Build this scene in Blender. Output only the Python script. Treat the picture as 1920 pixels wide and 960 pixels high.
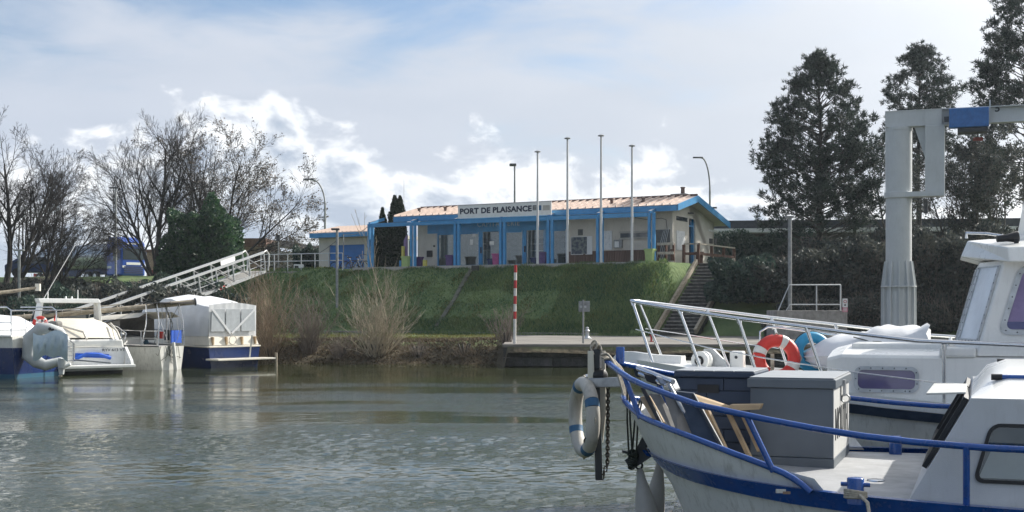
import bpy, bmesh, math, random
import numpy as np
from mathutils import Vector, Matrix
random.seed(7)
rng = np.random.default_rng(11)
R = math.radians
sc = bpy.context.scene
for o in list(bpy.data.objects):
    bpy.data.objects.remove(o)
C = sc.collection

# ------------------------------------------------------------------ camera
F, YH, H = 2400.0, 585.0, 2.0          # focal length and horizon row in photo pixels, eye height in metres
cam = bpy.data.cameras.new('camera')
cam_o = bpy.data.objects.new('camera', cam); C.objects.link(cam_o)
cam_o.location = (0, 0, H); cam_o.rotation_euler = (R(90), 0, 0)
cam.sensor_width = 36; cam.lens = F / 1920 * 36
cam.shift_y = (YH - 480) / 1920
cam.clip_start = 0.1; cam.clip_end = 6000
sc.camera = cam_o

# ------------------------------------------------------------------ light
SUN_AZ, SUN_EL = 54.0, 33.0            # degrees right of the view direction, degrees up
sd = Vector((math.sin(R(SUN_AZ)) * math.cos(R(SUN_EL)), math.cos(R(SUN_AZ)) * math.cos(R(SUN_EL)), math.sin(R(SUN_EL))))
sun = bpy.data.lights.new('sun', 'SUN'); sun.energy = 4.8; sun.angle = R(0.6); sun.color = (1, 0.95, 0.87)
sun_o = bpy.data.objects.new('sun', sun); C.objects.link(sun_o)
sun_o.rotation_euler = (-sd).to_track_quat('-Z', 'Y').to_euler()
sun_o.location = sd * 60

w = bpy.data.worlds.new('World'); sc.world = w; w.use_nodes = True
nt = w.node_tree; nt.nodes.clear()
def N(t, **k):
    n = nt.nodes.new(t)
    for a, b in k.items(): setattr(n, a, b)
    return n
def L(a, b): nt.links.new(a, b)
def setin(sock, v):
    if isinstance(v, (int, float)): sock.default_value = v
    elif isinstance(v, tuple): sock.default_value = v
    else: L(v, sock)
def M(op, a, b=0.0, c=0.0, clamp=False):
    n = N('ShaderNodeMath', operation=op); n.use_clamp = clamp
    setin(n.inputs[0], a); setin(n.inputs[1], b); setin(n.inputs[2], c)
    return n.outputs[0]
def SS(x, lo, hi):                      # smoothstep
    n = N('ShaderNodeMapRange', interpolation_type='SMOOTHSTEP')
    setin(n.inputs[0], x); n.inputs[1].default_value = lo; n.inputs[2].default_value = hi
    return n.outputs[0]
def MIX(f, a, b):
    n = N('ShaderNodeMix', data_type='RGBA')
    setin(n.inputs[0], f); setin(n.inputs[6], a); setin(n.inputs[7], b)
    return n.outputs[2]
def NOISE(vec, scale, detail=4, rough=0.55, dist=0.0, offs=(0, 0, 0), sc3=(1, 1, 1)):
    m = N('ShaderNodeMapping'); L(vec, m.inputs[0])
    m.inputs['Location'].default_value = offs; m.inputs['Scale'].default_value = sc3
    n = N('ShaderNodeTexNoise'); L(m.outputs[0], n.inputs['Vector'])
    n.inputs['Scale'].default_value = scale; n.inputs['Detail'].default_value = detail
    n.inputs['Roughness'].default_value = rough; n.inputs['Distortion'].default_value = dist
    return n.outputs[0]
sky = N('ShaderNodeTexSky', sky_type='NISHITA')
sky.sun_disc = False; sky.sun_elevation = R(SUN_EL); sky.sun_rotation = R(SUN_AZ)
sky.air_density = 1.0; sky.dust_density = 1.2; sky.ozone_density = 1.5
skyc = N('ShaderNodeMix', data_type='RGBA', blend_type='MULTIPLY'); skyc.inputs[0].default_value = 1.0
L(sky.outputs[0], skyc.inputs[6]); skyc.inputs[7].default_value = (0.078, 0.082, 0.088, 1)
tc = N('ShaderNodeTexCoord'); D = tc.outputs['Generated']
sx = N('ShaderNodeSeparateXYZ'); L(D, sx.inputs[0])
az = M('MULTIPLY', M('ARCTAN2', sx.outputs[0], sx.outputs[1]), 57.2958)     # degrees right of +Y
el = M('MULTIPLY', M('ARCSINE', sx.outputs[2]), 57.2958)
# high veil of stratus with blue openings towards the zenith
n1 = NOISE(D, 3.2, 4, 0.5, 0.6, (0.5, 0.2, 0.9), (1, 1, 3.2))
n1b = NOISE(D, 9.0, 5, 0.6, 0.8, (3.1, 0.7, 2.2), (1, 1, 3.5))
veil = M('ADD', M('MULTIPLY', n1, 1.0), M('MULTIPLY', n1b, 0.45))
gap = M('MULTIPLY', M('MULTIPLY', SS(el, 8.0, 18.0), M('SUBTRACT', 1.0, M('MULTIPLY', SS(el, 20.0, 45.0), 0.7))), SS(M('SUBTRACT', 0.0, az), -22.0, 20.0))
veil = SS(M('SUBTRACT', veil, M('MULTIPLY', gap, 0.42)), 0.36, 0.74)
n2 = NOISE(D, 6.0, 4, 0.5, 0.4, (7.0, 1.3, 4.0), (1, 1, 4.0))
near_sun = SS(az, -30.0, 40.0)
stratus = MIX(n2, (0.35, 0.40, 0.485, 1), (0.475, 0.51, 0.575, 1))
stratus = MIX(M('MULTIPLY', near_sun, 0.45), stratus, (0.55, 0.575, 0.59, 1))
c1 = MIX(veil, skyc.outputs[2], stratus)
# heaped cumulus along the horizon
n3 = NOISE(D, 17.0, 8, 0.58, 0.25, (1.7, 5.2, 0.4), (1, 1, 1.5))
n4 = NOISE(D, 6.0, 2, 0.5, 0.0, (2.4, 8.8, 1.0), (1, 1, 0.3))
crv = N('ShaderNodeFloatCurve')
cv = crv.mapping.curves[0]
# elevation (in units of 15 degrees) of the cloud tops against azimuth (-30..30 degrees)
pts = [(-30, 7.0), (-22, 6.8), (-19, 6.2), (-16, 7.6), (-13, 9.0), (-10.5, 9.4), (-8, 8.0), (-5, 7.0), (-3, 6.6), (-1, 7.2), (1.5, 7.0), (3.5, 8.0), (6, 7.6), (9, 7.0), (12, 6.4), (20, 5.6), (30, 7.0)]
while len(cv.points) > 2: cv.points.remove(cv.points[1])
cv.points[0].location = (0, pts[0][1] / 15); cv.points[1].location = (1, pts[-1][1] / 15)
for a_, e_ in pts[1:-1]: cv.points.new((a_ + 30) / 60, e_ / 15)
crv.mapping.update()
azn = N('ShaderNodeMapRange'); L(az, azn.inputs[0]); azn.inputs[1].default_value = -30; azn.inputs[2].default_value = 30
L(azn.outputs[0], crv.inputs['Value'])
top = M('MULTIPLY', crv.outputs[0], 15.0)
top = M('ADD', top, M('MULTIPLY', M('SUBTRACT', n4, 0.5), 2.0))
dens = M('ADD', M('MULTIPLY', M('SUBTRACT', top, el), 0.125), M('MULTIPLY', M('SUBTRACT', n3, 0.56), 1.25))
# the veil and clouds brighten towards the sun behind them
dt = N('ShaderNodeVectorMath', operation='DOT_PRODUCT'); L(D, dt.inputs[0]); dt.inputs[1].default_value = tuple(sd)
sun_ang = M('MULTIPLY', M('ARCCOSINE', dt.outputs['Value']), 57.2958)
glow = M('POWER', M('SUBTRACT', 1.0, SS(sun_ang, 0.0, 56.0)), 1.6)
cum = SS(dens, -0.05, 0.17)
rim = M('SUBTRACT', 1.0, SS(dens, 0.04, 0.34))
n5 = NOISE(D, 13.0, 6, 0.55, 0.3, (9.2, 3.3, 7.4), (1, 1, 2.4))
body = MIX(SS(n5, 0.44, 0.68), (0.33, 0.385, 0.47, 1), (0.68, 0.71, 0.74, 1))
cumc = MIX(M('MULTIPLY', rim, 0.80), body, (0.96, 0.96, 0.95, 1))
lowfade = SS(el, -1.0, 3.5)
cumc = MIX(lowfade, (0.47, 0.525, 0.59, 1), cumc)
col = MIX(M('MULTIPLY', cum, 0.93), c1, cumc)
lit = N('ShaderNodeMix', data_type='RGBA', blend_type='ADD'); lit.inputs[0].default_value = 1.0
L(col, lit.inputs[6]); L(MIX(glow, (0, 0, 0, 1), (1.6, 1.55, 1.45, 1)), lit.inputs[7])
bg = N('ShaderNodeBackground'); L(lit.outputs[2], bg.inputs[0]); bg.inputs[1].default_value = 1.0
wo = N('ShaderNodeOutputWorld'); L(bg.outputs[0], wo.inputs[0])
try: w.cycles.sampling_method = 'MANUAL'; w.cycles.sample_map_resolution = 512
except Exception: pass

vs = sc.view_settings
vs.view_transform = 'Standard'; vs.look = 'None'; vs.exposure = 0.6; vs.gamma = 1.0; vs.use_curve_mapping = False
sc.render.engine = 'CYCLES'
sc.cycles.use_denoising = True
sc.cycles.max_bounces = 6; sc.cycles.diffuse_bounces = 3; sc.cycles.glossy_bounces = 3
sc.cycles.transmission_bounces = 4; sc.cycles.transparent_max_bounces = 8
sc.cycles.caustics_reflective = False; sc.cycles.caustics_refractive = False
sc.cycles.sample_clamp_indirect = 6.0

# ------------------------------------------------------------------ helpers
def at(px, py, Y):                      # photo pixel at a known distance -> world point
    return Vector(((px - 960) / F * Y, Y, H - (py - YH) / F * Y))
def ground_at(px, py, z):               # photo pixel on a known level -> world point
    Y = F * (H - z) / (py - YH)
    return Vector(((px - 960) / F * Y, Y, z))
class Frame:                            # a local frame standing at (x, y) and turned by rz
    def __init__(s, x, y, rz, z=0.0):
        s.o = Vector((x, y, z)); s.rz = rz
        s.u = Vector((math.cos(rz), math.sin(rz), 0)); s.v = Vector((-math.sin(rz), math.cos(rz), 0))
    def loc(s, p):
        d = p - s.o
        return Vector((d.dot(s.u), d.dot(s.v), d.z))
    def pt(s, px, py, t):               # pixel -> local point on the plane v = t
        r = Vector(((px - 960) / F, 1.0, -(py - YH) / F))
        c = Vector((0, 0, H)) - s.o
        k = (t - c.dot(s.v)) / r.dot(s.v)
        return s.loc(Vector((0, 0, H)) + r * k)
    def pu(s, px, py, u):               # pixel -> local point on the plane u = const
        r = Vector(((px - 960) / F, 1.0, -(py - YH) / F))
        c = Vector((0, 0, H)) - s.o
        k = (u - c.dot(s.u)) / r.dot(s.u)
        return s.loc(Vector((0, 0, H)) + r * k)
    def pz(s, px, py, z):               # pixel -> local point on the level z (world)
        return s.loc(ground_at(px, py, z))
    def w(s, a, b, z=0.0):
        return s.o + s.u * a + s.v * b + Vector((0, 0, z))

class MB:
    def __init__(s): s.v = []; s.f = []; s.sm = []
    def add(s, vs, fs, smooth=False):
        n = len(s.v); s.v += [tuple(p) for p in vs]
        for f in fs: s.f.append(tuple(i + n for i in f)); s.sm.append(smooth)
        return s
    def bx(s, x0, y0, z0, x1, y1, z1):
        vs = [(x, y, z) for z in (z0, z1) for (x, y) in ((x0, y0), (x1, y0), (x1, y1), (x0, y1))]
        return s.add(vs, [(3, 2, 1, 0), (4, 5, 6, 7), (0, 1, 5, 4), (1, 2, 6, 5), (2, 3, 7, 6), (3, 0, 4, 7)])
    def obox(s, c, ax, ay, az):         # oriented box: centre and three half-axis vectors
        c, ax, ay, az = map(Vector, (c, ax, ay, az))
        vs = [c + ax * i + ay * j + az * k for k in (-1, 1) for (i, j) in ((-1, -1), (1, -1), (1, 1), (-1, 1))]
        return s.add(vs, [(3, 2, 1, 0), (4, 5, 6, 7), (0, 1, 5, 4), (1, 2, 6, 5), (2, 3, 7, 6), (3, 0, 4, 7)])
    def bar(s, a, b, wd, ht, up=(0, 0, 1)):   # rectangular bar from a to b
        a, b, up = Vector(a), Vector(b), Vector(up)
        d = (b - a); l = d.length; d.normalize()
        sd_ = d.cross(up)
        if sd_.length < 1e-4: sd_ = d.cross(Vector((0, 1, 0)))
        sd_.normalize(); u2 = sd_.cross(d)
        return s.obox((a + b) / 2, d * l / 2, sd_ * wd / 2, u2 * ht / 2)
    def tube(s, pts, r, n=8, caps=True, closed=False, smooth=True):
        pts = [Vector(p) for p in pts]; m = len(pts)
        rr = r if isinstance(r, (list, tuple)) else [r] * m
        rings = []; pu = None
        for i, p in enumerate(pts):
            if closed: d = pts[(i + 1) % m] - pts[i - 1]
            else: d = pts[min(i + 1, m - 1)] - pts[max(i - 1, 0)]
            if d.length < 1e-9: d = Vector((0, 0, 1))
            d.normalize()
            if pu is None:
                a = Vector((0, 0, 1)) if abs(d.z) < 0.9 else Vector((1, 0, 0))
                pu = (a - d * a.dot(d)).normalized()
            else:
                q = pu - d * pu.dot(d)
                pu = q.normalized() if q.length > 1e-6 else pu
            b = d.cross(pu)
            rings.append([p + (pu * math.cos(2 * math.pi * k / n) + b * math.sin(2 * math.pi * k / n)) * rr[i] for k in range(n)])
        return s.loft(rings, caps and not closed, smooth, wrap=closed)
    def loft(s, rings, caps=False, smooth=True, wrap=False, ring_closed=True):
        n = len(rings[0]); m = len(rings); b = len(s.v)
        for rg in rings: s.v += [tuple(p) for p in rg]
        for i in range(m if wrap else m - 1):
            i2 = (i + 1) % m
            for k in range(n if ring_closed else n - 1):
                k2 = (k + 1) % n
                s.f.append((b + i * n + k, b + i * n + k2, b + i2 * n + k2, b + i2 * n + k)); s.sm.append(smooth)
        if caps:
            s.f.append(tuple(b + k for k in reversed(range(n)))); s.sm.append(False)
            s.f.append(tuple(b + (m - 1) * n + k for k in range(n))); s.sm.append(False)
        return s
    def lathe(s, prof, n=16, o=(0, 0, 0), axis=(0, 0, 1), smooth=True, caps=True):
        ax = Vector(axis).normalized(); a = Vector((1, 0, 0)) if abs(ax.x) < 0.9 else Vector((0, 1, 0))
        a = (a - ax * a.dot(ax)).normalized(); b = ax.cross(a); o = Vector(o)
        rings = [[o + ax * z + (a * math.cos(2 * math.pi * k / n) + b * math.sin(2 * math.pi * k / n)) * max(r, 1e-4) for k in range(n)] for (r, z) in prof]
        return s.loft(rings, caps, smooth)
    def prism(s, poly, vec):            # extrude a planar polygon (3d points) by a vector
        n = len(poly); vec = Vector(vec); a = [Vector(p) for p in poly]
        return s.add(a + [p + vec for p in a], [tuple(range(n - 1, -1, -1)), tuple(range(n, 2 * n))] + [(i, (i + 1) % n, n + (i + 1) % n, n + i) for i in range(n)])
    def quad(s, a, b, c, d): return s.add([a, b, c, d], [(0, 1, 2, 3)])
    def torus(s, c, Rr, r, ax=(0, 0, 1), n=28, m=10, a0=0.0, a1=None, ref=None):
        c, ax = Vector(c), Vector(ax).normalized()
        e = Vector(ref) if ref else (Vector((1, 0, 0)) if abs(ax.x) < 0.9 else Vector((0, 1, 0)))
        e = (e - ax * e.dot(ax)).normalized(); g = ax.cross(e)
        full = a1 is None; k1 = n if full else n + 1; span = 2 * math.pi if full else a1 - a0
        p = [c + (e * math.cos(a0 + span * k / n) + g * math.sin(a0 + span * k / n)) * Rr for k in range(k1)]
        return s.tube(p, r, m, closed=full)
    def build(s, name, mat, parent=None, bevel=0.0, seg=2, loc=None):
        me = bpy.data.meshes.new(name); me.from_pydata(s.v, [], s.f); me.update()
        me.polygons.foreach_set('use_smooth', s.sm)
        bm = bmesh.new(); bm.from_mesh(me); bmesh.ops.recalc_face_normals(bm, faces=bm.faces); bm.to_mesh(me); bm.free()
        if any(s.sm): me.set_sharp_from_angle(angle=R(48))
        me.materials.append(MAT[mat] if isinstance(mat, str) else mat)
        o = bpy.data.objects.new(name, me); C.objects.link(o)
        if parent: o.parent = parent
        if loc: o.location = loc
        if bevel:
            b = o.modifiers.new('bevel', 'BEVEL'); b.width = bevel; b.segments = seg; b.limit_method = 'ANGLE'; b.angle_limit = R(40)
            b.harden_normals = False
        return o
def raw(name, V, Fc, mat, parent=None, smooth=False):   # big numpy meshes: V (n,3), Fc (m,k)
    me = bpy.data.meshes.new(name); V = np.asarray(V, np.float32); Fc = np.asarray(Fc, np.int32); k = Fc.shape[1]
    me.vertices.add(len(V)); me.vertices.foreach_set('co', V.ravel())
    me.loops.add(Fc.size); me.loops.foreach_set('vertex_index', Fc.ravel())
    me.polygons.add(len(Fc)); me.polygons.foreach_set('loop_start', np.arange(0, Fc.size, k, dtype=np.int32))
    try: me.polygons.foreach_set('loop_total', np.full(len(Fc), k, np.int32))
    except Exception: pass
    me.polygons.foreach_set('use_smooth', np.full(len(Fc), smooth, bool))
    me.update(calc_edges=True); me.validate()
    me.materials.append(MAT[mat])
    o = bpy.data.objects.new(name, me); C.objects.link(o)
    if parent: o.parent = parent
    return o
def tag(o, label, cat, group=None):
    o['label'] = label; o['category'] = cat
    if group: o['group'] = group
    return o
def thing(name, label, cat, loc=(0, 0, 0), rz=0.0, group=None):
    o = bpy.data.objects.new(name, None); C.objects.link(o); o.empty_display_size = 0.2
    o.location = loc; o.rotation_euler = (0, 0, rz)
    return tag(o, label, cat, group)
def struct(o, kind='structure'): o['kind'] = kind; return o
def share(o, parent, loc=None, M4=None):   # another object with the same mesh
    c = o.copy(); C.objects.link(c); c.parent = parent
    if loc is not None: c.location = loc
    if M4 is not None: c.matrix_local = M4
    return c
def copy_thing(src, loc, rz, label):
    r = src.copy(); C.objects.link(r); r.location = loc; r.rotation_euler = (0, 0, rz); r['label'] = label
    for ch in list(src.children):
        c = ch.copy(); C.objects.link(c); c.parent = r
        for g in list(ch.children):
            d = g.copy(); C.objects.link(d); d.parent = c
    return r
def text_mesh(name, body, size, mat, parent, M4, offset=0.0, extrude=0.004, align='LEFT', fit=None, space=1.0):
    cu = bpy.data.curves.new(name, 'FONT'); cu.body = body; cu.size = size; cu.offset = offset; cu.extrude = extrude
    cu.align_x = align; cu.space_character = space; cu.resolution_u = 3
    tmp = bpy.data.objects.new(name, cu); C.objects.link(tmp)
    bpy.context.view_layer.update()
    me = bpy.data.meshes.new_from_object(tmp.evaluated_get(bpy.context.evaluated_depsgraph_get()))
    bpy.data.objects.remove(tmp)
    if fit:                              # stretch to a given width and height
        co = np.empty(len(me.vertices) * 3, np.float32); me.vertices.foreach_get('co', co); co = co.reshape(-1, 3)
        mn, mx = co.min(0), co.max(0)
        co[:, 0] = (co[:, 0] - mn[0]) / (mx[0] - mn[0]) * fit[0]; co[:, 1] = (co[:, 1] - mn[1]) / (mx[1] - mn[1]) * fit[1]
        me.vertices.foreach_set('co', co.ravel()); me.update()
    me.materials.clear(); me.materials.append(MAT[mat])
    o = bpy.data.objects.new(name, me); C.objects.link(o); o.parent = parent; o.matrix_local = M4
    return o
def facing(p, xdir, ydir):               # matrix whose x, y axes run along xdir, ydir at p
    x = Vector(xdir).normalized(); y = Vector(ydir).normalized(); z = x.cross(y)
    return Matrix(((x.x, y.x, z.x, p[0]), (x.y, y.y, z.y, p[1]), (x.z, y.z, z.z, p[2]), (0, 0, 0, 1)))
def lerp(a, b, t): return a + (b - a) * t
def sstep(x, a, b):
    t = min(1.0, max(0.0, (x - a) / (b - a))); return t * t * (3 - 2 * t)
def interp(x, xs, ys): return float(np.interp(x, xs, ys))

# ------------------------------------------------------------------ materials
MAT = {}
def mk(name, col, rough=0.5, metal=0.0, var=0.12, scale=6.0, bump=0.0, bscale=60.0, col2=None, dirt=0.0, spec=0.5,
       stretch=(1, 1, 1), emit=None, trans=0.0, alpha=1.0, coat=0.0, hue=None, lo=0.35, hi=0.65, detail=5, sss=0.0):
    m = bpy.data.materials.new(name); m.use_nodes = True; MAT[name] = m
    t = m.node_tree; b = t.nodes['Principled BSDF']
    b.inputs['Roughness'].default_value = rough; b.inputs['Metallic'].default_value = metal
    b.inputs['Specular IOR Level'].default_value = spec
    if coat: b.inputs['Coat Weight'].default_value = coat; b.inputs['Coat Roughness'].default_value = 0.15
    if trans: b.inputs['Transmission Weight'].default_value = trans
    if alpha < 1: b.inputs['Alpha'].default_value = alpha
    tcn = t.nodes.new('ShaderNodeTexCoord'); mp = t.nodes.new('ShaderNodeMapping'); t.links.new(tcn.outputs['Object'], mp.inputs[0])
    mp.inputs['Scale'].default_value = stretch
    nz = t.nodes.new('ShaderNodeTexNoise'); t.links.new(mp.outputs[0], nz.inputs['Vector'])
    nz.inputs['Scale'].default_value = scale; nz.inputs['Detail'].default_value = detail; nz.inputs['Roughness'].default_value = 0.62
    rp = t.nodes.new('ShaderNodeMapRange'); t.links.new(nz.outputs[0], rp.inputs[0])
    rp.inputs[1].default_value = lo; rp.inputs[2].default_value = hi
    mx = t.nodes.new('ShaderNodeMix'); mx.data_type = 'RGBA'; t.links.new(rp.outputs[0], mx.inputs[0])
    c = col; c2 = col2 or tuple(max(0, x * (1 - 2 * var)) for x in col)
    mx.inputs[6].default_value = (*c, 1); mx.inputs[7].default_value = (*c2, 1)
    out = mx.outputs[2]
    if dirt:
        n2 = t.nodes.new('ShaderNodeTexNoise'); m2 = t.nodes.new('ShaderNodeMapping'); t.links.new(tcn.outputs['Object'], m2.inputs[0])
        m2.inputs['Scale'].default_value = (6, 6, 0.9); t.links.new(m2.outputs[0], n2.inputs['Vector'])
        n2.inputs['Scale'].default_value = 3.0; n2.inputs['Detail'].default_value = 6; n2.inputs['Roughness'].default_value = 0.7
        r2 = t.nodes.new('ShaderNodeMapRange'); t.links.new(n2.outputs[0], r2.inputs[0]); r2.inputs[1].default_value = 0.52; r2.inputs[2].default_value = 0.75
        r2.inputs[4].default_value = dirt
        m3 = t.nodes.new('ShaderNodeMix'); m3.data_type = 'RGBA'; t.links.new(r2.outputs[0], m3.inputs[0]); t.links.new(out, m3.inputs[6])
        m3.inputs[7].default_value = (0.13, 0.115, 0.085, 1); out = m3.outputs[2]
    if hue:                              # differences from object to object
        oi = t.nodes.new('ShaderNodeObjectInfo'); hs = t.nodes.new('ShaderNodeHueSaturation')
        r3 = t.nodes.new('ShaderNodeMapRange'); t.links.new(oi.outputs['Random'], r3.inputs[0]); r3.inputs[3].default_value = 1 - hue; r3.inputs[4].default_value = 1 + hue
        t.links.new(r3.outputs[0], hs.inputs['Value']); t.links.new(out, hs.inputs['Color']); out = hs.outputs[0]
    t.links.new(out, b.inputs['Base Color'])
    rr = t.nodes.new('ShaderNodeMapRange'); t.links.new(nz.outputs[0], rr.inputs[0]); rr.inputs[1].default_value = 0.3; rr.inputs[2].default_value = 0.7
    rr.inputs[3].default_value = max(0.02, rough * 0.85); rr.inputs[4].default_value = min(1, rough * 1.2); t.links.new(rr.outputs[0], b.inputs['Roughness'])
    if bump:
        bn = t.nodes.new('ShaderNodeTexNoise'); t.links.new(mp.outputs[0], bn.inputs['Vector']); bn.inputs['Scale'].default_value = bscale; bn.inputs['Detail'].default_value = 4
        bb = t.nodes.new('ShaderNodeBump'); bb.inputs['Strength'].default_value = bump; bb.inputs['Distance'].default_value = 0.02
        t.links.new(bn.outputs[0], bb.inputs['Height']); t.links.new(bb.outputs[0], b.inputs['Normal'])
    if emit:
        b.inputs['Emission Color'].default_value = (*emit[:3], 1); b.inputs['Emission Strength'].default_value = emit[3]
    if sss:
        b.inputs['Subsurface Weight'].default_value = sss
    return m
def leafy(name, col, col2, rough=0.6, transl=0.35, scale=1.5):
    m = bpy.data.materials.new(name); m.use_nodes = True; MAT[name] = m
    t = m.node_tree; b = t.nodes['Principled BSDF']; b.inputs['Roughness'].default_value = rough; b.inputs['Specular IOR Level'].default_value = 0.25
    g = t.nodes.new('ShaderNodeNewGeometry'); nz = t.nodes.new('ShaderNodeTexNoise'); nz.inputs['Scale'].default_value = scale; nz.inputs['Detail'].default_value = 3
    t.links.new(g.outputs['Position'], nz.inputs['Vector'])
    ad = t.nodes.new('ShaderNodeMath'); ad.operation = 'ADD'; t.links.new(nz.outputs[0], ad.inputs[0])
    rp = t.nodes.new('ShaderNodeMapRange'); t.links.new(g.outputs['Random Per Island'], rp.inputs[0]); rp.inputs[3].default_value = -0.3; rp.inputs[4].default_value = 0.3
    t.links.new(rp.outputs[0], ad.inputs[1])
    r2 = t.nodes.new('ShaderNodeMapRange'); t.links.new(ad.outputs[0], r2.inputs[0]); r2.inputs[1].default_value = 0.3; r2.inputs[2].default_value = 0.75
    mx = t.nodes.new('ShaderNodeMix'); mx.data_type = 'RGBA'; t.links.new(r2.outputs[0], mx.inputs[0]); mx.inputs[6].default_value = (*col, 1); mx.inputs[7].default_value = (*col2, 1)
    t.links.new(mx.outputs[2], b.inputs['Base Color'])
    tr = t.nodes.new('ShaderNodeBsdfTranslucent'); t.links.new(mx.outputs[2], tr.inputs[0])
    ms = t.nodes.new('ShaderNodeMixShader'); ms.inputs[0].default_value = transl; t.links.new(b.outputs[0], ms.inputs[1]); t.links.new(tr.outputs[0], ms.inputs[2])
    t.links.new(ms.outputs[0], t.nodes['Material Output'].inputs[0])
    return m
def glassy(name, tint, alpha_mix, rough=0.05):   # window glass: a tinted see-through sheet with a clear reflection
    m = bpy.data.materials.new(name); m.use_nodes = True; MAT[name] = m
    t = m.node_tree; t.nodes.remove(t.nodes['Principled BSDF'])
    gl = t.nodes.new('ShaderNodeBsdfGlossy'); gl.inputs['Roughness'].default_value = rough; gl.inputs['Color'].default_value = (0.9, 0.93, 0.95, 1)
    tp = t.nodes.new('ShaderNodeBsdfTransparent'); tp.inputs[0].default_value = (*tint, 1)
    g = t.nodes.new('ShaderNodeNewGeometry'); dp = t.nodes.new('ShaderNodeVectorMath'); dp.operation = 'DOT_PRODUCT'; t.links.new(g.outputs['Incoming'], dp.inputs[0]); t.links.new(g.outputs['Normal'], dp.inputs[1])
    def mth(op, x, y):
        n = t.nodes.new('ShaderNodeMath'); n.operation = op
        for k, v in ((0, x), (1, y)):
            if isinstance(v, (int, float)): n.inputs[k].default_value = v
            else: t.links.new(v, n.inputs[k])
        return n
    ab = mth('ABSOLUTE', dp.outputs['Value'], 0.0); om = mth('SUBTRACT', 1.0, ab.outputs[0]); pw = mth('POWER', om.outputs[0], 5.0); ml = mth('MULTIPLY', pw.outputs[0], 0.9)
    ad = mth('ADD', ml.outputs[0], 0.04 + alpha_mix); ad.use_clamp = True
    ms = t.nodes.new('ShaderNodeMixShader'); t.links.new(ad.outputs[0], ms.inputs[0]); t.links.new(tp.outputs[0], ms.inputs[1]); t.links.new(gl.outputs[0], ms.inputs[2])
    t.links.new(ms.outputs[0], t.nodes['Material Output'].inputs[0])
    return m
mk('cream_wall', (0.60, 0.56, 0.49), 0.85, var=0.06, scale=1.2, bump=0.15, bscale=90, dirt=0.28)
mk('office_blue', (0.05, 0.27, 0.54), 0.45, var=0.10, scale=2.0, dirt=0.14)
mk('door_blue', (0.02, 0.165, 0.47), 0.45, var=0.08, scale=2.0)
mk('roof_metal', (0.58, 0.46, 0.39), 0.5, var=0.10, scale=2.5, dirt=0.15)
mk('dark_ridge', (0.16, 0.10, 0.08), 0.7)
mk('sign_white', (0.76, 0.75, 0.72), 0.5, var=0.05, dirt=0.1)
mk('navy_letter', (0.012, 0.02, 0.05), 0.5)
mk('pale_letter', (0.42, 0.52, 0.58), 0.5)
mk('wood_clad', (0.17, 0.105, 0.08), 0.8, var=0.25, scale=9, stretch=(1, 1, 0.1), hue=0.2)
mk('wood_rail', (0.52, 0.46, 0.37), 0.8, var=0.2, scale=8)
mk('wood_brown', (0.14, 0.07, 0.045), 0.8, var=0.2)
mk('wood_pale', (0.50, 0.36, 0.21), 0.7, var=0.22, scale=7, stretch=(0.2, 1, 1), hue=0.12)
mk('wood_spar', (0.42, 0.36, 0.27), 0.7, var=0.25, scale=4, stretch=(0.3, 4, 4), dirt=0.35)
mk('concrete', (0.36, 0.34, 0.31), 0.9, var=0.2, scale=3, bump=0.4, bscale=30, dirt=0.55)
mk('concrete_pale', (0.44, 0.42, 0.38), 0.9, var=0.14, scale=2, bump=0.3, bscale=40, dirt=0.25)
mk('quay_stone', (0.085, 0.085, 0.08), 0.8, var=0.3, scale=2.5, bump=0.6, bscale=14, dirt=0.5, hue=0.18)
mk('apron', (0.21, 0.195, 0.172), 0.9, var=0.18, scale=0.6, dirt=0.3)
mk('step_stone', (0.30, 0.28, 0.25), 0.9, var=0.3, scale=5, dirt=0.5, hue=0.2)
mk('galv', (0.52, 0.54, 0.55), 0.45, metal=0.6, var=0.12, scale=10)
mk('dark_metal', (0.05, 0.055, 0.06), 0.5, metal=0.3)
mk('grey_post', (0.30, 0.31, 0.31), 0.6, metal=0.2, var=0.15)
mk('pole_white', (0.62, 0.62, 0.60), 0.45, var=0.05)
mk('stripe_red', (0.48, 0.025, 0.03), 0.5)
mk('stripe_white', (0.72, 0.70, 0.66), 0.5, dirt=0.2)
mk('white_print', (0.72, 0.72, 0.70), 0.6, var=0.03)
mk('lime', (0.34, 0.45, 0.17), 0.5, var=0.06)
mk('purple', (0.10, 0.055, 0.17), 0.5)
mk('mauve', (0.26, 0.17, 0.34), 0.5)
mk('magenta', (0.38, 0.06, 0.20), 0.5)
mk('yellow', (0.62, 0.55, 0.12), 0.5)
mk('crane_paint', (0.52, 0.54, 0.54), 0.5, var=0.04, scale=1.5, dirt=0.14)
mk('hoist_blue', (0.025, 0.14, 0.40), 0.45, var=0.12, dirt=0.15)
mk('gelcoat', (0.80, 0.80, 0.77), 0.28, var=0.04, scale=3, dirt=0.12, coat=0.3)
mk('gelcoat_cream', (0.74, 0.70, 0.60), 0.32, var=0.05, scale=3, dirt=0.2)
mk('gelcoat_dirty', (0.66, 0.66, 0.62), 0.4, var=0.10, scale=2.5, dirt=0.5)
mk('hull_white', (0.76, 0.76, 0.74), 0.38, var=0.05, scale=2, bump=0.10, bscale=160, dirt=0.5)
mk('hull_grey', (0.56, 0.58, 0.60), 0.5, var=0.06, scale=2, bump=0.15, bscale=200, dirt=0.15)
mk('hull_navy', (0.010, 0.030, 0.125), 0.25, var=0.15, scale=2, dirt=0.05, coat=0.4)
mk('hull_teal', (0.02, 0.10, 0.17), 0.4, dirt=0.2)
mk('antifoul', (0.02, 0.022, 0.026), 0.7, dirt=0.3)
mk('moss_stone', (0.13, 0.135, 0.10), 0.9, var=0.3, scale=4, dirt=0.4)
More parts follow.
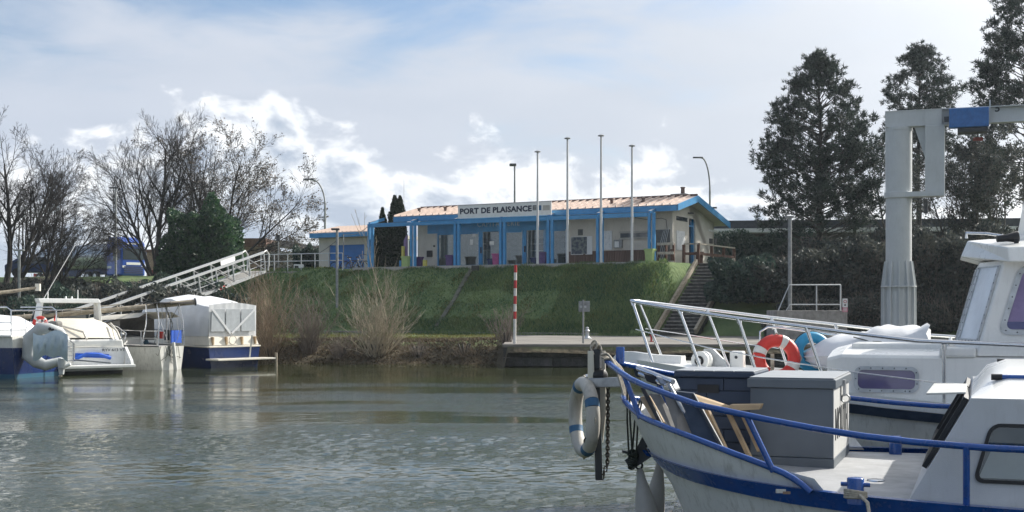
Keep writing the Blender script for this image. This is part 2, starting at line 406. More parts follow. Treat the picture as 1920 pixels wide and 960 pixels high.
mk('rail_blue', (0.006, 0.078, 0.34), 0.25, var=0.12, scale=14, coat=0.4, dirt=0.16, bump=0.06, bscale=70)
mk('deck_grey', (0.40, 0.41, 0.42), 0.55, var=0.12, scale=5, bump=0.35, bscale=450, dirt=0.12)
mk('box_navy', (0.030, 0.050, 0.090), 0.5, var=0.12, scale=4, hue=0.08)
mk('box_lid', (0.30, 0.32, 0.34), 0.5, var=0.06)
mk('box_grey', (0.105, 0.125, 0.145), 0.45, var=0.05, scale=3, dirt=0.05)
mk('box_white', (0.62, 0.62, 0.60), 0.45, var=0.05, dirt=0.12)
mk('steel', (0.68, 0.69, 0.70), 0.2, metal=1.0, var=0.05, scale=14)
mk('steel_dull', (0.42, 0.43, 0.44), 0.4, metal=0.85, var=0.15, scale=14, dirt=0.2)
mk('chain', (0.09, 0.075, 0.06), 0.7, metal=0.5, var=0.3, scale=40)
mk('rope_pale', (0.46, 0.42, 0.35), 0.9, var=0.2, scale=60)
mk('rope_dark', (0.035, 0.045, 0.035), 0.9, var=0.3, scale=60)
mk('buoy_white', (0.50, 0.48, 0.43), 0.6, var=0.1, scale=5, dirt=0.5)
mk('buoy_red', (0.60, 0.035, 0.025), 0.5, var=0.12, scale=6, dirt=0.08)
mk('buoy_blue', (0.03, 0.12, 0.24), 0.6, var=0.1)
mk('sky_blue', (0.03, 0.32, 0.55), 0.5, dirt=0.1)
mk('bright_blue', (0.01, 0.10, 0.55), 0.55, var=0.15)
mk('fender_grey', (0.40, 0.39, 0.37), 0.55, var=0.08, dirt=0.3)
mk('fender_teal', (0.02, 0.09, 0.14), 0.5)
mk('tarp_white', (0.72, 0.73, 0.74), 0.5, var=0.06, scale=3, bump=0.25, bscale=6, dirt=0.06)
mk('tarp_cream', (0.66, 0.62, 0.53), 0.75, var=0.06, scale=3, bump=0.25, bscale=6, dirt=0.1)
mk('tarp_blue', (0.44, 0.54, 0.60), 0.65, var=0.08, scale=3, bump=0.3, bscale=9)
mk('tarp_dark', (0.17, 0.165, 0.155), 0.8, var=0.1)
mk('rubber_grey', (0.46, 0.48, 0.48), 0.6, var=0.06, dirt=0.15)
mk('black', (0.012, 0.013, 0.015), 0.5)
mk('navy_fabric', (0.012, 0.028, 0.055), 0.8, var=0.1)
mk('purple_glass', (0.085, 0.075, 0.19), 0.08, var=0.15, scale=2, spec=0.8)
mk('lilac_curtain', (0.30, 0.24, 0.42), 0.8, var=0.15, scale=3)
mk('grey_curtain', (0.5, 0.51, 0.5), 0.8, var=0.1, scale=2)
mk('silver_screen', (0.74, 0.79, 0.84), 0.3, metal=0.1, var=0.10, scale=2.2, bump=0.3, bscale=5)
mk('room_mid', (0.25, 0.26, 0.26), 0.9)
mk('room_dark', (0.11, 0.12, 0.12), 0.9)
mk('vinyl', (0.50, 0.53, 0.55), 0.35, var=0.1, scale=4)
mk('room_pale', (0.55, 0.56, 0.53), 0.9)
mk('tube_light', (0.9, 0.9, 0.9), 0.5, emit=(1, 0.97, 0.9, 4.0))
mk('map_print', (0.035, 0.05, 0.075), 0.5, col2=(0.20, 0.22, 0.20), scale=5, lo=0.45, hi=0.6)
mk('plan_print', (0.66, 0.67, 0.67), 0.6, col2=(0.42, 0.45, 0.47), scale=9, lo=0.5, hi=0.72)
mk('truck_blue', (0.008, 0.065, 0.36), 0.3, var=0.06, coat=0.4)
mk('truck_dark', (0.012, 0.03, 0.10), 0.5)
mk('tank_silver', (0.48, 0.50, 0.52), 0.3, metal=0.6, var=0.1, dirt=0.3)
mk('tyre', (0.02, 0.02, 0.02), 0.85)
mk('pane_dark', (0.035, 0.05, 0.06), 0.08, spec=0.9)
mk('cladding', (0.58, 0.58, 0.57), 0.5, metal=0.2, var=0.08)
mk('flat_roof_dark', (0.035, 0.042, 0.055), 0.7)
mk('brick_tan', (0.34, 0.24, 0.17), 0.85, var=0.2)
mk('brick_red', (0.22, 0.05, 0.04), 0.85)
mk('bark', (0.032, 0.027, 0.024), 0.9, var=0.25, scale=3, bump=0.4)
mk('bark_grey', (0.085, 0.075, 0.065), 0.9, var=0.25, scale=3)
mk('twig_tan', (0.33, 0.25, 0.17), 0.9, var=0.25, scale=1.2)
mk('twig_grey', (0.23, 0.19, 0.155), 0.9, var=0.25, scale=1.2)
mk('twig_pale', (0.42, 0.36, 0.26), 0.9, var=0.2, scale=1.2)
mk('pink_print', (0.62, 0.22, 0.28), 0.6)
leafy('needle', (0.010, 0.022, 0.020), (0.045, 0.068, 0.05), 0.6, 0.2)
leafy('hedge_leaf', (0.022, 0.048, 0.042), (0.065, 0.10, 0.07), 0.6, 0.25)
leafy('laurel_leaf', (0.014, 0.045, 0.026), (0.06, 0.12, 0.05), 0.45, 0.3)
leafy('ivy_leaf', (0.032, 0.044, 0.042), (0.10, 0.105, 0.085), 0.65, 0.25)
leafy('cypress_leaf', (0.010, 0.022, 0.012), (0.03, 0.05, 0.025), 0.6, 0.2)
leafy('grass_blade', (0.06, 0.13, 0.06), (0.21, 0.27, 0.10), 0.7, 0.4, scale=0.5)
leafy('grass_dry', (0.10, 0.11, 0.03), (0.20, 0.19, 0.07), 0.8, 0.4, scale=0.5)
leafy('litter', (0.06, 0.045, 0.03), (0.17, 0.135, 0.09), 0.9, 0.2, scale=0.6)
glassy('window_glass', (0.72, 0.78, 0.80), 0.05)
mk('cabin_dark', (0.03, 0.055, 0.065), 0.7)
glassy('clear_vinyl', (0.74, 0.76, 0.78), 0.03, 0.2)

# ------------------------------------------------------------------ the land
BF = Frame(-8.31, 75.3, math.atan2(-8.6, 15.58))     # harbour office frame: origin at the foot of its leftmost front post
BAY = 17.8 / 6; TZ = 4.58
QX, QY, QZ = -0.29, 46.6, 0.83                       # left end, face and top of the quay
def bank_y(x): return 48.6 + 0.5 * math.sin(x * 0.55) + 0.3 * math.sin(x * 1.7 + 1) + (max(0, -x - 12) * 0.28) + max(0.0, x - QX) * 0
def land_z(x, y):
    p = Vector((x, y, 0)) - BF.o; u = p.dot(BF.u); v = p.dot(BF.v)
    v = v - 2.5 * sstep(u, 18.75, 19.5)
    e = min(1.0, max(0.0, (v + 5.7) / 4.6)); zb = 0.84 + (TZ - 0.84) * (0.75 * e + 0.25 * e * e * (3 - 2 * e))
    d = y - bank_y(x)
    zl = 0.45 + (TZ + 0.05 - 0.45) * sstep(d, 2.0, 42.0)
    k = sstep(u, -15.0, -7.0)
    z = lerp(zl, zb, k)
    if u > 24: z = lerp(z, 0.84 + (TZ - 0.84) * sstep(v, -7.5, 2.0), sstep(u, 24, 28))
    if -2 < u < 18.7 and -1.7 < v < 0: z -= 0.16 * sstep(v, -1.7, -1.1)
    zw = -0.9 + d * 0.42 + 0.55
    if x < QX: z = min(z, zw + 0.12 * math.sin(x * 2.1 + y) * 0.5)
    elif y < QY + 0.8: z = min(z, 0.5)
    if 19.5 < u < 21.65 and -6.5 < v < 1.0: z -= 0.55
    if z > 0.2: z += 0.05 * math.sin(x * 0.9 + 1.3 * math.sin(y * 0.7)) * math.cos(y * 0.8 + 0.6 * math.sin(x * 0.5)) * (1 if z < 4.4 else 0.2)
    if x > QX and y > QY and z < 0.95 and v < -5.65: z = 0.78
    if 1.0 < z < 4.45: z += 0.075 * (math.sin(x * 2.9 + 1.7 * math.sin(y * 1.3)) * math.sin(y * 3.3 + 1.1 * math.sin(x * 1.7)) + 0.6 * math.sin(x * 1.1 - y * 1.9))
    return z
def build_land():
    xs = np.concatenate([-np.geomspace(3000, 42, 16)[:-1], np.arange(-42, 42, 0.45), np.geomspace(42, 3000, 16)])
    ys = np.concatenate([np.arange(46.2, 92, 0.42), np.arange(92, 130, 1.5), np.geomspace(130, 4000, 16)])
    V = np.array([(x, y, land_z(x, y)) for y in ys for x in xs])
    nx = len(xs); ny = len(ys); i = np.arange((ny - 1) * (nx - 1)); r_, c_ = i // (nx - 1), i % (nx - 1); a = r_ * nx + c_
    o = raw('ground', V, np.stack([a, a + 1, a + nx + 1, a + nx], 1), 'land', smooth=True)
    return struct(o)
def land_material():
    m = bpy.data.materials.new('land'); m.use_nodes = True; MAT['land'] = m; t = m.node_tree; b = t.nodes['Principled BSDF']
    b.inputs['Roughness'].default_value = 0.95; b.inputs['Specular IOR Level'].default_value = 0.1
    g = t.nodes.new('ShaderNodeNewGeometry'); sp = t.nodes.new('ShaderNodeSeparateXYZ'); t.links.new(g.outputs['Position'], sp.inputs[0])
    n1_ = t.nodes.new('ShaderNodeTexNoise'); n1_.inputs['Scale'].default_value = 0.9; n1_.inputs['Detail'].default_value = 6; t.links.new(g.outputs['Position'], n1_.inputs['Vector'])
    n2_ = t.nodes.new('ShaderNodeTexNoise'); n2_.inputs['Scale'].default_value = 6; n2_.inputs['Detail'].default_value = 4; t.links.new(g.outputs['Position'], n2_.inputs['Vector'])
    gm = t.nodes.new('ShaderNodeMix'); gm.data_type = 'RGBA'; t.links.new(n1_.outputs[0], gm.inputs[0]); gm.inputs[6].default_value = (0.055, 0.115, 0.055, 1); gm.inputs[7].default_value = (0.20, 0.24, 0.10, 1)
    dm = t.nodes.new('ShaderNodeMix'); dm.data_type = 'RGBA'; t.links.new(n2_.outputs[0], dm.inputs[0]); dm.inputs[6].default_value = (0.04, 0.034, 0.024, 1); dm.inputs[7].default_value = (0.13, 0.11, 0.075, 1)
    ad = t.nodes.new('ShaderNodeMath'); ad.operation = 'MULTIPLY_ADD'; t.links.new(n1_.outputs[0], ad.inputs[0]); ad.inputs[1].default_value = 0.7; t.links.new(sp.outputs[2], ad.inputs[2])
    rp = t.nodes.new('ShaderNodeMapRange'); t.links.new(ad.outputs[0], rp.inputs[0]); rp.inputs[1].default_value = 0.95; rp.inputs[2].default_value = 1.3
    mx = t.nodes.new('ShaderNodeMix'); mx.data_type = 'RGBA'; t.links.new(rp.outputs[0], mx.inputs[0]); t.links.new(dm.outputs[2], mx.inputs[6]); t.links.new(gm.outputs[2], mx.inputs[7])
    t.links.new(mx.outputs[2], b.inputs['Base Color'])
    bb = t.nodes.new('ShaderNodeBump'); bb.inputs['Strength'].default_value = 0.8; bb.inputs['Distance'].default_value = 0.08; t.links.new(n2_.outputs[0], bb.inputs['Height']); t.links.new(bb.outputs[0], b.inputs['Normal'])
land_material(); build_land()

# grass: blades as one mass
def blades(name, pts, h, wd, mat, lean=0.5, label=None):
    n = len(pts); P = np.asarray(pts, float); a = rng.uniform(0, 2 * np.pi, n); hh = h * rng.uniform(0.5, 1.3, n); ww = wd * rng.uniform(0.6, 1.3, n)
    side = np.stack([np.cos(a), np.sin(a), np.zeros(n)], 1) * ww[:, None]
    b2 = rng.uniform(0, 2 * np.pi, n); ln = lean * rng.uniform(0.1, 1, n)
    tip = P + np.stack([np.cos(b2) * ln * hh, np.sin(b2) * ln * hh, hh], 1)
    V = np.concatenate([P - side, P + side, tip]); i = np.arange(n)
    o = struct(raw(name, V, np.stack([i, i + n, i + 2 * n], 1), mat), 'stuff')
    if label: o['label'] = label; o['category'] = 'grass'
    return o
def scatter_uv(n, u0, u1, v0, v1, cond=None):
    out = []
    while len(out) < n:
        u = random.uniform(u0, u1); v = random.uniform(v0, v1); p = BF.w(u, v)
        if cond and not cond(p, u, v): continue
        out.append((p.x, p.y, land_z(p.x, p.y) - 0.01))
    return out
pts = scatter_uv(60000, -9, 19.4, -6.0, -0.75)
blades('grass', pts, 0.10, 0.022, 'grass_blade', 0.9, 'short green grass covering the bank below the office')
pts = scatter_uv(16000, 14.0, 19.4, -6.0, -0.6)
pts += scatter_uv(14000, 4, 19.4, -6.2, -4.6)
pts += scatter_uv(9000, 8, 19.4, -3.0, -0.6)
blades('long_grass', pts, 0.20, 0.02, 'grass_blade', 1.0, 'longer tufted grass on the right of the bank')
import math as _m
pts = scatter_uv(9000, -9, 19.4, -6.0, -0.75, lambda p, u, v: _m.sin(p.x * 1.7 + 2 * _m.sin(p.y * 0.9)) * _m.sin(p.y * 2.3 + 1.5 * _m.sin(p.x * 0.6)) > 0.35)
blades('weed_patches', pts, 0.15, 0.02, 'grass_dry', 1.1, 'paler dry grass patches on the bank')
def berm(n, d0, d1, x0=-24, x1=QX):
    out = []
    for _ in range(n):
        x = random.uniform(x0, x1); y = bank_y(x) + random.uniform(d0, d1); out.append((x, y, land_z(x, y) - 0.01))
    return out
blades('dry_grass', berm(14000, 3.6, 16), 0.12, 0.02, 'grass_dry', 1.0, 'yellowish grass strip along the foot of the bank')
blades('leaf_litter', berm(26000, 0.5, 5.5), 0.12, 0.035, 'litter', 2.2, 'brown dead stalks and leaves on the river bank')

# ------------------------------------------------------------------ water
def water_material():
    m = bpy.data.materials.new('water'); m.use_nodes = True; MAT['water'] = m; t = m.node_tree; b = t.nodes['Principled BSDF']
    b.inputs['Base Color'].default_value = (0.036, 0.044, 0.018, 1); b.inputs['Roughness'].default_value = 0.04; b.inputs['IOR'].default_value = 1.45
    g = t.nodes.new('ShaderNodeNewGeometry')
    mp = t.nodes.new('ShaderNodeMapping'); t.links.new(g.outputs['Position'], mp.inputs[0]); mp.inputs['Scale'].default_value = (0.75, 1.5, 1)
    n = t.nodes.new('ShaderNodeTexNoise'); n.inputs['Scale'].default_value = 15; n.inputs['Detail'].default_value = 3; t.links.new(mp.outputs[0], n.inputs['Vector'])
    n2_ = t.nodes.new('ShaderNodeTexNoise'); n2_.inputs['Scale'].default_value = 0.16; n2_.inputs['Detail'].default_value = 3; mp2 = t.nodes.new('ShaderNodeMapping'); t.links.new(g.outputs['Position'], mp2.inputs[0]); mp2.inputs['Scale'].default_value = (0.5, 2.2, 1); t.links.new(mp2.outputs[0], n2_.inputs['Vector'])
    sp = t.nodes.new('ShaderNodeSeparateXYZ'); t.links.new(g.outputs['Position'], sp.inputs[0])
    rp = t.nodes.new('ShaderNodeMapRange'); t.links.new(n2_.outputs[0], rp.inputs[0]); rp.inputs[1].default_value = 0.4; rp.inputs[2].default_value = 0.62; rp.inputs[3].default_value = 0.08; rp.inputs[4].default_value = 0.95
    ry = t.nodes.new('ShaderNodeMapRange'); t.links.new(sp.outputs[1], ry.inputs[0]); ry.inputs[1].default_value = 26; ry.inputs[2].default_value = 38; ry.inputs[3].default_value = 1.0; ry.inputs[4].default_value = 0.12
    ml = t.nodes.new('ShaderNodeMath'); ml.operation = 'MULTIPLY'; t.links.new(rp.outputs[0], ml.inputs[0]); t.links.new(ry.outputs[0], ml.inputs[1])
    bb = t.nodes.new('ShaderNodeBump'); bb.inputs['Distance'].default_value = 0.03; t.links.new(ml.outputs[0], bb.inputs['Strength'])
    t.links.new(n.outputs[0], bb.inputs['Height']); t.links.new(bb.outputs[0], b.inputs['Normal'])
water_material()
def build_water():
    # rows follow the viewer's distance so that small waves stay resolved near the boats
    ys = [-60, -20, 0, 3]; y = 6.0
    while y < 60: ys.append(y); y += 0.05 + 0.003 * max(0, y - 8)
    ys += [62, 70, 90]; ys = np.array(ys)
    xs = np.concatenate([[-2000, -500, -120, -60, -30], np.arange(-19, 9, 0.065), [9.5, 12, 20, 60, 120, 500, 2000]])
    X, Y = np.meshgrid(xs, ys)
    r2 = np.random.default_rng(5); Z = np.zeros_like(X)
    patch = np.zeros_like(X)
    for k in range(10):
        kx, ky = r2.normal(0, 0.16), r2.normal(0, 0.33); patch += np.sin(kx * X + ky * Y + r2.uniform(0, 6.28))
    patch = np.clip(0.62 + 0.22 * patch, 0.16, 1.25)
    calm = 1 - 0.93 * np.clip((Y - 25.5 - 0.10 * (X + 4) ** 1 + 1.1 * np.sin(X * 0.5) + 0.8 * np.sin(X * 1.3 + 2)) / 8.0, 0, 1)     # lee water under the far bank
    calm *= 1 - 0.45 * np.clip((-X - 3.0) / 5.0, 0, 1)
    for lam, amp, cnt in ((2.2, 0.0009, 6), (0.80, 0.0010, 9), (0.40, 0.0011, 14), (0.24, 0.0016, 16)):
        for k in range(cnt):
            l = lam * r2.uniform(0.7, 1.35); th = r2.normal(0.2, 0.75) + math.pi / 2
            kx, ky = 2 * math.pi / l * math.cos(th), 2 * math.pi / l * math.sin(th); ph = r2.uniform(0, 6.28)
            s = np.sin(kx * X + ky * Y + ph + 0.6 * np.sin(0.35 * X + 0.5 * Y + k))
            Z += amp * (s + 0.25 * s * s)
    Z *= patch * calm * 0.75
    Z[:, :6] = 0; Z[:, -8:] = 0; Z[:5] = 0; Z[-4:] = 0
    V = np.stack([X, Y, Z], -1).reshape(-1, 3); nx = len(xs); ny = len(ys)
    i = np.arange((ny - 1) * (nx - 1)); r_, c_ = i // (nx - 1), i % (nx - 1); a = r_ * nx + c_
    return struct(raw('water', V, np.stack([a, a + 1, a + nx + 1, a + nx], 1), 'water', smooth=True))
build_water()

# ------------------------------------------------------------------ quay
q = struct(thing('quay', 'stone quay wall with pale concrete top at the right bank', 'quay')); del q['category']
MB().bx(QX, QY + 0.32, -1.0, 34, QY + 3.0, QZ - 0.12).build('core', 'quay_stone', q)
MB().bx(QX - 0.06, QY - 0.05, QZ - 0.115, 34, QY + 0.9, QZ).build('coping', 'apron', q, bevel=0.02)
blk = None
for row, (z0, z1, off) in enumerate(((0.36, 0.70, 0.0), (0.02, 0.34, 1.1), (-0.35, 0.0, 0.5))):
    x = QX - 0.02
    first = True
    while x < 19:
        l = 2.9 if not (first and off) else 2.9 - off
        first = False
        MB().bx(x, QY + random.uniform(0, 0.03), z0, x + l - 0.025, QY + 0.4, z1).build('stone_block', 'quay_stone', q, bevel=0.02)
        x += l
def apron_poly():
    m = MB(); n = 60
    for i in range(n):
        x0 = lerp(QX, 34, i / n); x1 = lerp(QX, 34, (i + 1) / n)
        yb = lambda x: BF.w(0, -5.75).y + (x - BF.w(0, -5.75).x) * (BF.u.y / BF.u.x)
        m.quad((x0, QY + 0.85, QZ - 0.006), (x1, QY + 0.85, QZ - 0.006), (x1, yb(x1) + 2.2 * sstep(x1, 6, 8.5), 0.86), (x0, yb(x0) + 2.2 * sstep(x0, 6, 8.5), 0.86))
    return m
struct(apron_poly().build('quay_pavement', 'apron'))
o = MB().bar(BF.w(1.0, -5.72, 0.9), BF.w(17.4, -5.72, 0.9), 0.16, 0.16).build('kerb', 'concrete'); struct(o)

# ------------------------------------------------------------------ harbour office
BL = Frame(BF.o.x, BF.o.y, BF.rz, TZ)                # the same frame with heights above the terrace
VW = 1.65                                            # glass front
off = thing('harbour_office', 'long low cream harbour office with blue post frame and pinkish metal roof', 'building', BL.o, BL.rz)
UR = BL.pt(1261, 495, VW).x; UL = BL.pt(783, 500, VW).x; UG = 19.0; GA, GB = BL.pt(820, 470, VW).x, BL.pt(1063, 470, VW).x
VE, ZE, VRD, ZRD, VB, ZB = 0.66, 2.99, 3.54, 3.66, 8.72, 2.51
UROOF = 1.2
# terrace slab and floor
struct(MB().bx(-0.6, -1.0, -0.22, 18.6, VW + 0.05, 0.012).build('terrace', 'concrete_pale')).matrix_world = Matrix.Translation(BL.o) @ Matrix.Rotation(BL.rz, 4, 'Z')
ZT = 2.66
MB().bx(UL, VW, 0, GA, VW + 0.2, ZT).build('wall', 'cream_wall', off)
MB().bx(GB, VW, 0.75, UR, VW + 0.2, ZT + 0.2).build('wall', 'cream_wall', off)
n = int((UR - GB) / 0.145)
plank = None
for i in range(n):
    x0 = GB + i * (UR - GB) / n
    if plank is None: plank = MB().bx(0, 0, 0.02, (UR - GB) / n - 0.012, 0.05, 0.76).build('plank', 'wood_clad', off, loc=(x0, VW - 0.035, 0))
    else: share(plank, off, (x0, VW - 0.035 + random.uniform(-0.006, 0.006), 0))
MB().bx(GB, VW + 0.02, 0, UR, VW + 0.2, 0.75).build('wall_base', 'wood_brown', off)
MB().bx(UL, VW + 0.21, 0, UL + 0.2, 7.8, ZT + 0.2).build('side_wall', 'cream_wall', off)
MB().bx(UL, 7.8, 0, UR, 8.0, ZT).build('back_wall', 'cream_wall', off)
# gable end wall on the sunny side, recessed door in its front part
gx = UR
DV0, DV1 = BL.pu(1292, 480, gx).y, BL.pu(1304, 480, gx).y
gw = MB()
zr = lambda v: (ZE + (v - VE) * (ZRD - ZE) / (VRD - VE) if v < VRD else ZRD + (v - VRD) * (ZB - ZRD) / (VB - VRD)) - 0.16
gw.prism([(gx - 0.2, VW + 0.2, 0), (gx - 0.2, DV0, 0), (gx - 0.2, DV0, zr(DV0)), (gx - 0.2, VW + 0.2, zr(VW + 0.2))], (0.2, 0, 0))
gw.build('gable_wall', 'cream_wall', off)
gw = MB(); gw.prism([(gx - 0.2, DV1, 0), (gx - 0.2, 8.0, 0), (gx - 0.2, 8.0, zr(8.0)), (gx - 0.2, VRD, zr(VRD)), (gx - 0.2, DV1, zr(DV1))], (0.2, 0, 0)); gw.build('gable_wall', 'cream_wall', off)
gw = MB(); gw.prism([(gx - 0.2, DV0, 2.55), (gx - 0.2, DV1, 2.55), (gx - 0.2, DV1, zr(DV1)), (gx - 0.2, DV0, zr(DV0))], (0.2, 0, 0)); gw.build('gable_wall', 'cream_wall', off)
d = MB().bx(gx - 0.34, DV0, 0, gx - 0.26, DV1, 2.55).build('door', 'pane_dark', off)
for v in (DV0 + 0.05, DV1 - 0.05): MB().bx(gx - 0.25, v - 0.05, 0, gx - 0.1, v + 0.05, 2.55).build('door_frame', 'office_blue', d)
MB().bx(gx - 0.25, DV0 + 0.1, 2.1, gx - 0.1, DV1 - 0.1, 2.2).build('door_frame', 'office_blue', d)
a, b = BL.pu(1268, 405, gx), BL.pu(1288, 416, gx)
MB().bx(gx + 0.004, a.y, b.z, gx + 0.03, b.y, a.z).build('window', 'pane_dark', off)
a, b = BL.pu(1268, 432, gx), BL.pu(1283, 470, gx)
pn = MB().bx(gx + 0.004, a.y, b.z, gx + 0.04, b.y, a.z).build('notice_board', 'plan_print', off)
a, b = BL.pu(1328, 430, gx), BL.pu(1346, 443, gx)
for k in range(5): MB().bx(gx + 0.004, lerp(a.y, b.y, k / 5), b.z + 0.2, gx + 0.03, lerp(a.y, b.y, (k + 0.8) / 5), a.z).build('wall_letter', 'white_print', off)
a, b = BL.pu(1330, 447, gx), BL.pu(1335, 457, gx); MB().bx(gx + 0.004, a.y, b.z, gx + 0.05, b.y, a.z).build('meter_box', 'black', off)
a, b = BL.pu(1338, 447, gx), BL.pu(1343, 457, gx); MB().bx(gx + 0.004, a.y, b.z, gx + 0.05, b.y, a.z).build('meter_box', 'dark_metal', off)
a = BL.pu(1292, 401, gx); MB().bx(gx + 0.0, a.y - 0.2, a.z, gx + 0.2, a.y + 0.2, a.z + 0.07).build('wall_lamp', 'dark_metal', off)
# roof: two slopes of standing-seam panels
RU = UG
def slope(v0, z0, v1, z1, nm):
    d = Vector((0, v1 - v0, z1 - z0)); nrm = Vector((0, -(z1 - z0), v1 - v0)).normalized()
    if nrm.z < 0: nrm = -nrm
    n = 40; wd = (RU - UROOF) / n
    poly = [(0, v0, z0), (wd - 0.01, v0, z0), (wd - 0.01, v1, z1), (0, v1, z1)]
    m = MB(); m.prism(poly, nrm * 0.03)
    m.prism([Vector((0.0, v0, z0)) + nrm * 0.03, Vector((0.05, v0, z0)) + nrm * 0.03, Vector((0.05, v1, z1)) + nrm * 0.03, Vector((0.0, v1, z1)) + nrm * 0.03], nrm * 0.085)
    first = m.build('roof_panel', 'roof_metal', off, loc=(UROOF, 0, 0))
    for i in range(1, n): share(first, off, (UROOF + i * wd, 0, 0))
slope(VE - 0.03, ZE + 0.012, VRD, ZRD + 0.02, 'front'); slope(VB, ZB + 0.012, VRD + 0.02, ZRD + 0.02, 'back')
m = MB(); m.prism([(UROOF, VE + 0.02, ZE - 0.03), (UROOF, VRD, ZRD - 0.03), (UROOF, VB - 0.02, ZB - 0.03), (UROOF, VB - 0.02, ZB - 0.13), (UROOF, VRD, ZRD - 0.14), (UROOF, VE + 0.02, ZE - 0.13)], (RU - UROOF - 0.05, 0, 0)); m.build('roof_deck', 'cream_wall', off)
MB().tube([(UROOF, VRD, ZRD + 0.10), (RU, VRD, ZRD + 0.10)], 0.06, 6).build('ridge_cap', 'dark_ridge', off)
# blue fascia boards
MB().bx(UROOF, VE - 0.07, ZE - 0.29, RU - 0.03, VE - 0.035, ZE + 0.0).build('fascia', 'office_blue', off)
m = MB(); m.prism([(RU, VE - 0.07, ZE - 0.29), (RU, VRD, ZRD - 0.30), (RU, VRD, ZRD + 0.06), (RU, VE - 0.07, ZE + 0.05)], (0.05, 0, 0)); m.build('barge_board', 'office_blue', off)
m = MB(); m.prism([(RU, VRD + 0.001, ZRD - 0.30), (RU, VB, ZB - 0.27), (RU, VB, ZB + 0.06), (RU, VRD + 0.001, ZRD + 0.06)], (0.05, 0, 0)); m.build('barge_board', 'office_blue', off)
# vents and chimney
for px, py in ((786, 400), (835, 402), (1147, 381), (1206, 382)):
    p = BL.pt(px, py, 2.0); MB().lathe([(0.09, 0), (0.09, 0.22), (0.13, 0.22), (0.13, 0.27)], 10, (p.x, 2.0, ZE + (2.0 - VE) * 0.233 + 0.02)).build('roof_vent', 'dark_ridge', off)
ch = MB().bx(17.0, 4.6, 3.2, 17.9, 5.3, 3.98).build('chimney', 'concrete', off, bevel=0.02)
MB().lathe([(0.12, 3.98), (0.11, 4.3), (0.14, 4.31), (0.14, 4.36)], 10, (17.6, 4.95, 0)).build('chimney_pot', 'dark_ridge', ch)
# the blue frame: seven twin posts, a front beam, rafters back to the eave
post = None
for i in range(7):
    x = i * BAY
    if post is None:
        post = MB().bx(-0.20, -0.07, 0.05, -0.045, 0.07, 2.60).build('post', 'office_blue', off, bevel=0.012, loc=(x, 0, 0))
        foot = MB().lathe([(0.05, 0.0), (0.05, 0.05), (0.02, 0.05)], 8, (-0.12, 0, 0)).build('post_foot', 'dark_metal', off, loc=(x, 0, 0))
        raf = MB().bar((0, 0.02, 2.62), (0, 1.55, 2.98), 0.10, 0.16).build('rafter', 'office_blue', off, loc=(x - 0.12, 0, 0))
        flash = MB().bar((0, 0.02, 2.705), (0, 0.7, 2.87), 0.16, 0.012).build('rafter_flashing', 'galv', off, loc=(x - 0.12, 0, 0))
    else:
        share(post, off, (x, 0, 0)); share(foot, off, (x, 0, 0)); share(raf, off, (x - 0.12, 0, 0)); share(flash, off, (x - 0.12, 0, 0))
    share(post, off, (x + 0.25, 0, 0)); share(foot, off, (x + 0.25, 0, 0))
    if i < 6: MB().bx(x + 0.215 if False else x - 0.03, -0.06, 2.40, x + BAY - 0.205, 0.06, 2.62).build('beam', 'office_blue', off)
# glass front: blue lintel band with the raised name, frames, doors, panes, room behind
MB().bx(UL + 0.7, VW - 0.02, 2.02, GB, VW + 0.1, ZT + 0.15).build('lintel', 'office_blue', off)
p0, p1 = BL.pt(895, 425, VW - 0.03), BL.pt(974, 422, VW - 0.03)
tx = text_mesh('lettering', 'CAPITAINERIE', 0.4, 'pale_letter', off, facing((p0.x, VW - 0.025, p0.z - 0.02), (1, 0, 0), (0, 0, 1)), fit=(p1.x - p0.x, 0.30), space=1.2)
edges = [820, 857, 899, 941, 981, 1024, 1063]
us = [BL.pt(e, 470, VW).x for e in edges]
for e in us:
    MB().bx(e - 0.06, VW, 0.0, e + 0.06, VW + 0.12, 2.02).build('mullion', 'office_blue', off)
    MB().bx(e - 0.085, VW - 0.012, 0.02, e - 0.062, VW + 0.1, 2.02).build('mullion_trim', 'galv', off)
for i in range(6):
    a, b = us[i] + 0.06, us[i + 1] - 0.085
    nm = 'door' if i in (2, 4) else 'window'
    g = MB().bx(a, VW + 0.05, 0.14, b, VW + 0.062, 2.0).build(nm, 'window_glass', off)
    MB().bx(a, VW + 0.03, 0.0, b, VW + 0.09, 0.14).build('kick_panel', 'office_blue', g)
    if nm == 'door':
        MB().bx(a, VW + 0.02, 0.14, a + 0.12, VW + 0.1, 2.02).build('stile', 'office_blue', g); MB().bx(b - 0.08, VW + 0.02, 0.14, b, VW + 0.1, 2.02).build('stile', 'office_blue', g)
        MB().bx(a + 0.02, VW - 0.05, 0.8, a + 0.08, VW + 0.015, 1.15).build('handle', 'black', g)
    else: MB().bx(a, VW + 0.03, 1.93, b, VW + 0.1, 2.02).build('head_rail', 'office_blue', g)
MB().bx(GA, 5.2, 0, UR - 0.25, 5.3, 2.6).build('room_wall', 'room_pale', off)
MB().bx(GA, VW + 0.2, -0.02, UR - 0.25, 5.2, 0.0).build('room_floor', 'room_dark', off)
MB().bx(GA - 0.05, VW + 0.2, 0, GA, 5.2, 2.6).build('room_wall', 'room_pale', off)
for px in (880, 957):
    p = BL.pt(px, 432, 3.4); MB().bx(p.x - 0.6, 3.35, 2.12, p.x + 0.6, 3.42, 2.17).build('ceiling_tube', 'tube_light', off)
MB().bx(us[1] + 0.3, 3.6, 0, us[2], 4.2, 1.05).build('counter', 'room_pale', off)
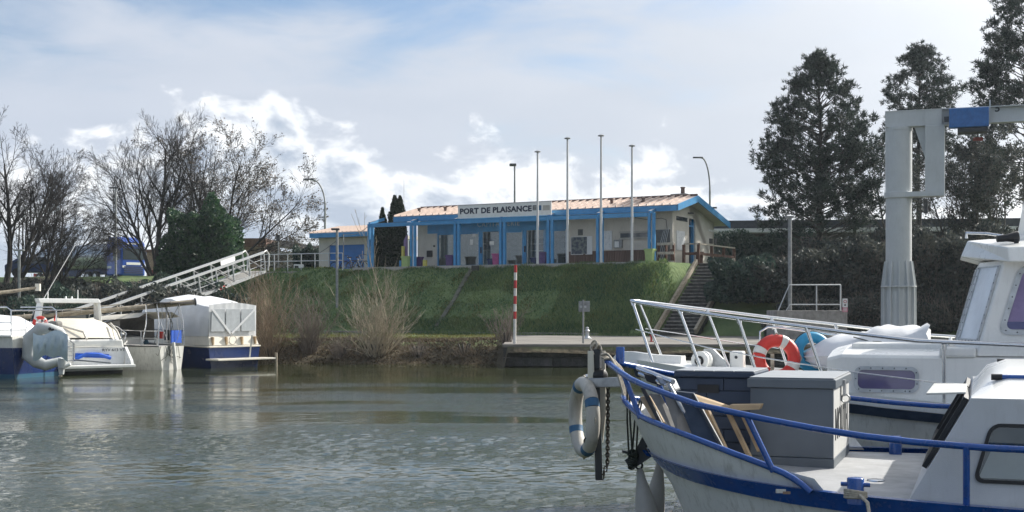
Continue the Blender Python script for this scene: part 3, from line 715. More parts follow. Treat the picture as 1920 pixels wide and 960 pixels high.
for (a, b, z0, z1) in ((1.0, 1.7, 0.3, 1.9), (4.6, 5.5, 0.2, 1.8), (6.7, 7.6, 0.2, 1.9)):
    for k in range(4): MB().bx(GA + a, 4.5, lerp(z0, z1, k / 4), GA + b, 5.15, lerp(z0, z1, k / 4) + 0.05).build('shelf', 'white_print', off)
    MB().bx(GA + a, 4.9, z0, GA + b, 5.1, z1 - 0.05).build('shelf_back', 'room_mid', off)
for px, py, wpx, hpx in ((884, 454, 6, 10), (922, 456, 8, 7), (982, 457, 5, 9), (889, 437, 7, 12)):
    a, b = BL.pt(px - wpx / 2, py - hpx / 2, VW + 0.03), BL.pt(px + wpx / 2, py + hpx / 2, VW + 0.03)
    MB().bx(a.x, VW + 0.036, b.z, b.x, VW + 0.044, a.z).build('paper_notice', 'white_print', off)
# things fixed to the cream front
def wallbox(nm, px0, py0, px1, py1, mat, dep=0.05, v=VW, bev=0.0, par=off):
    a, b = BL.pt(px0, py0, v), BL.pt(px1, py1, v)
    return MB().bx(a.x, v - dep, b.z, b.x, v - 0.003, a.z).build(nm, mat, par, bevel=bev)
wallbox('letter_box', 802, 470, 811, 482, 'black', 0.12)
wallbox('wall_light', 813, 460, 816, 463, 'dark_metal', 0.05)
bd = wallbox('map_board', 1071, 444, 1111, 477, 'white_print', 0.04); wallbox('map_sheet', 1072, 445, 1101, 476, 'map_print', 0.055, par=bd); wallbox('notice', 1102, 446, 1110, 461, 'white_print', 0.06, par=bd)
wallbox('vent_grille', 1084, 430, 1093, 441, 'room_dark', 0.03)
wallbox('notice_board', 1132, 433, 1148, 468, 'plan_print', 0.04)
cb = wallbox('post_box', 1153, 450, 1168, 465, 'grey_post', 0.18, bev=0.02); wallbox('post_box_door', 1155, 453, 1163, 464, 'white_print', 0.19, par=cb)
wn = wallbox('strip_window', 1163, 436, 1215, 446, 'pane_dark', 0.01); wallbox('window_sill', 1162, 446, 1216, 448, 'concrete_pale', 0.08, par=wn); wallbox('window_head', 1162, 434.4, 1216, 436, 'concrete_pale', 0.05, par=wn)
p = BL.pt(1177, 408, VW - 0.1); MB().torus((p.x, VW - 0.06, p.z), 0.1, 0.02, (0, 1, 0)).build('hose_ring', 'white_print', off)
pp = [BL.pt(x, y, VW - 0.02) for x, y in ((1190, 408), (1215, 412), (1240, 409), (1249, 412), (1251, 430))]
MB().tube(pp, 0.015, 5).build('cable', 'dark_metal', off)
# mesh screen with leaning poles beside the gable corner
a, b = BL.pt(1227, 431, 1.0), BL.pt(1257, 492, 1.0)
scn = MB().bx(a.x, 0.98, 0.05, b.x, 1.0, a.z).build('screen_panel', 'room_dark', off)
for k in range(4): MB().tube([(a.x + 0.1 + k * 0.12, 0.9, 0.02), (a.x + 0.55 + k * 0.1, 0.93, 1.7 + 0.05 * k)], 0.018, 6).build('leaning_pole', 'galv', scn)
# the name board above the beam
s0, s1 = BL.pt(859, 407, 0.1), BL.pt(1034, 402, 0.1); st0, st1 = BL.pt(859, 386, 0.1), BL.pt(1034, 377.5, 0.1)
sg = MB(); sg.prism([(s0.x, 0.08, 2.70), (s1.x, 0.08, 2.70), (s1.x, 0.08, st1.z), (s0.x, 0.08, st0.z - 0.0)], (0, 0.07, 0)); sg = sg.build('name_board', 'sign_white', off, bevel=0.01)
MB().bx(s0.x - 0.02, 0.065, st0.z + 0.002, s1.x + 0.02, 0.165, st0.z + 0.03).build('board_cap', 'galv', sg)
l0, l1 = BL.pt(862.5, 402, 0.08), BL.pt(997, 396, 0.08)
zt = BL.pt(862.5, 391, 0.08).z
tx['kind'] = 'stuff'; tx = text_mesh('board_lettering', 'PORT DE PLAISANCE', 0.5, 'navy_letter', sg, facing((l0.x, 0.076, l0.z), (1, 0, 0), (0, 0, 1)), offset=0.022, fit=(l1.x - l0.x, zt - l0.z), space=1.05)
tx['kind'] = 'stuff'
for px0, px1, mt in ((999, 1006.5, 'navy_letter'), (1007.5, 1015, 'buoy_blue'), (1018, 1031, 'concrete_pale')):
    a, b = BL.pt(px0, 385, 0.08), BL.pt(px1, 394, 0.08); MB().bx(a.x, 0.07, b.z, b.x, 0.079, a.z).build('board_emblem', mt, sg)
for k in range(3):
    a = BL.pt(1000, 386.5 + 2.6 * k, 0.07); b = BL.pt(1006, 387.6 + 2.6 * k, 0.07); MB().bx(a.x, 0.062, b.z, b.x, 0.069, a.z).build('emblem_wave', 'concrete_pale', sg)

# ------------------------------------------------------------------ annex with the blue garage door
VS = 2.6
A0, A1 = BL.pt(598, 500, VS).x, BL.pt(692, 500, VS).x
sh = thing('garage_annex', 'small cream annex with bright blue garage door left of the office', 'building', BL.o, BL.rz)
g0, g1, gz = BL.pt(617, 500, VS).x, BL.pt(683, 500, VS).x, BL.pt(650, 459, VS).z
et = BL.pt(582, 446, VS - 0.5).z
MB().bx(A0, VS, -0.3, g0, VS + 0.2, et).build('wall', 'cream_wall', sh); MB().bx(g1, VS, -0.3, A1, VS + 0.2, et).build('wall', 'cream_wall', sh)
MB().bx(g0, VS, gz, g1, VS + 0.2, et).build('wall', 'cream_wall', sh)
MB().bx(A0, VS + 0.2, -0.3, A0 + 0.2, VS + 5, et).build('side_wall', 'cream_wall', sh)
gd = MB().bx(g0, VS + 0.1, -0.3, g1, VS + 0.14, gz).build('garage_door', 'door_blue', sh)
for k in range(5):
    z = -0.3 + (gz + 0.3) * k / 5; MB().bx(g0 + 0.02, VS + 0.075, z + 0.02, g1 - 0.02, VS + 0.1, z + (gz + 0.3) / 5 - 0.02).build('door_panel', 'door_blue', gd)
e0 = BL.pt(581, 450, VS - 0.55).x
MB().bx(e0, VS - 0.6, et - 0.02, A1 + 0.3, VS - 0.55, et + 0.26).build('fascia', 'office_blue', sh)
MB().bx(e0, VS - 0.55, et, e0 + 0.05, VS + 5.3, et + 0.25).build('fascia', 'office_blue', sh)
nr = 14; wd = (A1 + 0.3 - e0) / nr
m = MB().prism([(0, VS - 0.62, et + 0.265), (wd - 0.012, VS - 0.62, et + 0.265), (wd - 0.012, VS + 2.6, et + 0.85), (0, VS + 2.6, et + 0.85)], (0, 0, 0.03))
m.prism([(0, VS - 0.62, et + 0.30), (0.05, VS - 0.62, et + 0.30), (0.05, VS + 2.6, et + 0.885), (0, VS + 2.6, et + 0.885)], (0, 0, 0.05))
fp = m.build('roof_panel', 'roof_metal', sh, loc=(e0, 0, 0))
for i in range(1, nr): share(fp, sh, (e0 + i * wd, 0, 0))
MB().bx(e0 + 0.06, VS - 0.5, et + 0.02, A1 + 0.3, VS + 5.2, et + 0.24).build('roof_deck', 'cream_wall', sh)
# wire from the annex roof to the first post
p = BL.pt(644, 430, 1.0)
mst = thing('wire_mast', 'thin grey mast carrying a cable in front of the garage annex', 'mast', BL.w(p.x, 1.0, 0), 0)
MB().tube([(0, 0, -0.2), (0, 0, 2.15)], 0.03, 6).build('pole', 'grey_post', mst)
pa = Vector((0, 0, 2.12)); pb = BL.w(0, 0, 2.6) - BL.w(p.x, 1.0, 0); pb.z += 0
pc = BL.w(BL.pt(560, 480, 2.0).x, 2.0, 0.6) - BL.w(p.x, 1.0, 0)
MB().tube([pa.lerp(pb, t) + Vector((0, 0, -0.25 * 4 * t * (1 - t))) for t in np.linspace(0, 1, 9)], 0.018, 4).build('cable', 'grey_post', mst)
MB().tube([pa.lerp(pc, t) + Vector((0, 0, -0.25 * 4 * t * (1 - t))) for t in np.linspace(0, 1, 9)], 0.014, 4).build('cable', 'dark_metal', mst)

# ------------------------------------------------------------------ planters, pillars and bins along the front
def planter(label, px, py_top, v, mat, w0=0.17, w1=0.24, group='square planters along the office front'):
    top = BL.pt(px, py_top, v); t = thing('planter', label, 'planter', BL.w(top.x, v, 0.014), BL.rz, group)
    h = top.z; w0 *= 0.92; w1 *= 0.84
    r = lambda a, z: [(-a, -a, z), (a, -a, z), (a, a, z), (-a, a, z)]
    m = MB(); m.loft([r(w0, 0), r(w1, h - 0.1)], True, False); m.build('pot', mat, t, bevel=0.012)
    m = MB(); m.loft([r(w1 + 0.02, h - 0.1), r(w1 + 0.035, h), r(w1 - 0.02, h), r(w1 - 0.02, h - 0.08)], True, False); m.build('rim', mat, t)
    return t
planter('tall lime green planter beside the dark hedge bay', 762, 481, -0.15, 'lime', 0.20, 0.25)
planter('tall lime green planter at the right end of the office front', 1219, 467, -0.15, 'lime', 0.20, 0.27)
planter('magenta square planter in front of the left glass door', 932, 476, 0.3, 'magenta', 0.20, 0.24)
planter('purple square planter before the dark glass panel', 845.5, 479, 0.6, 'purple', 0.22, 0.27)
planter('purple square planter before the right glass door', 1019, 473, 0.5, 'purple', 0.24, 0.27)
planter('mauve square planter right of the second blue post', 787, 482, 0.5, 'purple', 0.16, 0.18)
planter('small dark bin left of the magenta planter', 921, 485.5, 0.5, 'truck_dark', 0.15, 0.19)
planter('small dark bin left of the right purple planter', 1002, 483.5, 0.6, 'truck_dark', 0.15, 0.19)
def pillar(label, px, py_top, v, mat, slant=0.0, wd=0.11):
    top = BL.pt(px, py_top, v); t = thing('painted_pillar', label, 'pillar', BL.w(top.x, v, 0.014), BL.rz, 'painted wooden pillars beside the hedge bay')
    m = MB(); m.prism([(-wd, 0, 0), (wd, 0, 0), (wd, 0, top.z + slant), (-wd, 0, top.z - slant)], (0, 0.16, 0)); m.build('shaft', mat, t, bevel=0.01)
    MB().bx(-wd - 0.03, -0.03, 0, wd + 0.03, 0.19, 0.06).build('base', 'concrete', t)
pillar('mauve pillar with a slanted top, tallest of the painted pillars', 759.5, 446, 0.55, 'mauve', 0.16, 0.10)
pillar('yellow painted pillar behind the lime planter, left of the mauve one', 754.5, 462, 0.35, 'yellow', 0, 0.07)
pillar('yellow painted pillar just left of the second blue post', 768, 452, 0.7, 'yellow', 0, 0.08)
pillar('short yellow pillar right of the second blue post', 795.5, 488, 0.3, 'yellow', 0, 0.11)
pillar('short blue pillar at the edge of the dark hedge', 750, 489, 0.3, 'office_blue', 0, 0.06)

# ------------------------------------------------------------------ four flagpoles
for px, py, lab in ((1008, 286, 'white flagpole, leftmost and nearest the name board'), (1064, 261, 'white flagpole second from the left'),
                    (1127, 256, 'tallest white flagpole, third from the left'), (1185, 275, 'rightmost white flagpole, before the strip window')):
    b = BL.pt(px, 496, -0.85); zt = BL.pt(px, py, -0.85).z
    t = thing('flagpole', lab, 'flagpole', BL.w(b.x, -0.85, -0.3), 0, 'flagpoles in front of the office')
    MB().tube([(0, 0, 0), (0, 0, zt + 0.3)], [0.075, 0.05], 10).build('shaft', 'pole_white', t)
    MB().lathe([(0.05, zt + 0.3), (0.17, zt + 0.32), (0.17, zt + 0.36), (0.05, zt + 0.41)], 14).build('top_disc', 'grey_post', t)

# ------------------------------------------------------------------ steps and wooden balustrade
st = struct(thing('stairs', 'stone steps', 'stairs')); del st['category']; del st['label']
st.location = BL.o; st.rotation_euler = (0, 0, BL.rz)
SU0, SU1, SV0, SV1 = 19.62, 21.5, -3.35, 2.3
ns = 21
for i in range(ns):
    z1 = -(TZ - 0.86) + (i + 1) * (TZ - 0.86) / ns; v0 = lerp(SV0, SV1, i / ns); v1 = lerp(SV0, SV1, (i + 1) / ns)
    sp_ = MB().bx(SU0 + 0.02, v0 + 0.05, z1 - 0.34, SU1, v1 + 0.25, z1 - 0.062).build('step', 'quay_stone', st)
    MB().bx(SU0 + random.uniform(-0.02, 0.02), v0 + random.uniform(-0.02, 0.02), z1 - 0.06, SU1, v1 + 0.04, z1 - random.uniform(0, 0.012)).build('tread', 'step_stone', sp_, bevel=0.015)
for u in (SU0 - 0.1, SU1 + 0.1):
    MB().bar((u, SV0 - 0.3, -(TZ - 0.86) + 0.2), (u, SV1 - 0.3, 0.10), 0.14, 0.26).build('stringer', 'wood_spar', st)
bal = thing('timber_balustrade', 'weathered timber balustrade at the head of the steps', 'balustrade', BL.o, BL.rz)
path = [(18.75, 2.15), (19.5, 2.35), (19.55, 4.2), (19.6, 6.0), (19.65, 7.6)]
for i, (u, v) in enumerate(path):
    MB().bx(u - 0.07, v - 0.07, -0.1, u + 0.07, v + 0.07, 1.0 if i != 1 else 1.08).build('post', 'wood_brown', bal)
    if i:
        a = path[i - 1]
        MB().bar((a[0], a[1], 1.04), (u, v, 1.04), 0.15, 0.07).build('top_rail', 'wood_rail', bal)
        MB().bar((a[0], a[1], 0.52), (u, v, 0.52), 0.05, 0.14).build('mid_rail', 'wood_brown', bal)
MB().bar((19.55, 4.25, 0.15), (19.62, 7.5, 0.15), 0.05, 0.14).build('low_rail', 'wood_brown', bal)
fn = thing('timber_fence', 'short timber fence panel between lime planter and gable corner', 'fence', BL.o, BL.rz)
f0, f1 = BL.pt(1235, 480, 0.6).x, BL.pt(1263, 480, 0.6).x
for u in (f0, (f0 + f1) / 2, f1): MB().bx(u - 0.05, 0.55, -0.3, u + 0.05, 0.65, 1.0).build('post', 'wood_brown', fn)
for z in (0.98, 0.50, 0.02): MB().bx(f0 - 0.05, 0.49, z - 0.07, f1 + 0.05, 0.545, z + 0.07).build('rail', 'wood_rail', fn)
bn = BL.pz(1301, 495, TZ + 0.0)
t = thing('litter_bin', 'small brown litter bin behind the timber balustrade', 'bin', BL.w(19.2, 3.3, 0), 0)
MB().lathe([(0.18, 0), (0.21, 0.6), (0.23, 0.6), (0.23, 0.66), (0.2, 0.66)], 14).build('bin_body', 'wood_brown', t)

# ------------------------------------------------------------------ jib crane on the quay
CY = 48.8; cp = at(1685, 610, CY)
cr = thing('jib_crane', 'tall pale grey pillar crane with blue hoist on its boom', 'crane', (cp.x, CY, QZ))
cz = lambda py: at(1685, py, CY).z - QZ
r0 = 0.478
MB().tube([(0, 0, 0), (0, 0, cz(366))], r0, 24).build('column', 'crane_paint', cr)
MB().tube([(0, 0, cz(364)), (0, 0, cz(243))], r0 + 0.012, 24).build('rotating_column', 'crane_paint', cr)
MB().lathe([(r0 + 0.06, cz(372)), (r0 + 0.06, cz(361))], 24).build('collar', 'crane_paint', cr, bevel=0.01)
MB().lathe([(r0 + 0.03, cz(246)), (r0 + 0.03, cz(240))], 24).build('top_plate', 'crane_paint', cr)
rib = None
zb, zm, zt = 0.0, cz(536), cz(490)
for k in range(12):
    a = 2 * math.pi * (k + 0.5) / 12
    m = MB(); m.prism([(r0 - 0.02, -0.02, zb), (0.66, -0.02, zb), (0.65, -0.02, zm), (r0 + 0.05, -0.02, zt), (r0 - 0.02, -0.02, zt)], (0, 0.04, 0))
    o = m.build('base_rib', 'crane_paint', cr) if rib is None else share(rib, cr)
    rib = rib or o; o.rotation_euler = (0, 0, a)
MB().lathe([(0.66, zm - 0.05), (0.66, zm)], 24).build('base_flange', 'crane_paint', cr)
MB().lathe([(0.56, 0), (0.56, zm - 0.05)], 12, smooth=False).build('base_sleeve', 'crane_paint', cr)
MB().lathe([(1.0, 0), (1.0, 0.1)], 24).build('foundation', 'concrete', cr)
bd = (at(1920, 210, 47.2) - at(1660, 225, CY)); bd.z = 0; bd.normalize(); bn_ = Vector((-bd.y, bd.x, 0))
zb0, zb1 = cz(240), cz(210)
e0 = Vector((at(1660, 225, CY).x - cp.x, 0, 0)); L_ = 13.0
bo = thing  # noqa
def beam_box(s0, s1, w0, w1, z0, z1):
    a = e0 + bd * s0; b = e0 + bd * s1; m = MB()
    m.prism([a + bn_ * w0 + Vector((0, 0, z0)), b + bn_ * w0 + Vector((0, 0, z0)), b + bn_ * w0 + Vector((0, 0, z1)), a + bn_ * w0 + Vector((0, 0, z1))], bn_ * (w1 - w0)); return m
boom = beam_box(0, L_, -0.03, 0.03, zb0 + 0.03, zb1 - 0.03).build('boom', 'crane_paint', cr)
beam_box(0, L_, -0.20, 0.20, zb1 - 0.03, zb1).build('boom_flange', 'crane_paint', boom)
beam_box(0, L_, -0.20, 0.20, zb0, zb0 + 0.03).build('boom_flange', 'crane_paint', boom)
beam_box(0, 2.05, -0.18, -0.14, zb0 + 0.03, zb1 - 0.03).build('boom_plate', 'crane_paint', boom)
for s in (1.38, 2.02): beam_box(s, s + 0.02, -0.2, -0.03, zb0 + 0.03, zb1 - 0.03).build('stiffener', 'crane_paint', boom)
hx0 = (at(1727, 300, CY).x - cp.x - e0.x) / bd.x; hx1 = (at(1760, 300, CY).x - cp.x - e0.x) / bd.x
beam_box(hx0, hx1, -0.22, 0.22, cz(366), zb0 - 0.003).build('hanging_post', 'crane_paint', cr, bevel=0.02)
g0 = (at(1709, 300, CY).x - cp.x - e0.x) / bd.x
a = e0 + bd * g0; b = e0 + bd * (hx0 - 0.002)
m = MB(); m.prism([a + Vector((0, 0, zb0 - 0.003)), b + Vector((0, 0, zb0 - 0.003)), b + Vector((0, 0, cz(298)))], bn_ * 0.04); m.build('gusset', 'crane_paint', cr)
beam_box(0.2, hx1 - 0.02, -0.30, 0.30, cz(371), cz(362)).build('collar_arm', 'crane_paint', cr)
MB().tube([(hx0 + e0.x + 0.1, 0, cz(374)), (hx0 + e0.x + 0.1, 0, cz(400))], 0.09, 10).build('motor', 'dark_metal', cr)
h0 = (at(1777, 230, 48.2).x - cp.x - e0.x) / bd.x; h1 = (at(1846, 230, 48.0).x - cp.x - e0.x) / bd.x
ho = beam_box(h0, h1, -0.62, -0.24, cz(249), cz(214)).build('hoist', 'hoist_blue', cr, bevel=0.02)
beam_box(h0 + 0.3, h1 - 0.05, -0.5, 0.3, cz(257), cz(249.5)).build('hoist_drum', 'dark_metal', ho)
beam_box(h0 - 0.18, h0 - 0.005, -0.45, -0.3, cz(236), cz(227)).build('hoist_motor', 'dark_metal', ho)
beam_box(h1 + 0.02, h1 + 0.07, -0.26, -0.22, zb0 - 0.02, zb1 + 0.22).build('end_stop', 'crane_paint', ho)
hb = e0 + bd * (h0 + 1.02); hk = MB()
hk.tube([hb + Vector((0, 0, cz(257))), hb + Vector((0, 0, cz(266)))], 0.03, 6); hk.build('hook_rope', 'dark_metal', ho)
MB().obox(hb + Vector((0, 0, cz(268))), (0.16, 0, 0), (0, 0.08, 0), (0, 0, 0.06)).build('hook_block', 'brick_red', ho)
MB().torus(hb + Vector((0, 0, cz(274))), 0.07, 0.02, (0, 1, 0), 12, 6, -2.2, 2.2, (0, 0, -1)).build('hook', 'dark_metal', ho)
p = e0 + bd * ((at(1864, 220, 47.6).x - cp.x - e0.x) / bd.x) - bn_ * 0.036; p.z = cz(220)
text_mesh('capacity_number', '5', 0.4, 'dark_metal', boom, facing(p, bd, (0, 0, 1)), fit=(0.17, 0.28), offset=0.01)
p2 = p + bd * 0.22 + Vector((0, 0, 0.17)); text_mesh('capacity_unit', 'T', 0.2, 'dark_metal', boom, facing(p2, bd, (0, 0, 1)), fit=(0.09, 0.12), offset=0.005)

# ------------------------------------------------------------------ concrete valve block with railing, mast beside it
KY = 55.0
k0, k1 = at(1456, 582, KY), at(1589, 582, KY)
kb = thing('concrete_block', 'stained concrete block with steel guard rail on the quay', 'block', (k0.x, KY, QZ))
kw, kh = k1.x - k0.x, k0.z - QZ
MB().bx(0, 0, 0, kw, 2.2, kh).build('block_body', 'concrete', kb, bevel=0.03)
zr_ = at(0, 534, KY).z - QZ; zm_ = at(0, 571, KY).z - QZ
x_ = lambda px: at(px, 0, KY).x - k0.x
for px in (1532, 1577, 1583): MB().tube([(x_(px), 0.1 if px < 1580 else 0.6, kh), (x_(px), 0.1 if px < 1580 else 0.6, zr_)], 0.03, 6).build('rail_post', 'galv', kb)
MB().tube([(x_(1460), 0.1, kh), (x_(1481), 0.1, zr_), (x_(1577), 0.1, zr_), (x_(1583), 0.6, zr_)], 0.028, 6).build('top_rail', 'galv', kb)
MB().tube([(x_(1481), 0.1, zm_), (x_(1577), 0.1, zm_)], 0.024, 6).build('mid_rail', 'galv', kb)
MB().bar((x_(1475), 0.1, kh), (x_(1482), 0.1, zm_), 0.03, 0.03).build('rail_brace', 'galv', kb)
sgn = thing('warning_sign', 'small white and pink warning plate on the guard rail corner', 'sign', at(1585, 575, KY - 0.05))
MB().bx(-0.12, 0, -0.02, 0.10, 0.02, 0.35).build('plate', 'white_print', sgn); MB().bx(-0.12, -0.004, -0.23, 0.10, 0.02, -0.024).build('lower_plate', 'pink_print', sgn)
for z in (-0.06, -0.12, -0.18): MB().bx(-0.09, -0.008, z - 0.012, 0.07, -0.005, z + 0.012).build('print_line', 'white_print', sgn)
MB().torus((-0.01, -0.006, 0.22), 0.06, 0.012, (0, 1, 0), 16, 4).build('print_ring', 'stripe_red', sgn); MB().bx(-0.05, -0.008, 0.04, 0.03, -0.004, 0.1).build('print_figure', 'black', sgn)
pm = thing('lamp_post', 'plain grey lamp post standing on the concrete block', 'lamp', (at(1481, 0, KY + 0.3).x, KY + 0.3, QZ + kh))
hm = at(0, 409, KY + 0.3).z - QZ - kh
MB().tube([(0, 0, 0), (0, 0, hm)], 0.085, 10).build('pole', 'grey_post', pm)
MB().bx(-0.20, -0.12, hm, 0.16, 0.14, hm + 0.1).build('lamp_head', 'grey_post', pm, bevel=0.03)

# ------------------------------------------------------------------ small things on the quay
SY = QY + 0.6
t = thing('striped_pole', 'red and white banded pole at the quay corner', 'pole', (at(965, 0, SY).x, SY, QZ))
zz = [at(0, y, SY).z - QZ for y in (645, 598, 584, 570, 555, 540.5, 525.5, 511, 497)]
cols = ['stripe_white', 'stripe_red'] * 4
for i in range(8): MB().tube([(0.0 + 0.004 * i, 0, max(0, zz[i])), (0.0 + 0.004 * (i + 1), 0, zz[i + 1])], 0.055, 10).build('band', cols[i], t)
t = thing('road_sign', 'grey sign on a thin post seen from behind', 'sign', (at(1093.5, 0, 47.9).x, 47.9, QZ))
h_ = at(0, 562, 47.9).z - QZ
MB().tube([(0, 0, 0), (0, 0, h_)], 0.035, 8).build('post', 'grey_post', t)
MB().bx(-0.17, 0.04, h_ - 0.45, 0.25, 0.06, h_ - 0.05).build('plate', 'grey_post', t, bevel=0.01); MB().bx(-0.12, 0.02, h_ - 0.3, 0.12, 0.04, h_ - 0.22).build('clamp', 'galv', t)
b = ground_at(1101, 636, QZ)
t = thing('mooring_bollard', 'grey cast mooring bollard on the quay edge', 'bollard', b)
MB().lathe([(0.20, 0), (0.20, 0.04), (0.11, 0.08), (0.085, 0.14), (0.085, 0.32), (0.11, 0.36), (0.075, 0.40), (0.06, 0.45), (0.075, 0.50), (0.03, 0.53)], 16).build('casting', 'galv', t)
MB().tube([(-0.13, 0, 0.34), (0.13, 0, 0.34)], 0.02, 8).build('cross_pin', 'dark_metal', t)
b = ground_at(1224, 641, QZ)
t = thing('mooring_cleat', 'small red mooring bracket on the quay top', 'bollard', b)
MB().bx(-0.12, -0.08, 0, 0.10, 0.08, 0.03).build('base', 'stripe_red', t); MB().bx(-0.09, -0.06, 0.03, -0.03, 0.06, 0.24).build('upright', 'stripe_red', t); MB().bx(-0.12, -0.07, 0.22, 0.08, 0.07, 0.27).build('cap', 'stripe_red', t)
# concrete gutter down the bank
p0 = BL.pz(883, 534, 3.75); p0 = BF.pt(884, 534, -1.55); p1 = BF.pt(818, 612, -5.2)
gt = thing('drain_gutter', 'concrete drain gutter running down the grass bank', 'gutter')
prev = None
for i in range(7):
    u_ = lerp(p0.x, p1.x, i / 6); v_ = lerp(-1.55, -5.2, i / 6); w_ = BF.w(u_, v_); c_ = Vector((w_.x, w_.y, land_z(w_.x, w_.y) + 0.03))
    if prev is not None: MB().bar(prev, prev.lerp(c_, 0.97), 0.24, 0.10).build('gutter_stone', 'moss_stone', gt)
    prev = c_
w_ = BF.w(p0.x + 0.15, -1.4); MB().obox((w_.x, w_.y, land_z(w_.x, w_.y) + 0.08), (0.2, 0, 0), (0, 0.2, 0), (0, 0, 0.14)).build('gutter_head', 'quay_stone', gt)

# ------------------------------------------------------------------ long dark flat-roofed building behind the hedges
LB = Frame(at(1325, 0, 96).x, 96, BF.rz * 0.25, 0)
lb = thing('flat_roofed_hall', 'long low hall with dark flat roof behind the right hedges', 'building', (LB.o.x, LB.o.y, 4.5), LB.rz)
zt = at(0, 415, 96).z - 4.5; zf = at(0, 430, 96).z - 4.5
MB().bx(0, -0.6, zf, 27, 10, zt).build('roof_edge', 'flat_roof_dark', lb)
MB().bx(0.3, -0.75, zf - 0.30, 27, 9.8, zf).build('gutter', 'cladding', lb)
MB().bx(0.5, 0.2, 0, 27, 9.5, zf - 0.32).build('wall', 'quay_stone', lb)
for k in range(8): w_ = MB().bx(1.2 + k * 3.2, 0.14, 0.7, 3.4 + k * 3.2, 0.2, 2.3).build('window', 'pane_dark', lb); MB().bx(1.2 + k * 3.2, 0.08, 0.62, 3.4 + k * 3.2, 0.138, 0.70).build('sill', 'concrete_pale', w_)

# ------------------------------------------------------------------ vegetation
def segs_mesh(name, segs, mat, parent, n=4, smooth=True):
    S = np.array([(*a, *b, ra, rb) for a, b, ra, rb in segs], float)
    A, B, ra, rb = S[:, :3], S[:, 3:6], S[:, 6], S[:, 7]
    d = B - A; ln = np.linalg.norm(d, axis=1, keepdims=True); d = d / np.maximum(ln, 1e-9)
    ref = np.where(np.abs(d[:, 2:3]) < 0.9, np.array([[0, 0, 1.0]]), np.array([[1.0, 0, 0]]))
    u = np.cross(d, ref); u /= np.linalg.norm(u, axis=1, keepdims=True); w_ = np.cross(d, u)
    V = []
    for k in range(n):
        c, s = math.cos(2 * math.pi * k / n), math.sin(2 * math.pi * k / n); V.append(A + (u * c + w_ * s) * ra[:, None])
    for k in range(n):
        c, s = math.cos(2 * math.pi * k / n), math.sin(2 * math.pi * k / n); V.append(B + (u * c + w_ * s) * rb[:, None])
    m = len(S); V = np.stack(V, 1).reshape(-1, 3); b0 = np.arange(m)[:, None] * 2 * n
    Fc = np.concatenate([b0 + np.array([[k, (k + 1) % n, n + (k + 1) % n, n + k]]) for k in range(n)])
    return raw(name, V, Fc, mat, parent, smooth)
def leaves(name, P, size, mat, parent, aspect=0.55, up=0.0, dirs=None):
    P = np.asarray(P, float); n = len(P)
    a = rng.normal(size=(n, 3)) if dirs is None else np.asarray(dirs) + 0.5 * rng.normal(size=(n, 3))
    a[:, 2] += up; a /= np.linalg.norm(a, axis=1, keepdims=True)
    r = rng.normal(size=(n, 3)); b = np.cross(a, r); b /= np.linalg.norm(b, axis=1, keepdims=True)
    s = (size * rng.uniform(0.6, 1.35, n))[:, None]
    V = np.stack([P - b * s * aspect * 0.5, P + a * s * 0.5 - b * s * aspect * 0.05, P + b * s * aspect * 0.5, P - a * s * 0.5], 1).reshape(-1, 3)
    i = np.arange(n) * 4
    o = raw(name, V, np.stack([i, i + 1, i + 2, i + 3], 1), mat, parent)
    return o
def grow(segs, tips, p, d, l, r, lvl, P, rnd):
    n = P['n'][lvl]; q = p.copy(); dd = d.copy(); step = l / n
    for i in range(n):
        t = (i + 1) / n
        dd = (dd + Vector((rnd.gauss(0, P['wob']), rnd.gauss(0, P['wob']), rnd.gauss(0, P['wob']) + P['up'][lvl]))).normalized()
        q2 = q + dd * step; ra = r * (1 - 0.75 * (i / n)); rb = r * (1 - 0.75 * t)
        segs.append((tuple(q), tuple(q2), max(ra, P['rmin']), max(rb, P['rmin'] * 0.8))); q = q2
        if lvl < P['lv'] and t > P['bare'][lvl]:
            for _ in range(P['kids'][lvl]):
                if rnd.random() < P['prob'][lvl]:
                    ax = dd.orthogonal().normalized(); ax.rotate(Matrix.Rotation(rnd.uniform(0, 6.283), 3, dd))
                    nd = (dd * math.cos(P['ang'][lvl]) + ax * math.sin(P['ang'][lvl])).normalized()
                    grow(segs, tips, q, nd, l * P['len'][lvl] * rnd.uniform(0.6, 1.15) * (1.15 - 0.5 * t), max(rb * 0.62, P['rmin']), lvl + 1, P, rnd)
    tips.append(q)
def bare_tree(name, label, base, stems, P, seed, group, mat='bark', pods=0):
    rnd = random.Random(seed); t = thing(name, label, 'tree', base, 0, group)
    trunk, twigs, tips = [], [], []
    for (dx, dy, dz, l, r, ox, oy) in stems:
        s2 = []; grow(s2, tips, Vector((ox, oy, -0.2)), Vector((dx, dy, dz)).normalized(), l, r, 0, P, rnd)
        for s in s2: (trunk if s[2] > min(0.035, r * 0.6) else twigs).append(s)
    segs_mesh('trunk', trunk, mat, t, 6); o = segs_mesh('crown', twigs, mat, t, 3); o['kind'] = 'stuff'
    if pods:
        tp = [p for p in tips if rnd.random() < pods]
        pts = [(p.x + rnd.gauss(0, 0.1), p.y + rnd.gauss(0, 0.1), p.z + rnd.gauss(0, 0.1)) for p in tp for _ in range(3)]
        o = leaves('dry_leaf', pts, 0.16, 'twig_grey', t); o['kind'] = 'stuff'
    return t
PT = dict(lv=4, n=[8, 6, 5, 4, 3], wob=0.06, up=[0.015, 0.03, 0.03, 0.02, 0.01], bare=[0.22, 0.15, 0.1, 0.1, 0], kids=[2, 2, 2, 2, 0], prob=[0.85, 0.60, 0.52, 0.42, 0], ang=[0.62, 0.55, 0.5, 0.5, 0], len=[0.52, 0.60, 0.60, 0.58, 0], rmin=0.0085)
gr = 'bare trees along the left bank'
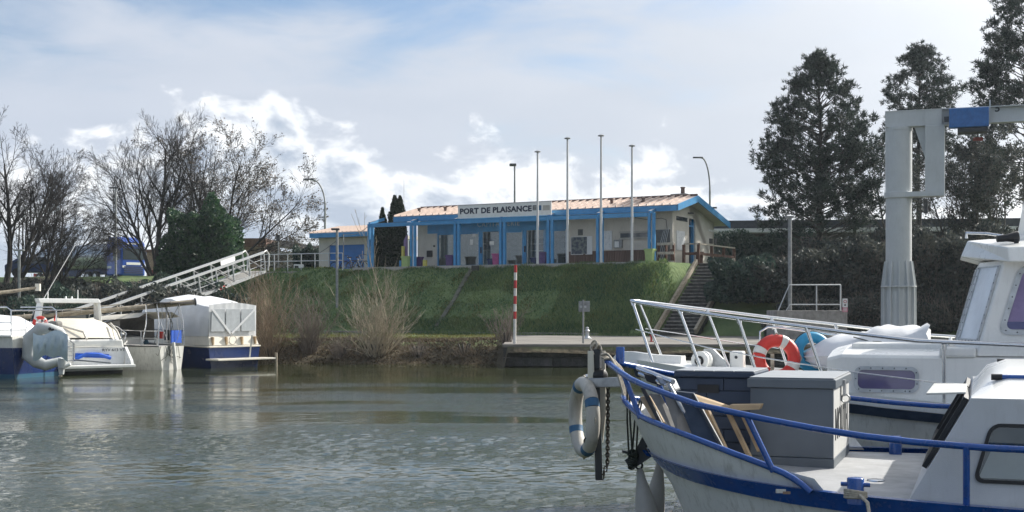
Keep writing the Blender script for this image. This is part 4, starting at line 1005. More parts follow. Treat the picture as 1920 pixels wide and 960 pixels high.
b = at(292, 560, 92); b.z = land_z(b.x, b.y)
bare_tree('bare_tree', 'tall bare tree behind the dark evergreen bush, with the highest crown', b,
          [(0.02, 0, 1, 9.3, 0.22, 0, 0), (-0.38, 0.05, 1, 8.2, 0.16, -0.3, 0.2), (0.30, -0.1, 1, 8.4, 0.16, 0.35, 0.1), (-0.75, 0.1, 1, 7.2, 0.11, -0.3, 0), (0.55, 0.3, 1, 7.4, 0.12, 0.3, 0.3), (-0.15, 0.3, 1, 8.6, 0.13, 0, 0.3)], PT, 3, gr)
b = at(400, 560, 95); b.z = land_z(b.x, b.y)
bare_tree('bare_tree', 'broad bare tree leaning right above the warehouse roof, last leaves still on', b,
          [(0.05, 0, 1, 8.8, 0.20, 0, 0), (0.42, -0.1, 1, 8.6, 0.16, 0.3, 0), (0.85, 0.1, 0.9, 8.2, 0.13, 0.4, 0.2), (0.30, 0.4, 1, 8.2, 0.13, 0, 0.3), (-0.25, 0.1, 1, 7.8, 0.12, -0.2, 0), (1.3, -0.2, 0.62, 7.2, 0.10, 0.4, 0), (1.5, 0.2, 0.35, 6.2, 0.08, 0.3, 0.1)], PT, 5, gr, pods=0.22)
b = at(10, 570, 80); b.z = land_z(b.x, b.y)
PT2 = dict(PT, up=[0.02, 0.035, 0.03, 0.02, 0.0], ang=[0.55, 0.6, 0.6, 0.6, 0])
bare_tree('bare_tree', 'bare many-stemmed tree cut by the left edge of the picture', b,
          [(0.02, 0, 1, 8.48, 0.2, 0, 0), (0.25, 0.1, 1, 8.0, 0.16, 0.3, 0), (0.5, -0.1, 1, 7.2, 0.14, 0.4, 0.1), (-0.3, 0, 1, 7.6, 0.15, -0.3, 0), (-0.7, 0.1, 1, 6.4, 0.12, -0.4, 0), (0.12, 0.3, 1, 7.84, 0.14, 0.1, 0.4)], PT2, 8, gr)
b = at(80, 572, 77); b.z = land_z(b.x, b.y)
bare_tree('bare_tree', 'bare spreading tree left of the blue truck, branches sweeping right', b,
          [(0.36000000000000004, 0, 1, 5.48, 0.12, 0.1, 0), (0.765, -0.1, 0.9, 5.18, 0.11, 0.3, 0), (0.09000000000000001, 0.2, 1, 5.77, 0.12, 0, 0.2), (0.9900000000000001, 0.3, 0.75, 4.88, 0.09, 0.2, 0.2)], PT2, 13, gr)

# ------------------------------------------------------------------ pines on the right
def tuft_mesh(name, tips, dirs, parent, mat, ln=0.27, k=15, wd=0.030):
    P = np.repeat(np.array(tips, float), k, 0); Dn = np.repeat(np.array(dirs, float), k, 0); n = len(P)
    d = Dn * 0.75 + rng.normal(size=(n, 3)) * 0.75; d /= np.linalg.norm(d, axis=1, keepdims=True)
    r = rng.normal(size=(n, 3)); b = np.cross(d, r); b /= np.linalg.norm(b, axis=1, keepdims=True)
    l = (ln * rng.uniform(0.6, 1.2, n))[:, None]; P0 = P + rng.normal(size=(n, 3)) * 0.06
    V = np.stack([P0 - b * wd, P0 + b * wd, P0 + d * l], 1).reshape(-1, 3); i = np.arange(n) * 3
    o = raw(name, V, np.stack([i, i + 1, i + 2], 1), mat, parent); o['kind'] = 'stuff'; return o
def pine(label, base, height, prof, seed, dens=1.0, clear=0.25, lean=0.0):
    rnd = random.Random(seed); t = thing('pine_tree', label, 'tree', base, 0, 'pines on the right bank')
    trunk = []; limbs = []; tips = []; dirs = []
    n = 14; pts = [Vector((lean * (i / n) ** 1.5 + rnd.gauss(0, 0.06), rnd.gauss(0, 0.06), -0.3 + height * i / n)) for i in range(n + 1)]
    r_at = lambda f: lerp(height * 0.017, 0.03, f)
    for i in range(n): trunk.append((tuple(pts[i]), tuple(pts[i + 1]), r_at(i / n), r_at((i + 1) / n)))
    nb = int(height * 12 * dens)
    for j in range(nb):
        f = clear + (1 - clear) * ((j + rnd.random()) / nb) ** 0.9; f = min(f, 0.995)
        i = min(n - 1, int(f * n)); p = pts[i].lerp(pts[i + 1], f * n - i)
        ml = interp(f, [a for a, _ in prof], [b for _, b in prof]) * rnd.uniform(0.6, 1.12)
        a = rnd.uniform(0, 6.283); el_ = rnd.uniform(0.05, 0.45) + 0.5 * f ** 3
        d = Vector((math.cos(a) * math.cos(el_), math.sin(a) * math.cos(el_), math.sin(el_)))
        m = max(3, int(ml / 0.55)); q = p.copy(); r = 0.045 * (1 - 0.5 * f) + 0.01
        for s in range(m):
            d = (d + Vector((rnd.gauss(0, .1), rnd.gauss(0, .1), rnd.gauss(0, .06) + 0.05))).normalized()
            q2 = q + d * (ml / m); limbs.append((tuple(q), tuple(q2), r * (1 - s / m * 0.8), r * (1 - (s + 1) / m * 0.8))); q = q2
            if s >= m * 0.35:
                for _ in range(2):
                    e = (d + Vector((rnd.gauss(0, .6), rnd.gauss(0, .6), rnd.gauss(0.35, .3)))).normalized(); l2 = rnd.uniform(0.35, 0.8)
                    limbs.append((tuple(q), tuple(q + e * l2), 0.014, 0.008)); cc = q + e * l2; cs = rnd.uniform(0.12, 0.24)
                    for _ in range(rnd.randint(3, 6)):
                        o_ = Vector((rnd.gauss(0, cs), rnd.gauss(0, cs), rnd.gauss(0, cs * 0.7))); tips.append(tuple(cc + o_)); dirs.append(tuple((e * 0.5 + o_ * 2 + Vector((0, 0, 0.4))).normalized()))
        tips.append(tuple(q)); dirs.append(tuple(d))
    segs_mesh('trunk', trunk, 'bark', t, 8); o = segs_mesh('limbs', limbs, 'bark', t, 3); o['kind'] = 'stuff'
    tuft_mesh('crown', tips, dirs, t, 'needle')
    return t
def onland(px, Y): p = at(px, 0, Y); return Vector((p.x, Y, land_z(p.x, Y)))
b = onland(1536, 78); hh = at(0, 110, 78).z - b.z
pine('broad dark pine left of the crane, dense down to the hedge', b, hh, [(0, 2.3), (0.22, 3.8), (0.42, 4.0), (0.6, 2.9), (0.8, 1.55), (0.92, 0.65), (1, 0.12)], 21, 1.45, 0.14)
b = onland(1722, 92); hh = at(0, 95, 92).z - b.z
pine('slender pine rising behind the crane column', b, hh, [(0, 1.5), (0.4, 2.2), (0.6, 3.2), (0.74, 2.6), (0.86, 1.5), (0.95, 0.5), (1, 0.12)], 22, 0.75, 0.4)
b = onland(1925, 80); hh = at(0, -40, 80).z - b.z
pine('tallest pine at the right edge of the picture', b, hh, [(0, 2), (0.3, 2.6), (0.5, 3.2), (0.75, 2.6), (0.92, 1.4), (1, 0.3)], 23, 0.95, 0.25)
b = onland(1655, 86)
PT3 = dict(PT, n=[7, 5, 4, 4, 3], kids=[2, 2, 2, 2, 0])
def leafy_tree(label, base, stems, seed, size, mat, frac, P=PT3):
    t = bare_tree('deciduous_tree', label, base, stems, P, seed, 'thin trees between the pines', 'bark_grey')
    rnd = random.Random(seed); cr_ = [c for c in t.children if c.name.startswith('crown')][0]
    co = np.empty(len(cr_.data.vertices) * 3, np.float32); cr_.data.vertices.foreach_get('co', co); co = co.reshape(-1, 3)
    sel = co[rng.random(len(co)) < frac]; o = leaves('foliage', sel + rng.normal(0, 0.12, sel.shape), size, mat, t); o['kind'] = 'stuff'
    return t
leafy_tree('thin grey-green tree between the broad pine and the crane', b, [(0, 0, 1, 7.0, 0.12, 0, 0), (-0.35, 0.1, 1, 6, 0.09, -0.2, 0), (0.3, 0, 1, 6.4, 0.09, 0.2, 0.1)], 31, 0.15, 'ivy_leaf', 0.12)
b = onland(1790, 74)
leafy_tree('thin bare tree below the blue hoist', b, [(0.05, 0, 1, 6.0, 0.11, 0, 0), (0.4, 0.1, 1, 5.4, 0.08, 0.2, 0), (-0.3, 0, 1, 5.4, 0.08, -0.2, 0.1)], 32, 0.13, 'ivy_leaf', 0.05)
b = onland(1868, 72)
leafy_tree('ivy-clad tree at the right edge below the tallest pine', b, [(0.0, 0, 1, 6.4, 0.12, 0, 0), (0.3, 0.1, 1, 5.6, 0.08, 0.2, 0), (-0.3, 0, 1, 5.8, 0.08, -0.2, 0.1)], 33, 0.16, 'ivy_leaf', 0.25)

# ------------------------------------------------------------------ hedges and bushes
def bush(label, base, rx, ry, h, n, size, mat, seed, name='bush', group=None, box=0.0, twig=0, twmat='twig_grey', cat='bush'):
    rnd = np.random.default_rng(seed); t = thing(name, label, cat, base, 0, group)
    # an uneven lump: leaves on a shell that is pushed in and out by low waves
    d = rnd.normal(size=(n, 3)); d /= np.linalg.norm(d, axis=1, keepdims=True); d[:, 2] = np.abs(d[:, 2]) * 1.0
    if box: m = np.max(np.abs(d), axis=1, keepdims=True); d = d * ((1 - box) + box / m)
    k = rnd.uniform(0, 6.28, 8)
    lump = 1 + 0.10 * np.sin(5 * d[:, 0] + k[0]) * np.cos(4 * d[:, 1] + k[1]) + 0.09 * np.sin(7 * d[:, 2] + 6 * d[:, 0] + k[2]) + 0.06 * np.sin(13 * d[:, 0] + 11 * d[:, 2] + k[3])
    rad = lump * (1 - np.abs(rnd.normal(0, 0.11, n)))
    P = d * rad[:, None] * np.array([rx, ry, h]); P[:, 2] *= 1.0
    o = leaves('foliage', P, size, mat, t, dirs=d * 0.6); o['kind'] = 'stuff'
    r2 = random.Random(seed); sg = []
    for i in range(14):
        a = r2.uniform(0, 6.28); e = Vector((math.cos(a) * rx * 0.7, math.sin(a) * ry * 0.7, h * r2.uniform(0.5, 0.85))); q = Vector((0, 0, -0.2))
        for s in range(4):
            q2 = q.lerp(e, 1 / (4 - s)) + Vector((r2.gauss(0, .05), r2.gauss(0, .05), 0)); sg.append((tuple(q), tuple(q2), 0.05 - 0.01 * s, 0.04 - 0.01 * s)); q = q2
    if twig:
        for i in range(min(n, twig * 2)):
            dd = d[i]; p0 = Vector(dd * np.array([rx, ry, h]) * 0.75); v_ = Vector((dd[0] * 0.5 + r2.gauss(0, .35), dd[1] * .5 + r2.gauss(0, .35), 0.4 + r2.random())).normalized()
            sg.append((tuple(p0), tuple(p0 + v_ * r2.uniform(0.3, 0.9)), 0.012, 0.006))
    segs_mesh('stems', sg, twmat, t, 4)['kind'] = 'stuff'
    # dark inner mass of old wood and shade leaves so that the bush is not hollow
    dn = rnd.normal(size=(n // 3, 3)); dn /= np.linalg.norm(dn, axis=1, keepdims=True); dn[:, 2] = np.abs(dn[:, 2])
    o = leaves('inner_foliage', dn * np.array([rx, ry, h]) * rnd.uniform(0.35, 0.8, (n // 3, 1)), size * 1.9, mat, t, aspect=0.9); o['kind'] = 'stuff'
    return t
b = onland(380, 83); hh = at(0, 388, 83).z - b.z
bush('large dark green evergreen bush above the gangway', b, 2.6, 2.2, hh, 12000, 0.26, 'laurel_leaf', 41, box=0.35, twmat='bark')
hg = 'shrubs on the right bank'
for px, Y, rx, ry, ytop, n, mat, lab, bxx, tw in (
    (1402, 63.4, 1.95, 2.2, 484, 9000, 'hedge_leaf', 'rounded dark clipped shrub right beside the stone steps', 0.5, 0),
    (1480, 62.5, 2.1, 2.2, 486, 9000, 'ivy_leaf', 'dark twiggy shrub behind the lamp post on the block', 0.3, 260),
    (1565, 61.5, 2.2, 2.2, 462, 9000, 'ivy_leaf', 'tall dark ivy shrub under the broad pine', 0.2, 200),
    (1640, 60.5, 2.1, 2.2, 448, 9000, 'ivy_leaf', 'dark overgrown shrub just left of the crane column', 0.2, 320),
    (1745, 59.5, 2.2, 2.2, 440, 9000, 'ivy_leaf', 'dark overgrown shrub just right of the crane column', 0.2, 320),
    (1835, 58.5, 2.2, 2.2, 430, 9000, 'ivy_leaf', 'dark ivy shrub behind the white wheelhouse', 0.2, 200),
    (1925, 57.5, 2.2, 2.2, 430, 6000, 'ivy_leaf', 'dark ivy shrub at the far right edge', 0.2, 100)):
    b = onland(px, Y); b.z -= 0.2; hh = at(0, ytop, Y).z - b.z
    bush(lab, b, rx, ry, hh, n, 0.20, mat, int(px), 'shrub', hg, bxx, tw, cat='shrub')
for px, Y, ytop, rx, lab in ((1520, 58.5, 560, 2.2, 'low weedy shrub behind the concrete block'), (1640, 57.5, 555, 2.0, 'low dark shrub at the left foot of the crane'), (1775, 57, 560, 2.2, 'low dark shrub at the right foot of the crane')):
    b = onland(px, Y); b.z -= 0.2; hh = at(0, ytop, Y).z - b.z
    bush(lab, b, rx, 1.6, hh, 6000, 0.17, 'ivy_leaf', int(px) + 1, 'shrub', hg, 0.2, 250, cat='shrub')
# clipped hedges on the upper level
b = at(1420, 0, 84); b.z = TZ - 0.1
bush('long clipped hedge in front of the flat-roofed hall', b, 3.9, 1.0, at(0, 440, 84).z - b.z, 9000, 0.20, 'hedge_leaf', 51, 'hedge', 'clipped hedges', 0.9, cat='hedge')
b = at(575, 0, 82); b.z = TZ - 0.3
bush('short clipped hedge left of the garage annex', b, 0.85, 0.7, at(0, 466, 82).z - b.z, 4000, 0.17, 'hedge_leaf', 52, 'hedge', 'clipped hedges', 0.9, cat='hedge')
p = BL.pt(727, 470, 1.7); b = BL.w(p.x, 1.7, 0)
bush('tall dark hedge filling the first bay of the blue frame', b, 0.92, 0.5, 2.62, 9000, 0.16, 'cypress_leaf', 53, 'hedge', 'clipped hedges', 0.9, cat='hedge')
for px, ytop, rx, lab in ((1530, 452, 2.4, 'dark shrub on the upper level under the broad pine'), (1640, 440, 2.4, 'dark shrub on the upper level left behind the crane'), (1730, 432, 2.3, 'dark shrub on the upper level right behind the crane'), (1830, 425, 2.6, 'dark shrub on the upper level below the tallest pine')):
    b = at(px, 0, 74); b.z = land_z(b.x, 74) - 0.2
    bush(lab, b, rx, 1.8, at(0, ytop, 74).z - b.z, 7000, 0.2, 'ivy_leaf', px + 7, 'shrub', hg, 0.3, 260, cat='shrub')
# low dark bushes on the left bank
for px, Y, ytop, rx, lab in ((120, 66, 545, 2.2, 'low dark bush below the tank trailer'), (190, 68, 530, 2.5, 'dark bush in front of the blue truck'), (262, 66, 532, 2.2, 'dark bush right of the lamp post, below the truck cab'), (330, 64, 540, 2.0, 'dark bush behind the gangway foot'), (60, 62, 562, 2.2, 'low bush under the leftmost bare tree'), (400, 72, 525, 2.6, 'dark bush under the upper gangway'), (15, 76, 530, 2.4, 'dark bush behind the leftmost lamp post'), (95, 78, 520, 2.6, 'dark bush right of the leftmost lamp post'), (150, 79, 528, 2.4, 'dark bush left of the thin street lamp'), (300, 77, 520, 2.6, 'dark bush between truck and evergreen')):
    b = onland(px, Y); b.z -= 0.3; hh = at(0, ytop, Y).z - b.z
    bush(lab, b, rx, 1.6, hh, 5000, 0.2, 'ivy_leaf' if px % 4 else 'hedge_leaf', 160 + px, 'bush', 'bushes on the left bank', 0.15, 200, cat='bush')
# three small columnar cypresses
for px, ytop, rx, v, lab in ((717, 390, 0.22, 2.3, 'small columnar cypress, lowest of the three by the office roof'), (740, 367, 0.30, 2.2, 'columnar cypress left of the tall pair beside the roof'), (750, 368, 0.30, 2.5, 'columnar cypress touching the pinkish roof edge')):
    p = BL.pt(px, ytop, v); t = thing('cypress', lab, 'tree', BL.w(p.x, v, 0), 0, 'small cypresses by the office')
    n = 5000; f = rng.uniform(0.02, 1, n); a = rng.uniform(0, 6.28, n); rr = rx * 1.25 * np.minimum(1, (1 - f) * 3.2 + 0.08) ** 0.8 * rng.uniform(0.6, 1.08, n) * (1 + 0.12 * np.sin(f * 40 + 3 * a))
    P = np.stack([np.cos(a) * rr, np.sin(a) * rr, f * p.z], 1)
    o = leaves('foliage', P, 0.16, 'cypress_leaf', t, 0.4, up=0.0, dirs=np.stack([np.cos(a) * 0.3, np.sin(a) * 0.3, np.ones(n)], 1)); o['kind'] = 'stuff'
    MB().tube([(0, 0, 0), (0, 0, p.z * 0.9)], [0.07, 0.02], 6).build('trunk', 'bark', t)

# ------------------------------------------------------------------ bare willow shrubs on the river bank
def willow(label, px, py, ytop, spread, n, mat, seed, lean=0.0, thick=0.011):
    Y = bank_y(at(px, 0, 49).x) + 1.6; b = at(px, 0, Y); b.z = land_z(b.x, Y) - 0.1
    rnd = random.Random(seed); t = thing('willow_shrub', label, 'shrub', b, 0, 'bare willow shrubs on the river bank'); hh = at(0, ytop, Y).z - b.z
    sg = []
    for i in range(n):
        a = rnd.uniform(0, 6.28); o = Vector((math.cos(a), math.sin(a), 0)) * rnd.uniform(0, 0.45); o.x *= spread * 0.6
        tilt = abs(rnd.gauss(0, 0.42)) * min(1.6, spread * 0.75); a2 = a + rnd.gauss(0, 0.5)
        d = Vector((math.cos(a2) * math.sin(tilt) + lean, math.sin(a2) * math.sin(tilt), math.cos(tilt))).normalized()
        l = hh * rnd.uniform(0.45, 1.08) * (1.0 - 0.25 * tilt); m = 6; q = o; r = thick * rnd.uniform(0.7, 1.5)
        for s in range(m):
            d = (d + Vector((rnd.gauss(0, .12), rnd.gauss(0, .12), 0.04 + rnd.gauss(0, .05)))).normalized(); q2 = q + d * l / m
            sg.append((tuple(q), tuple(q2), r * (1 - 0.13 * s), r * (1 - 0.13 * (s + 1))))
            if s > 0:
                for _ in range(2):
                    if rnd.random() < 0.75:
                        e = (d + Vector((rnd.gauss(0, .4), rnd.gauss(0, .4), rnd.gauss(0.05, .2)))).normalized(); l2 = l * rnd.uniform(0.12, 0.32)
                        mid = q2 + e * l2 * 0.5; e2 = (e + Vector((rnd.gauss(0, .25), rnd.gauss(0, .25), 0.2))).normalized()
                        sg.append((tuple(q2), tuple(mid), r * 0.5, r * 0.4)); sg.append((tuple(mid), tuple(mid + e2 * l2 * 0.5), r * 0.4, r * 0.25))
            q = q2
    o = segs_mesh('twigs', sg, mat, t, 3); o['kind'] = 'stuff'
    st_ = []
    for i in range(7):
        a = i * 0.9; st_.append(((0, 0, -0.1), (math.cos(a) * 0.25, math.sin(a) * 0.25, 0.5), 0.05, 0.03))
    segs_mesh('stump', st_, 'bark_grey', t, 5)
willow('reddish bare shrub right beside the blue motor cruiser', 505, 680, 525, 1.3, 110, 'twig_tan', 71, -0.05)
willow('grey bare shrub second from the boats', 580, 680, 555, 1.2, 120, 'twig_grey', 72)
willow('tan bare willow shrub, widest and in the middle of the bank', 706, 680, 525, 1.6, 150, 'twig_pale', 73)
willow('thin bare shrub by the red and white pole', 948, 665, 575, 1.1, 55, 'twig_grey', 74)
willow('low bare shrub between the two tall ones', 640, 685, 625, 1.2, 70, 'twig_grey', 75)
willow('low bare shrub right of the tan willow', 785, 685, 640, 1.3, 60, 'twig_grey', 76)
willow('low scrub near the quay corner', 870, 685, 648, 1.4, 60, 'twig_tan', 77)
willow('bare shrub under the upper end of the gangway', 470, 660, 525, 1.2, 80, 'twig_tan', 78)
b = at(728, 0, 53); b.z = land_z(b.x, 53)
bare_tree('sapling', 'slim pale sapling rising above the tan willow shrub', b, [(0.0, 0, 1, 4.6, 0.035, 0, 0)], dict(PT, lv=2, n=[9, 7, 4], kids=[2, 1, 0], prob=[0.65, 0.35, 0], bare=[0.4, 0.3, 0], ang=[0.5, 0.5, 0], len=[0.5, 0.35, 0], up=[0.02, 0.12, 0.05], rmin=0.0085), 81, None, 'twig_pale')

# ------------------------------------------------------------------ near boat: steel cruiser with blue rails
B1 = Frame(0.85, 9.8, math.atan2(-0.342, 0.94))
bt = thing('steel_cruiser', 'near grey-white steel cruiser with bright blue bow rails and rubbing band', 'boat', B1.o, B1.rz)
bS = [0, 0.06, 0.2, 0.5, 0.95, 1.5, 1.9, 2.3, 3.0, 4.5, 7.0, 9.0]; bB = [0, 0.22, 0.48, 0.86, 1.19, 1.43, 1.54, 1.62, 1.70, 1.72, 1.66, 1.5]
def bdk(d): return interp(d, bS, bB) if d > 0 else 0.0
stem_z = [-0.4, 0.0, 0.5, 0.79, 0.96, 1.17, 1.35]; stem_s = [1.0, 0.74, 0.47, 0.34, 0.20, 0.10, 0.0]
def stem(z): return interp(z, stem_z, stem_s)
def hb(s, z):                            # half breadth of the hull at station s and height z
    d = s - stem(z); fl = lerp(0.74, 1.0, min(1, max(0, (z + 0.4) / 1.35)) ** 0.7)
    return bdk(d) * fl if d > 0 else 0.0
band_t = lambda s: interp(s, [0.2, 0.6, 1.2, 2.0, 4, 9], [0.955, 0.93, 0.90, 0.88, 0.86, 0.9])
band_b = lambda s: interp(s, [0.2, 0.4, 0.6, 1.0, 1.5, 2.5, 9], [0.925, 0.865, 0.83, 0.81, 0.78, 0.76, 0.78])
toe = lambda s: interp(s, [0, 0.3, 0.6, 0.9, 1.15, 1.31, 1.45], [1.35, 1.235, 1.185, 1.115, 1.055, 1.01, 0.965])
DZ = 0.86
dists = [0, 0.015, 0.04, 0.08, 0.15, 0.25, 0.4, 0.6, 0.85, 1.1, 1.4, 1.7, 2.1, 2.6, 3.2, 4, 5, 6, 7.5, 9]
def shell(zf0, zf1, nz, out=0.0, smax=9.0):  # strip of hull skin between two height curves, both sides
    rings = []
    ds = [d for d in dists if d <= smax]
    def row(side):
        rr = []
        for j in range(nz + 1):
            ring = []
            for d in ds:
                z = None; s = d
                for _ in range(5):
                    zz = lerp(zf0(s), zf1(s), j / nz); s = d + stem(zz)
                ring.append((s - (out if d == 0 else 0), side * (hb(s, zz) + out), zz))
            rr.append(ring)
        return rr
    m = MB()
    for side in (-1, 1): m.loft(row(side), False, True, ring_closed=False)
    return m
hull = shell(lambda s: -0.4, lambda s: band_b(s) , 9).build('hull', 'hull_white', bt)
shell(band_b, band_t, 2, 0.045).build('rubbing_band', 'rail_blue', bt)
shell(lambda s: band_t(s), lambda s: band_t(s) + 0.002, 1, 0.044).build('band_edge', 'rail_blue', hull)
bw = shell(lambda s: band_t(s) - 0.02, lambda s: toe(s), 3, 0.0, 1.4)
bw.build('bulwark', 'hull_white', bt)
# rubbing band top ledge
m = MB()
for side in (-1, 1):
    ss = np.linspace(0.25, 8.5, 30)
    m.loft([[(s, side * hb(s, band_t(s)) * 0.98, band_t(s) + 0.002) for s in ss], [(s, side * (hb(s, band_t(s)) + 0.045), band_t(s) + 0.002) for s in ss]], False, False, ring_closed=False)
m.build('band_top', 'rail_blue', hull)
# decks: fore deck and side decks
m = MB(); ss = [0.32, 0.4, 0.55, 0.75, 1.0, 1.3, 1.6, 2.0, 2.5, 3.2, 4.5, 6, 8.5]
rows = [[(s, t * (hb(s, band_t(s)) - 0.01), band_t(s) - 0.035 + 0.04 * (1 - t * t)) for t in np.linspace(-1, 1, 9)] for s in ss]
m.loft(rows, False, True, ring_closed=False); m.build('deck', 'deck_grey', bt)
# toe rail tube on the bulwark, dropping on to the band at its after end
def side_curve(zf, s0, s1, n, inset, side, extra=()):
    out = []
    for i in range(n):
        s = lerp(s0, s1, (i / (n - 1)) ** 1.25); z = zf(s); out.append(Vector((s, side * max(0.0, hb(s, z) - inset), z)))
    return out
near_toe = side_curve(toe, 0.0, 1.40, 16, 0.0, -1) + [Vector((1.47, -1.36, 0.955)), Vector((1.53, -1.385, 0.92)), Vector((1.58, -1.40, 0.88))]
MB().tube(near_toe, 0.022, 8).build('toe_rail', 'rail_blue', bt)
far_toe = [Vector((p.x, -p.y, p.z)) for p in near_toe]; MB().tube(far_toe, 0.022, 8).build('toe_rail', 'rail_blue', bt)
# upper rails, posts
rz_ = lambda s: interp(s, [-0.12, 0.25, 0.5, 0.8, 1.05, 1.3, 1.7, 2.08, 2.5, 2.8, 6, 8], [1.62, 1.50, 1.45, 1.385, 1.355, 1.32, 1.27, 1.235, 1.218, 1.212, 1.22, 1.25])
rbS = [-0.12, -0.05, 0.1, 0.3, 0.6, 0.95, 1.5, 1.9, 2.5, 3.5, 8]; rbB = [0.02, 0.16, 0.40, 0.66, 0.95, 1.20, 1.42, 1.52, 1.62, 1.68, 1.66]
rb = lambda s: interp(s, rbS, rbB)
for side in (-1, 1):
    ss = [-0.12, -0.09, -0.05, 0.0, 0.08, 0.2, 0.35, 0.55, 0.8, 1.05, 1.3, 1.6, 1.9, 2.2, 2.6, 3, 4, 6, 8]
    r_ = MB().tube([(s, side * rb(s), rz_(s)) for s in ss], 0.0215, 10).build('hand_rail', 'rail_blue', bt)
    for s0, s1 in ((0.12, 0.26), (1.16, 1.33), (2.49, 2.49), (4.2, 4.2), (6, 6)):
        zb_ = toe(s1) if s1 < 1.4 else band_t(s1); yb_ = hb(s1, zb_) - 0.0
        MB().tube([(s0, side * rb(s0), rz_(s0)), (s1, side * (yb_ - (0.0 if s1 < 1.4 else 0.03)), zb_ - 0.02)], 0.020, 8).build('rail_post', 'rail_blue', bt)
# short jack staff stub at the bow
MB().tube([(-0.05, 0.10, 1.60), (-0.05, 0.10, 1.73)], 0.035, 10).build('rail_stub', 'rail_blue', bt)
# after post foot: chipped paint patch lies on the band; twin bollards
for (px, py, z, lab) in ((1604, 935, band_t(1.75), 1), (1679, 846, band_t(1.85), 2)):
    p = B1.pz(px, py, z)
    t_ = thing('mooring_bitt', 'blue mooring bitt with cross pin on the near deck edge' if lab == 1 else 'blue mooring bitt on the far deck edge', 'bitt', B1.w(p.x, p.y, z - 0.01), B1.rz, 'mooring bitts on the steel cruiser') if False else None
    MB().lathe([(0.05, -0.03), (0.05, 0.12), (0.045, 0.125)], 12, (p.x, p.y, z)).build('mooring_bitt', 'rail_blue', bt)
    if lab == 1: MB().tube([(p.x - 0.085, p.y, z + 0.085), (p.x + 0.085, p.y, z + 0.085)], 0.013, 8).build('bitt_pin', 'rail_blue', bt); bp = Vector((p.x, p.y, z))
p = B1.pz(1642, 905, DZ + 0.005); MB().lathe([(0.058, 0), (0.056, 0.008), (0.04, 0.010)], 20, (p.x, p.y, DZ + 0.018)).build('deck_plate', 'steel', bt)
q = B1.pt(1464, 921, -1.44); MB().obox(q, (0.03, 0.006, 0), (0, 0.004, 0), (0, 0, 0.012)).build('chipped_paint', 'gelcoat_dirty', bt)
q = B1.pt(1475, 924, -1.445); MB().obox(q, (0.022, 0.005, 0), (0, 0.004, 0), (0, 0, 0.008)).build('chipped_paint', 'brick_tan', bt)
# cabin: sloping front, grey sides, white roof, rounded window
CT = -1.42
a = B1.pt(1704, 934, CT); b_ = B1.pt(1837, 722, CT); c_ = B1.pt(1821, 747, CT)
lean = 0.10
def cab(px, py, t=CT): return B1.pt(px, py, t)
zroof = cab(1850, 748).z
s_low, s_top = a.x, cab(1821, 748).x
prof = [(s_low, DZ - 0.02), (s_top, zroof)]
END = 6.5
cbn = MB()
def ring(y, inset): return [(s_low + inset * 0, y, DZ - 0.02), (END, y, DZ - 0.02), (END, y * 0.97, zroof), (s_top + inset * 0, y * 0.97, zroof)]
m = MB(); A_, B_ = ring(CT, 0), ring(-CT, 0)
m.add(A_ + B_, [(0, 1, 2, 3), (7, 6, 5, 4), (1, 5, 6, 2), (0, 4, 5, 1)])
cabin = m.build('cabin', 'hull_grey', bt)
# roof with cambered, bevelled edge
s_r0 = s_top; nrw = []
zr2 = zroof + 0.16; s_r2 = cab(1855, 685, -0.95).x
rows = []
for s in (s_r0, s_r0 + (s_r2 - s_r0), END):
    pass
m = MB()
yv = [-1.0, -0.93, -0.72, -0.45, 0, 0.45, 0.72, 0.93, 1.0]
def rrow(s, k): return [(s, -CT * 0.97 * y, zroof + k * (0.19 * (1 - abs(y) ** 2.6))) for y in yv]
m.loft([rrow(s_top, 0.0), rrow(s_top + 0.10, 0.75), rrow(s_top + 0.22, 1.0), rrow(END, 1.0)], False, True, ring_closed=False)
m.build('cabin_roof', 'gelcoat', bt)
# dark front windscreen with a frame, on the slope
d_ = Vector((s_top - s_low, 0, zroof - DZ)).normalized(); nf = Vector((-d_.z, 0, d_.x)); nf = -nf if nf.x > 0 else nf
def fs(f, y, o=0.006): return Vector((s_low, 0, DZ)) + Vector((s_top - s_low, 0, zroof - DZ)) * f + Vector((0, y, 0)) + nf * o
m = MB(); m.prism([fs(0, CT + 0.0, 0), fs(0, -CT, 0), fs(1, -CT * .97, 0), fs(1, CT * .97, 0)], -nf * 0.03); m.build('cabin_front', 'hull_grey', bt)
for y0, y1 in ((-1.22, -0.08), (0.08, 1.22)):
    m = MB(); m.prism([fs(0.32, y0), fs(0.32, y1), fs(0.93, y1), fs(0.93, y0)], nf * 0.012); wn = m.build('windscreen', 'pane_dark', bt)
    for q in ((0.28, 0.32), (0.93, 0.97)):
        m = MB(); m.prism([fs(q[0], y0 - 0.03), fs(q[0], y1 + 0.03), fs(q[1], y1 + 0.03), fs(q[1], y0 - 0.03)], nf * 0.03); m.build('windscreen_frame', 'black', wn)
    for y in (y0 - 0.03, y1): m = MB(); m.prism([fs(0.32, y), fs(0.32, y + 0.03), fs(0.93, y + 0.03), fs(0.93, y)], nf * 0.03); m.build('windscreen_frame', 'black', wn)
# translucent sun visor hinged out over the windscreen
q0 = fs(0.97, -0.85, 0.02); 
m = MB(); m.prism([fs(0.98, -1.0, 0.03), fs(0.98, 0.0, 0.03), fs(0.98, -0.05, 0.03) + Vector((-0.22, 0, 0.0)), fs(0.98, -0.95, 0.03) + Vector((-0.24, 0, -0.015))], (0, 0, 0.012)); m.build('sun_visor', 'gelcoat_dirty', bt, bevel=0.004)
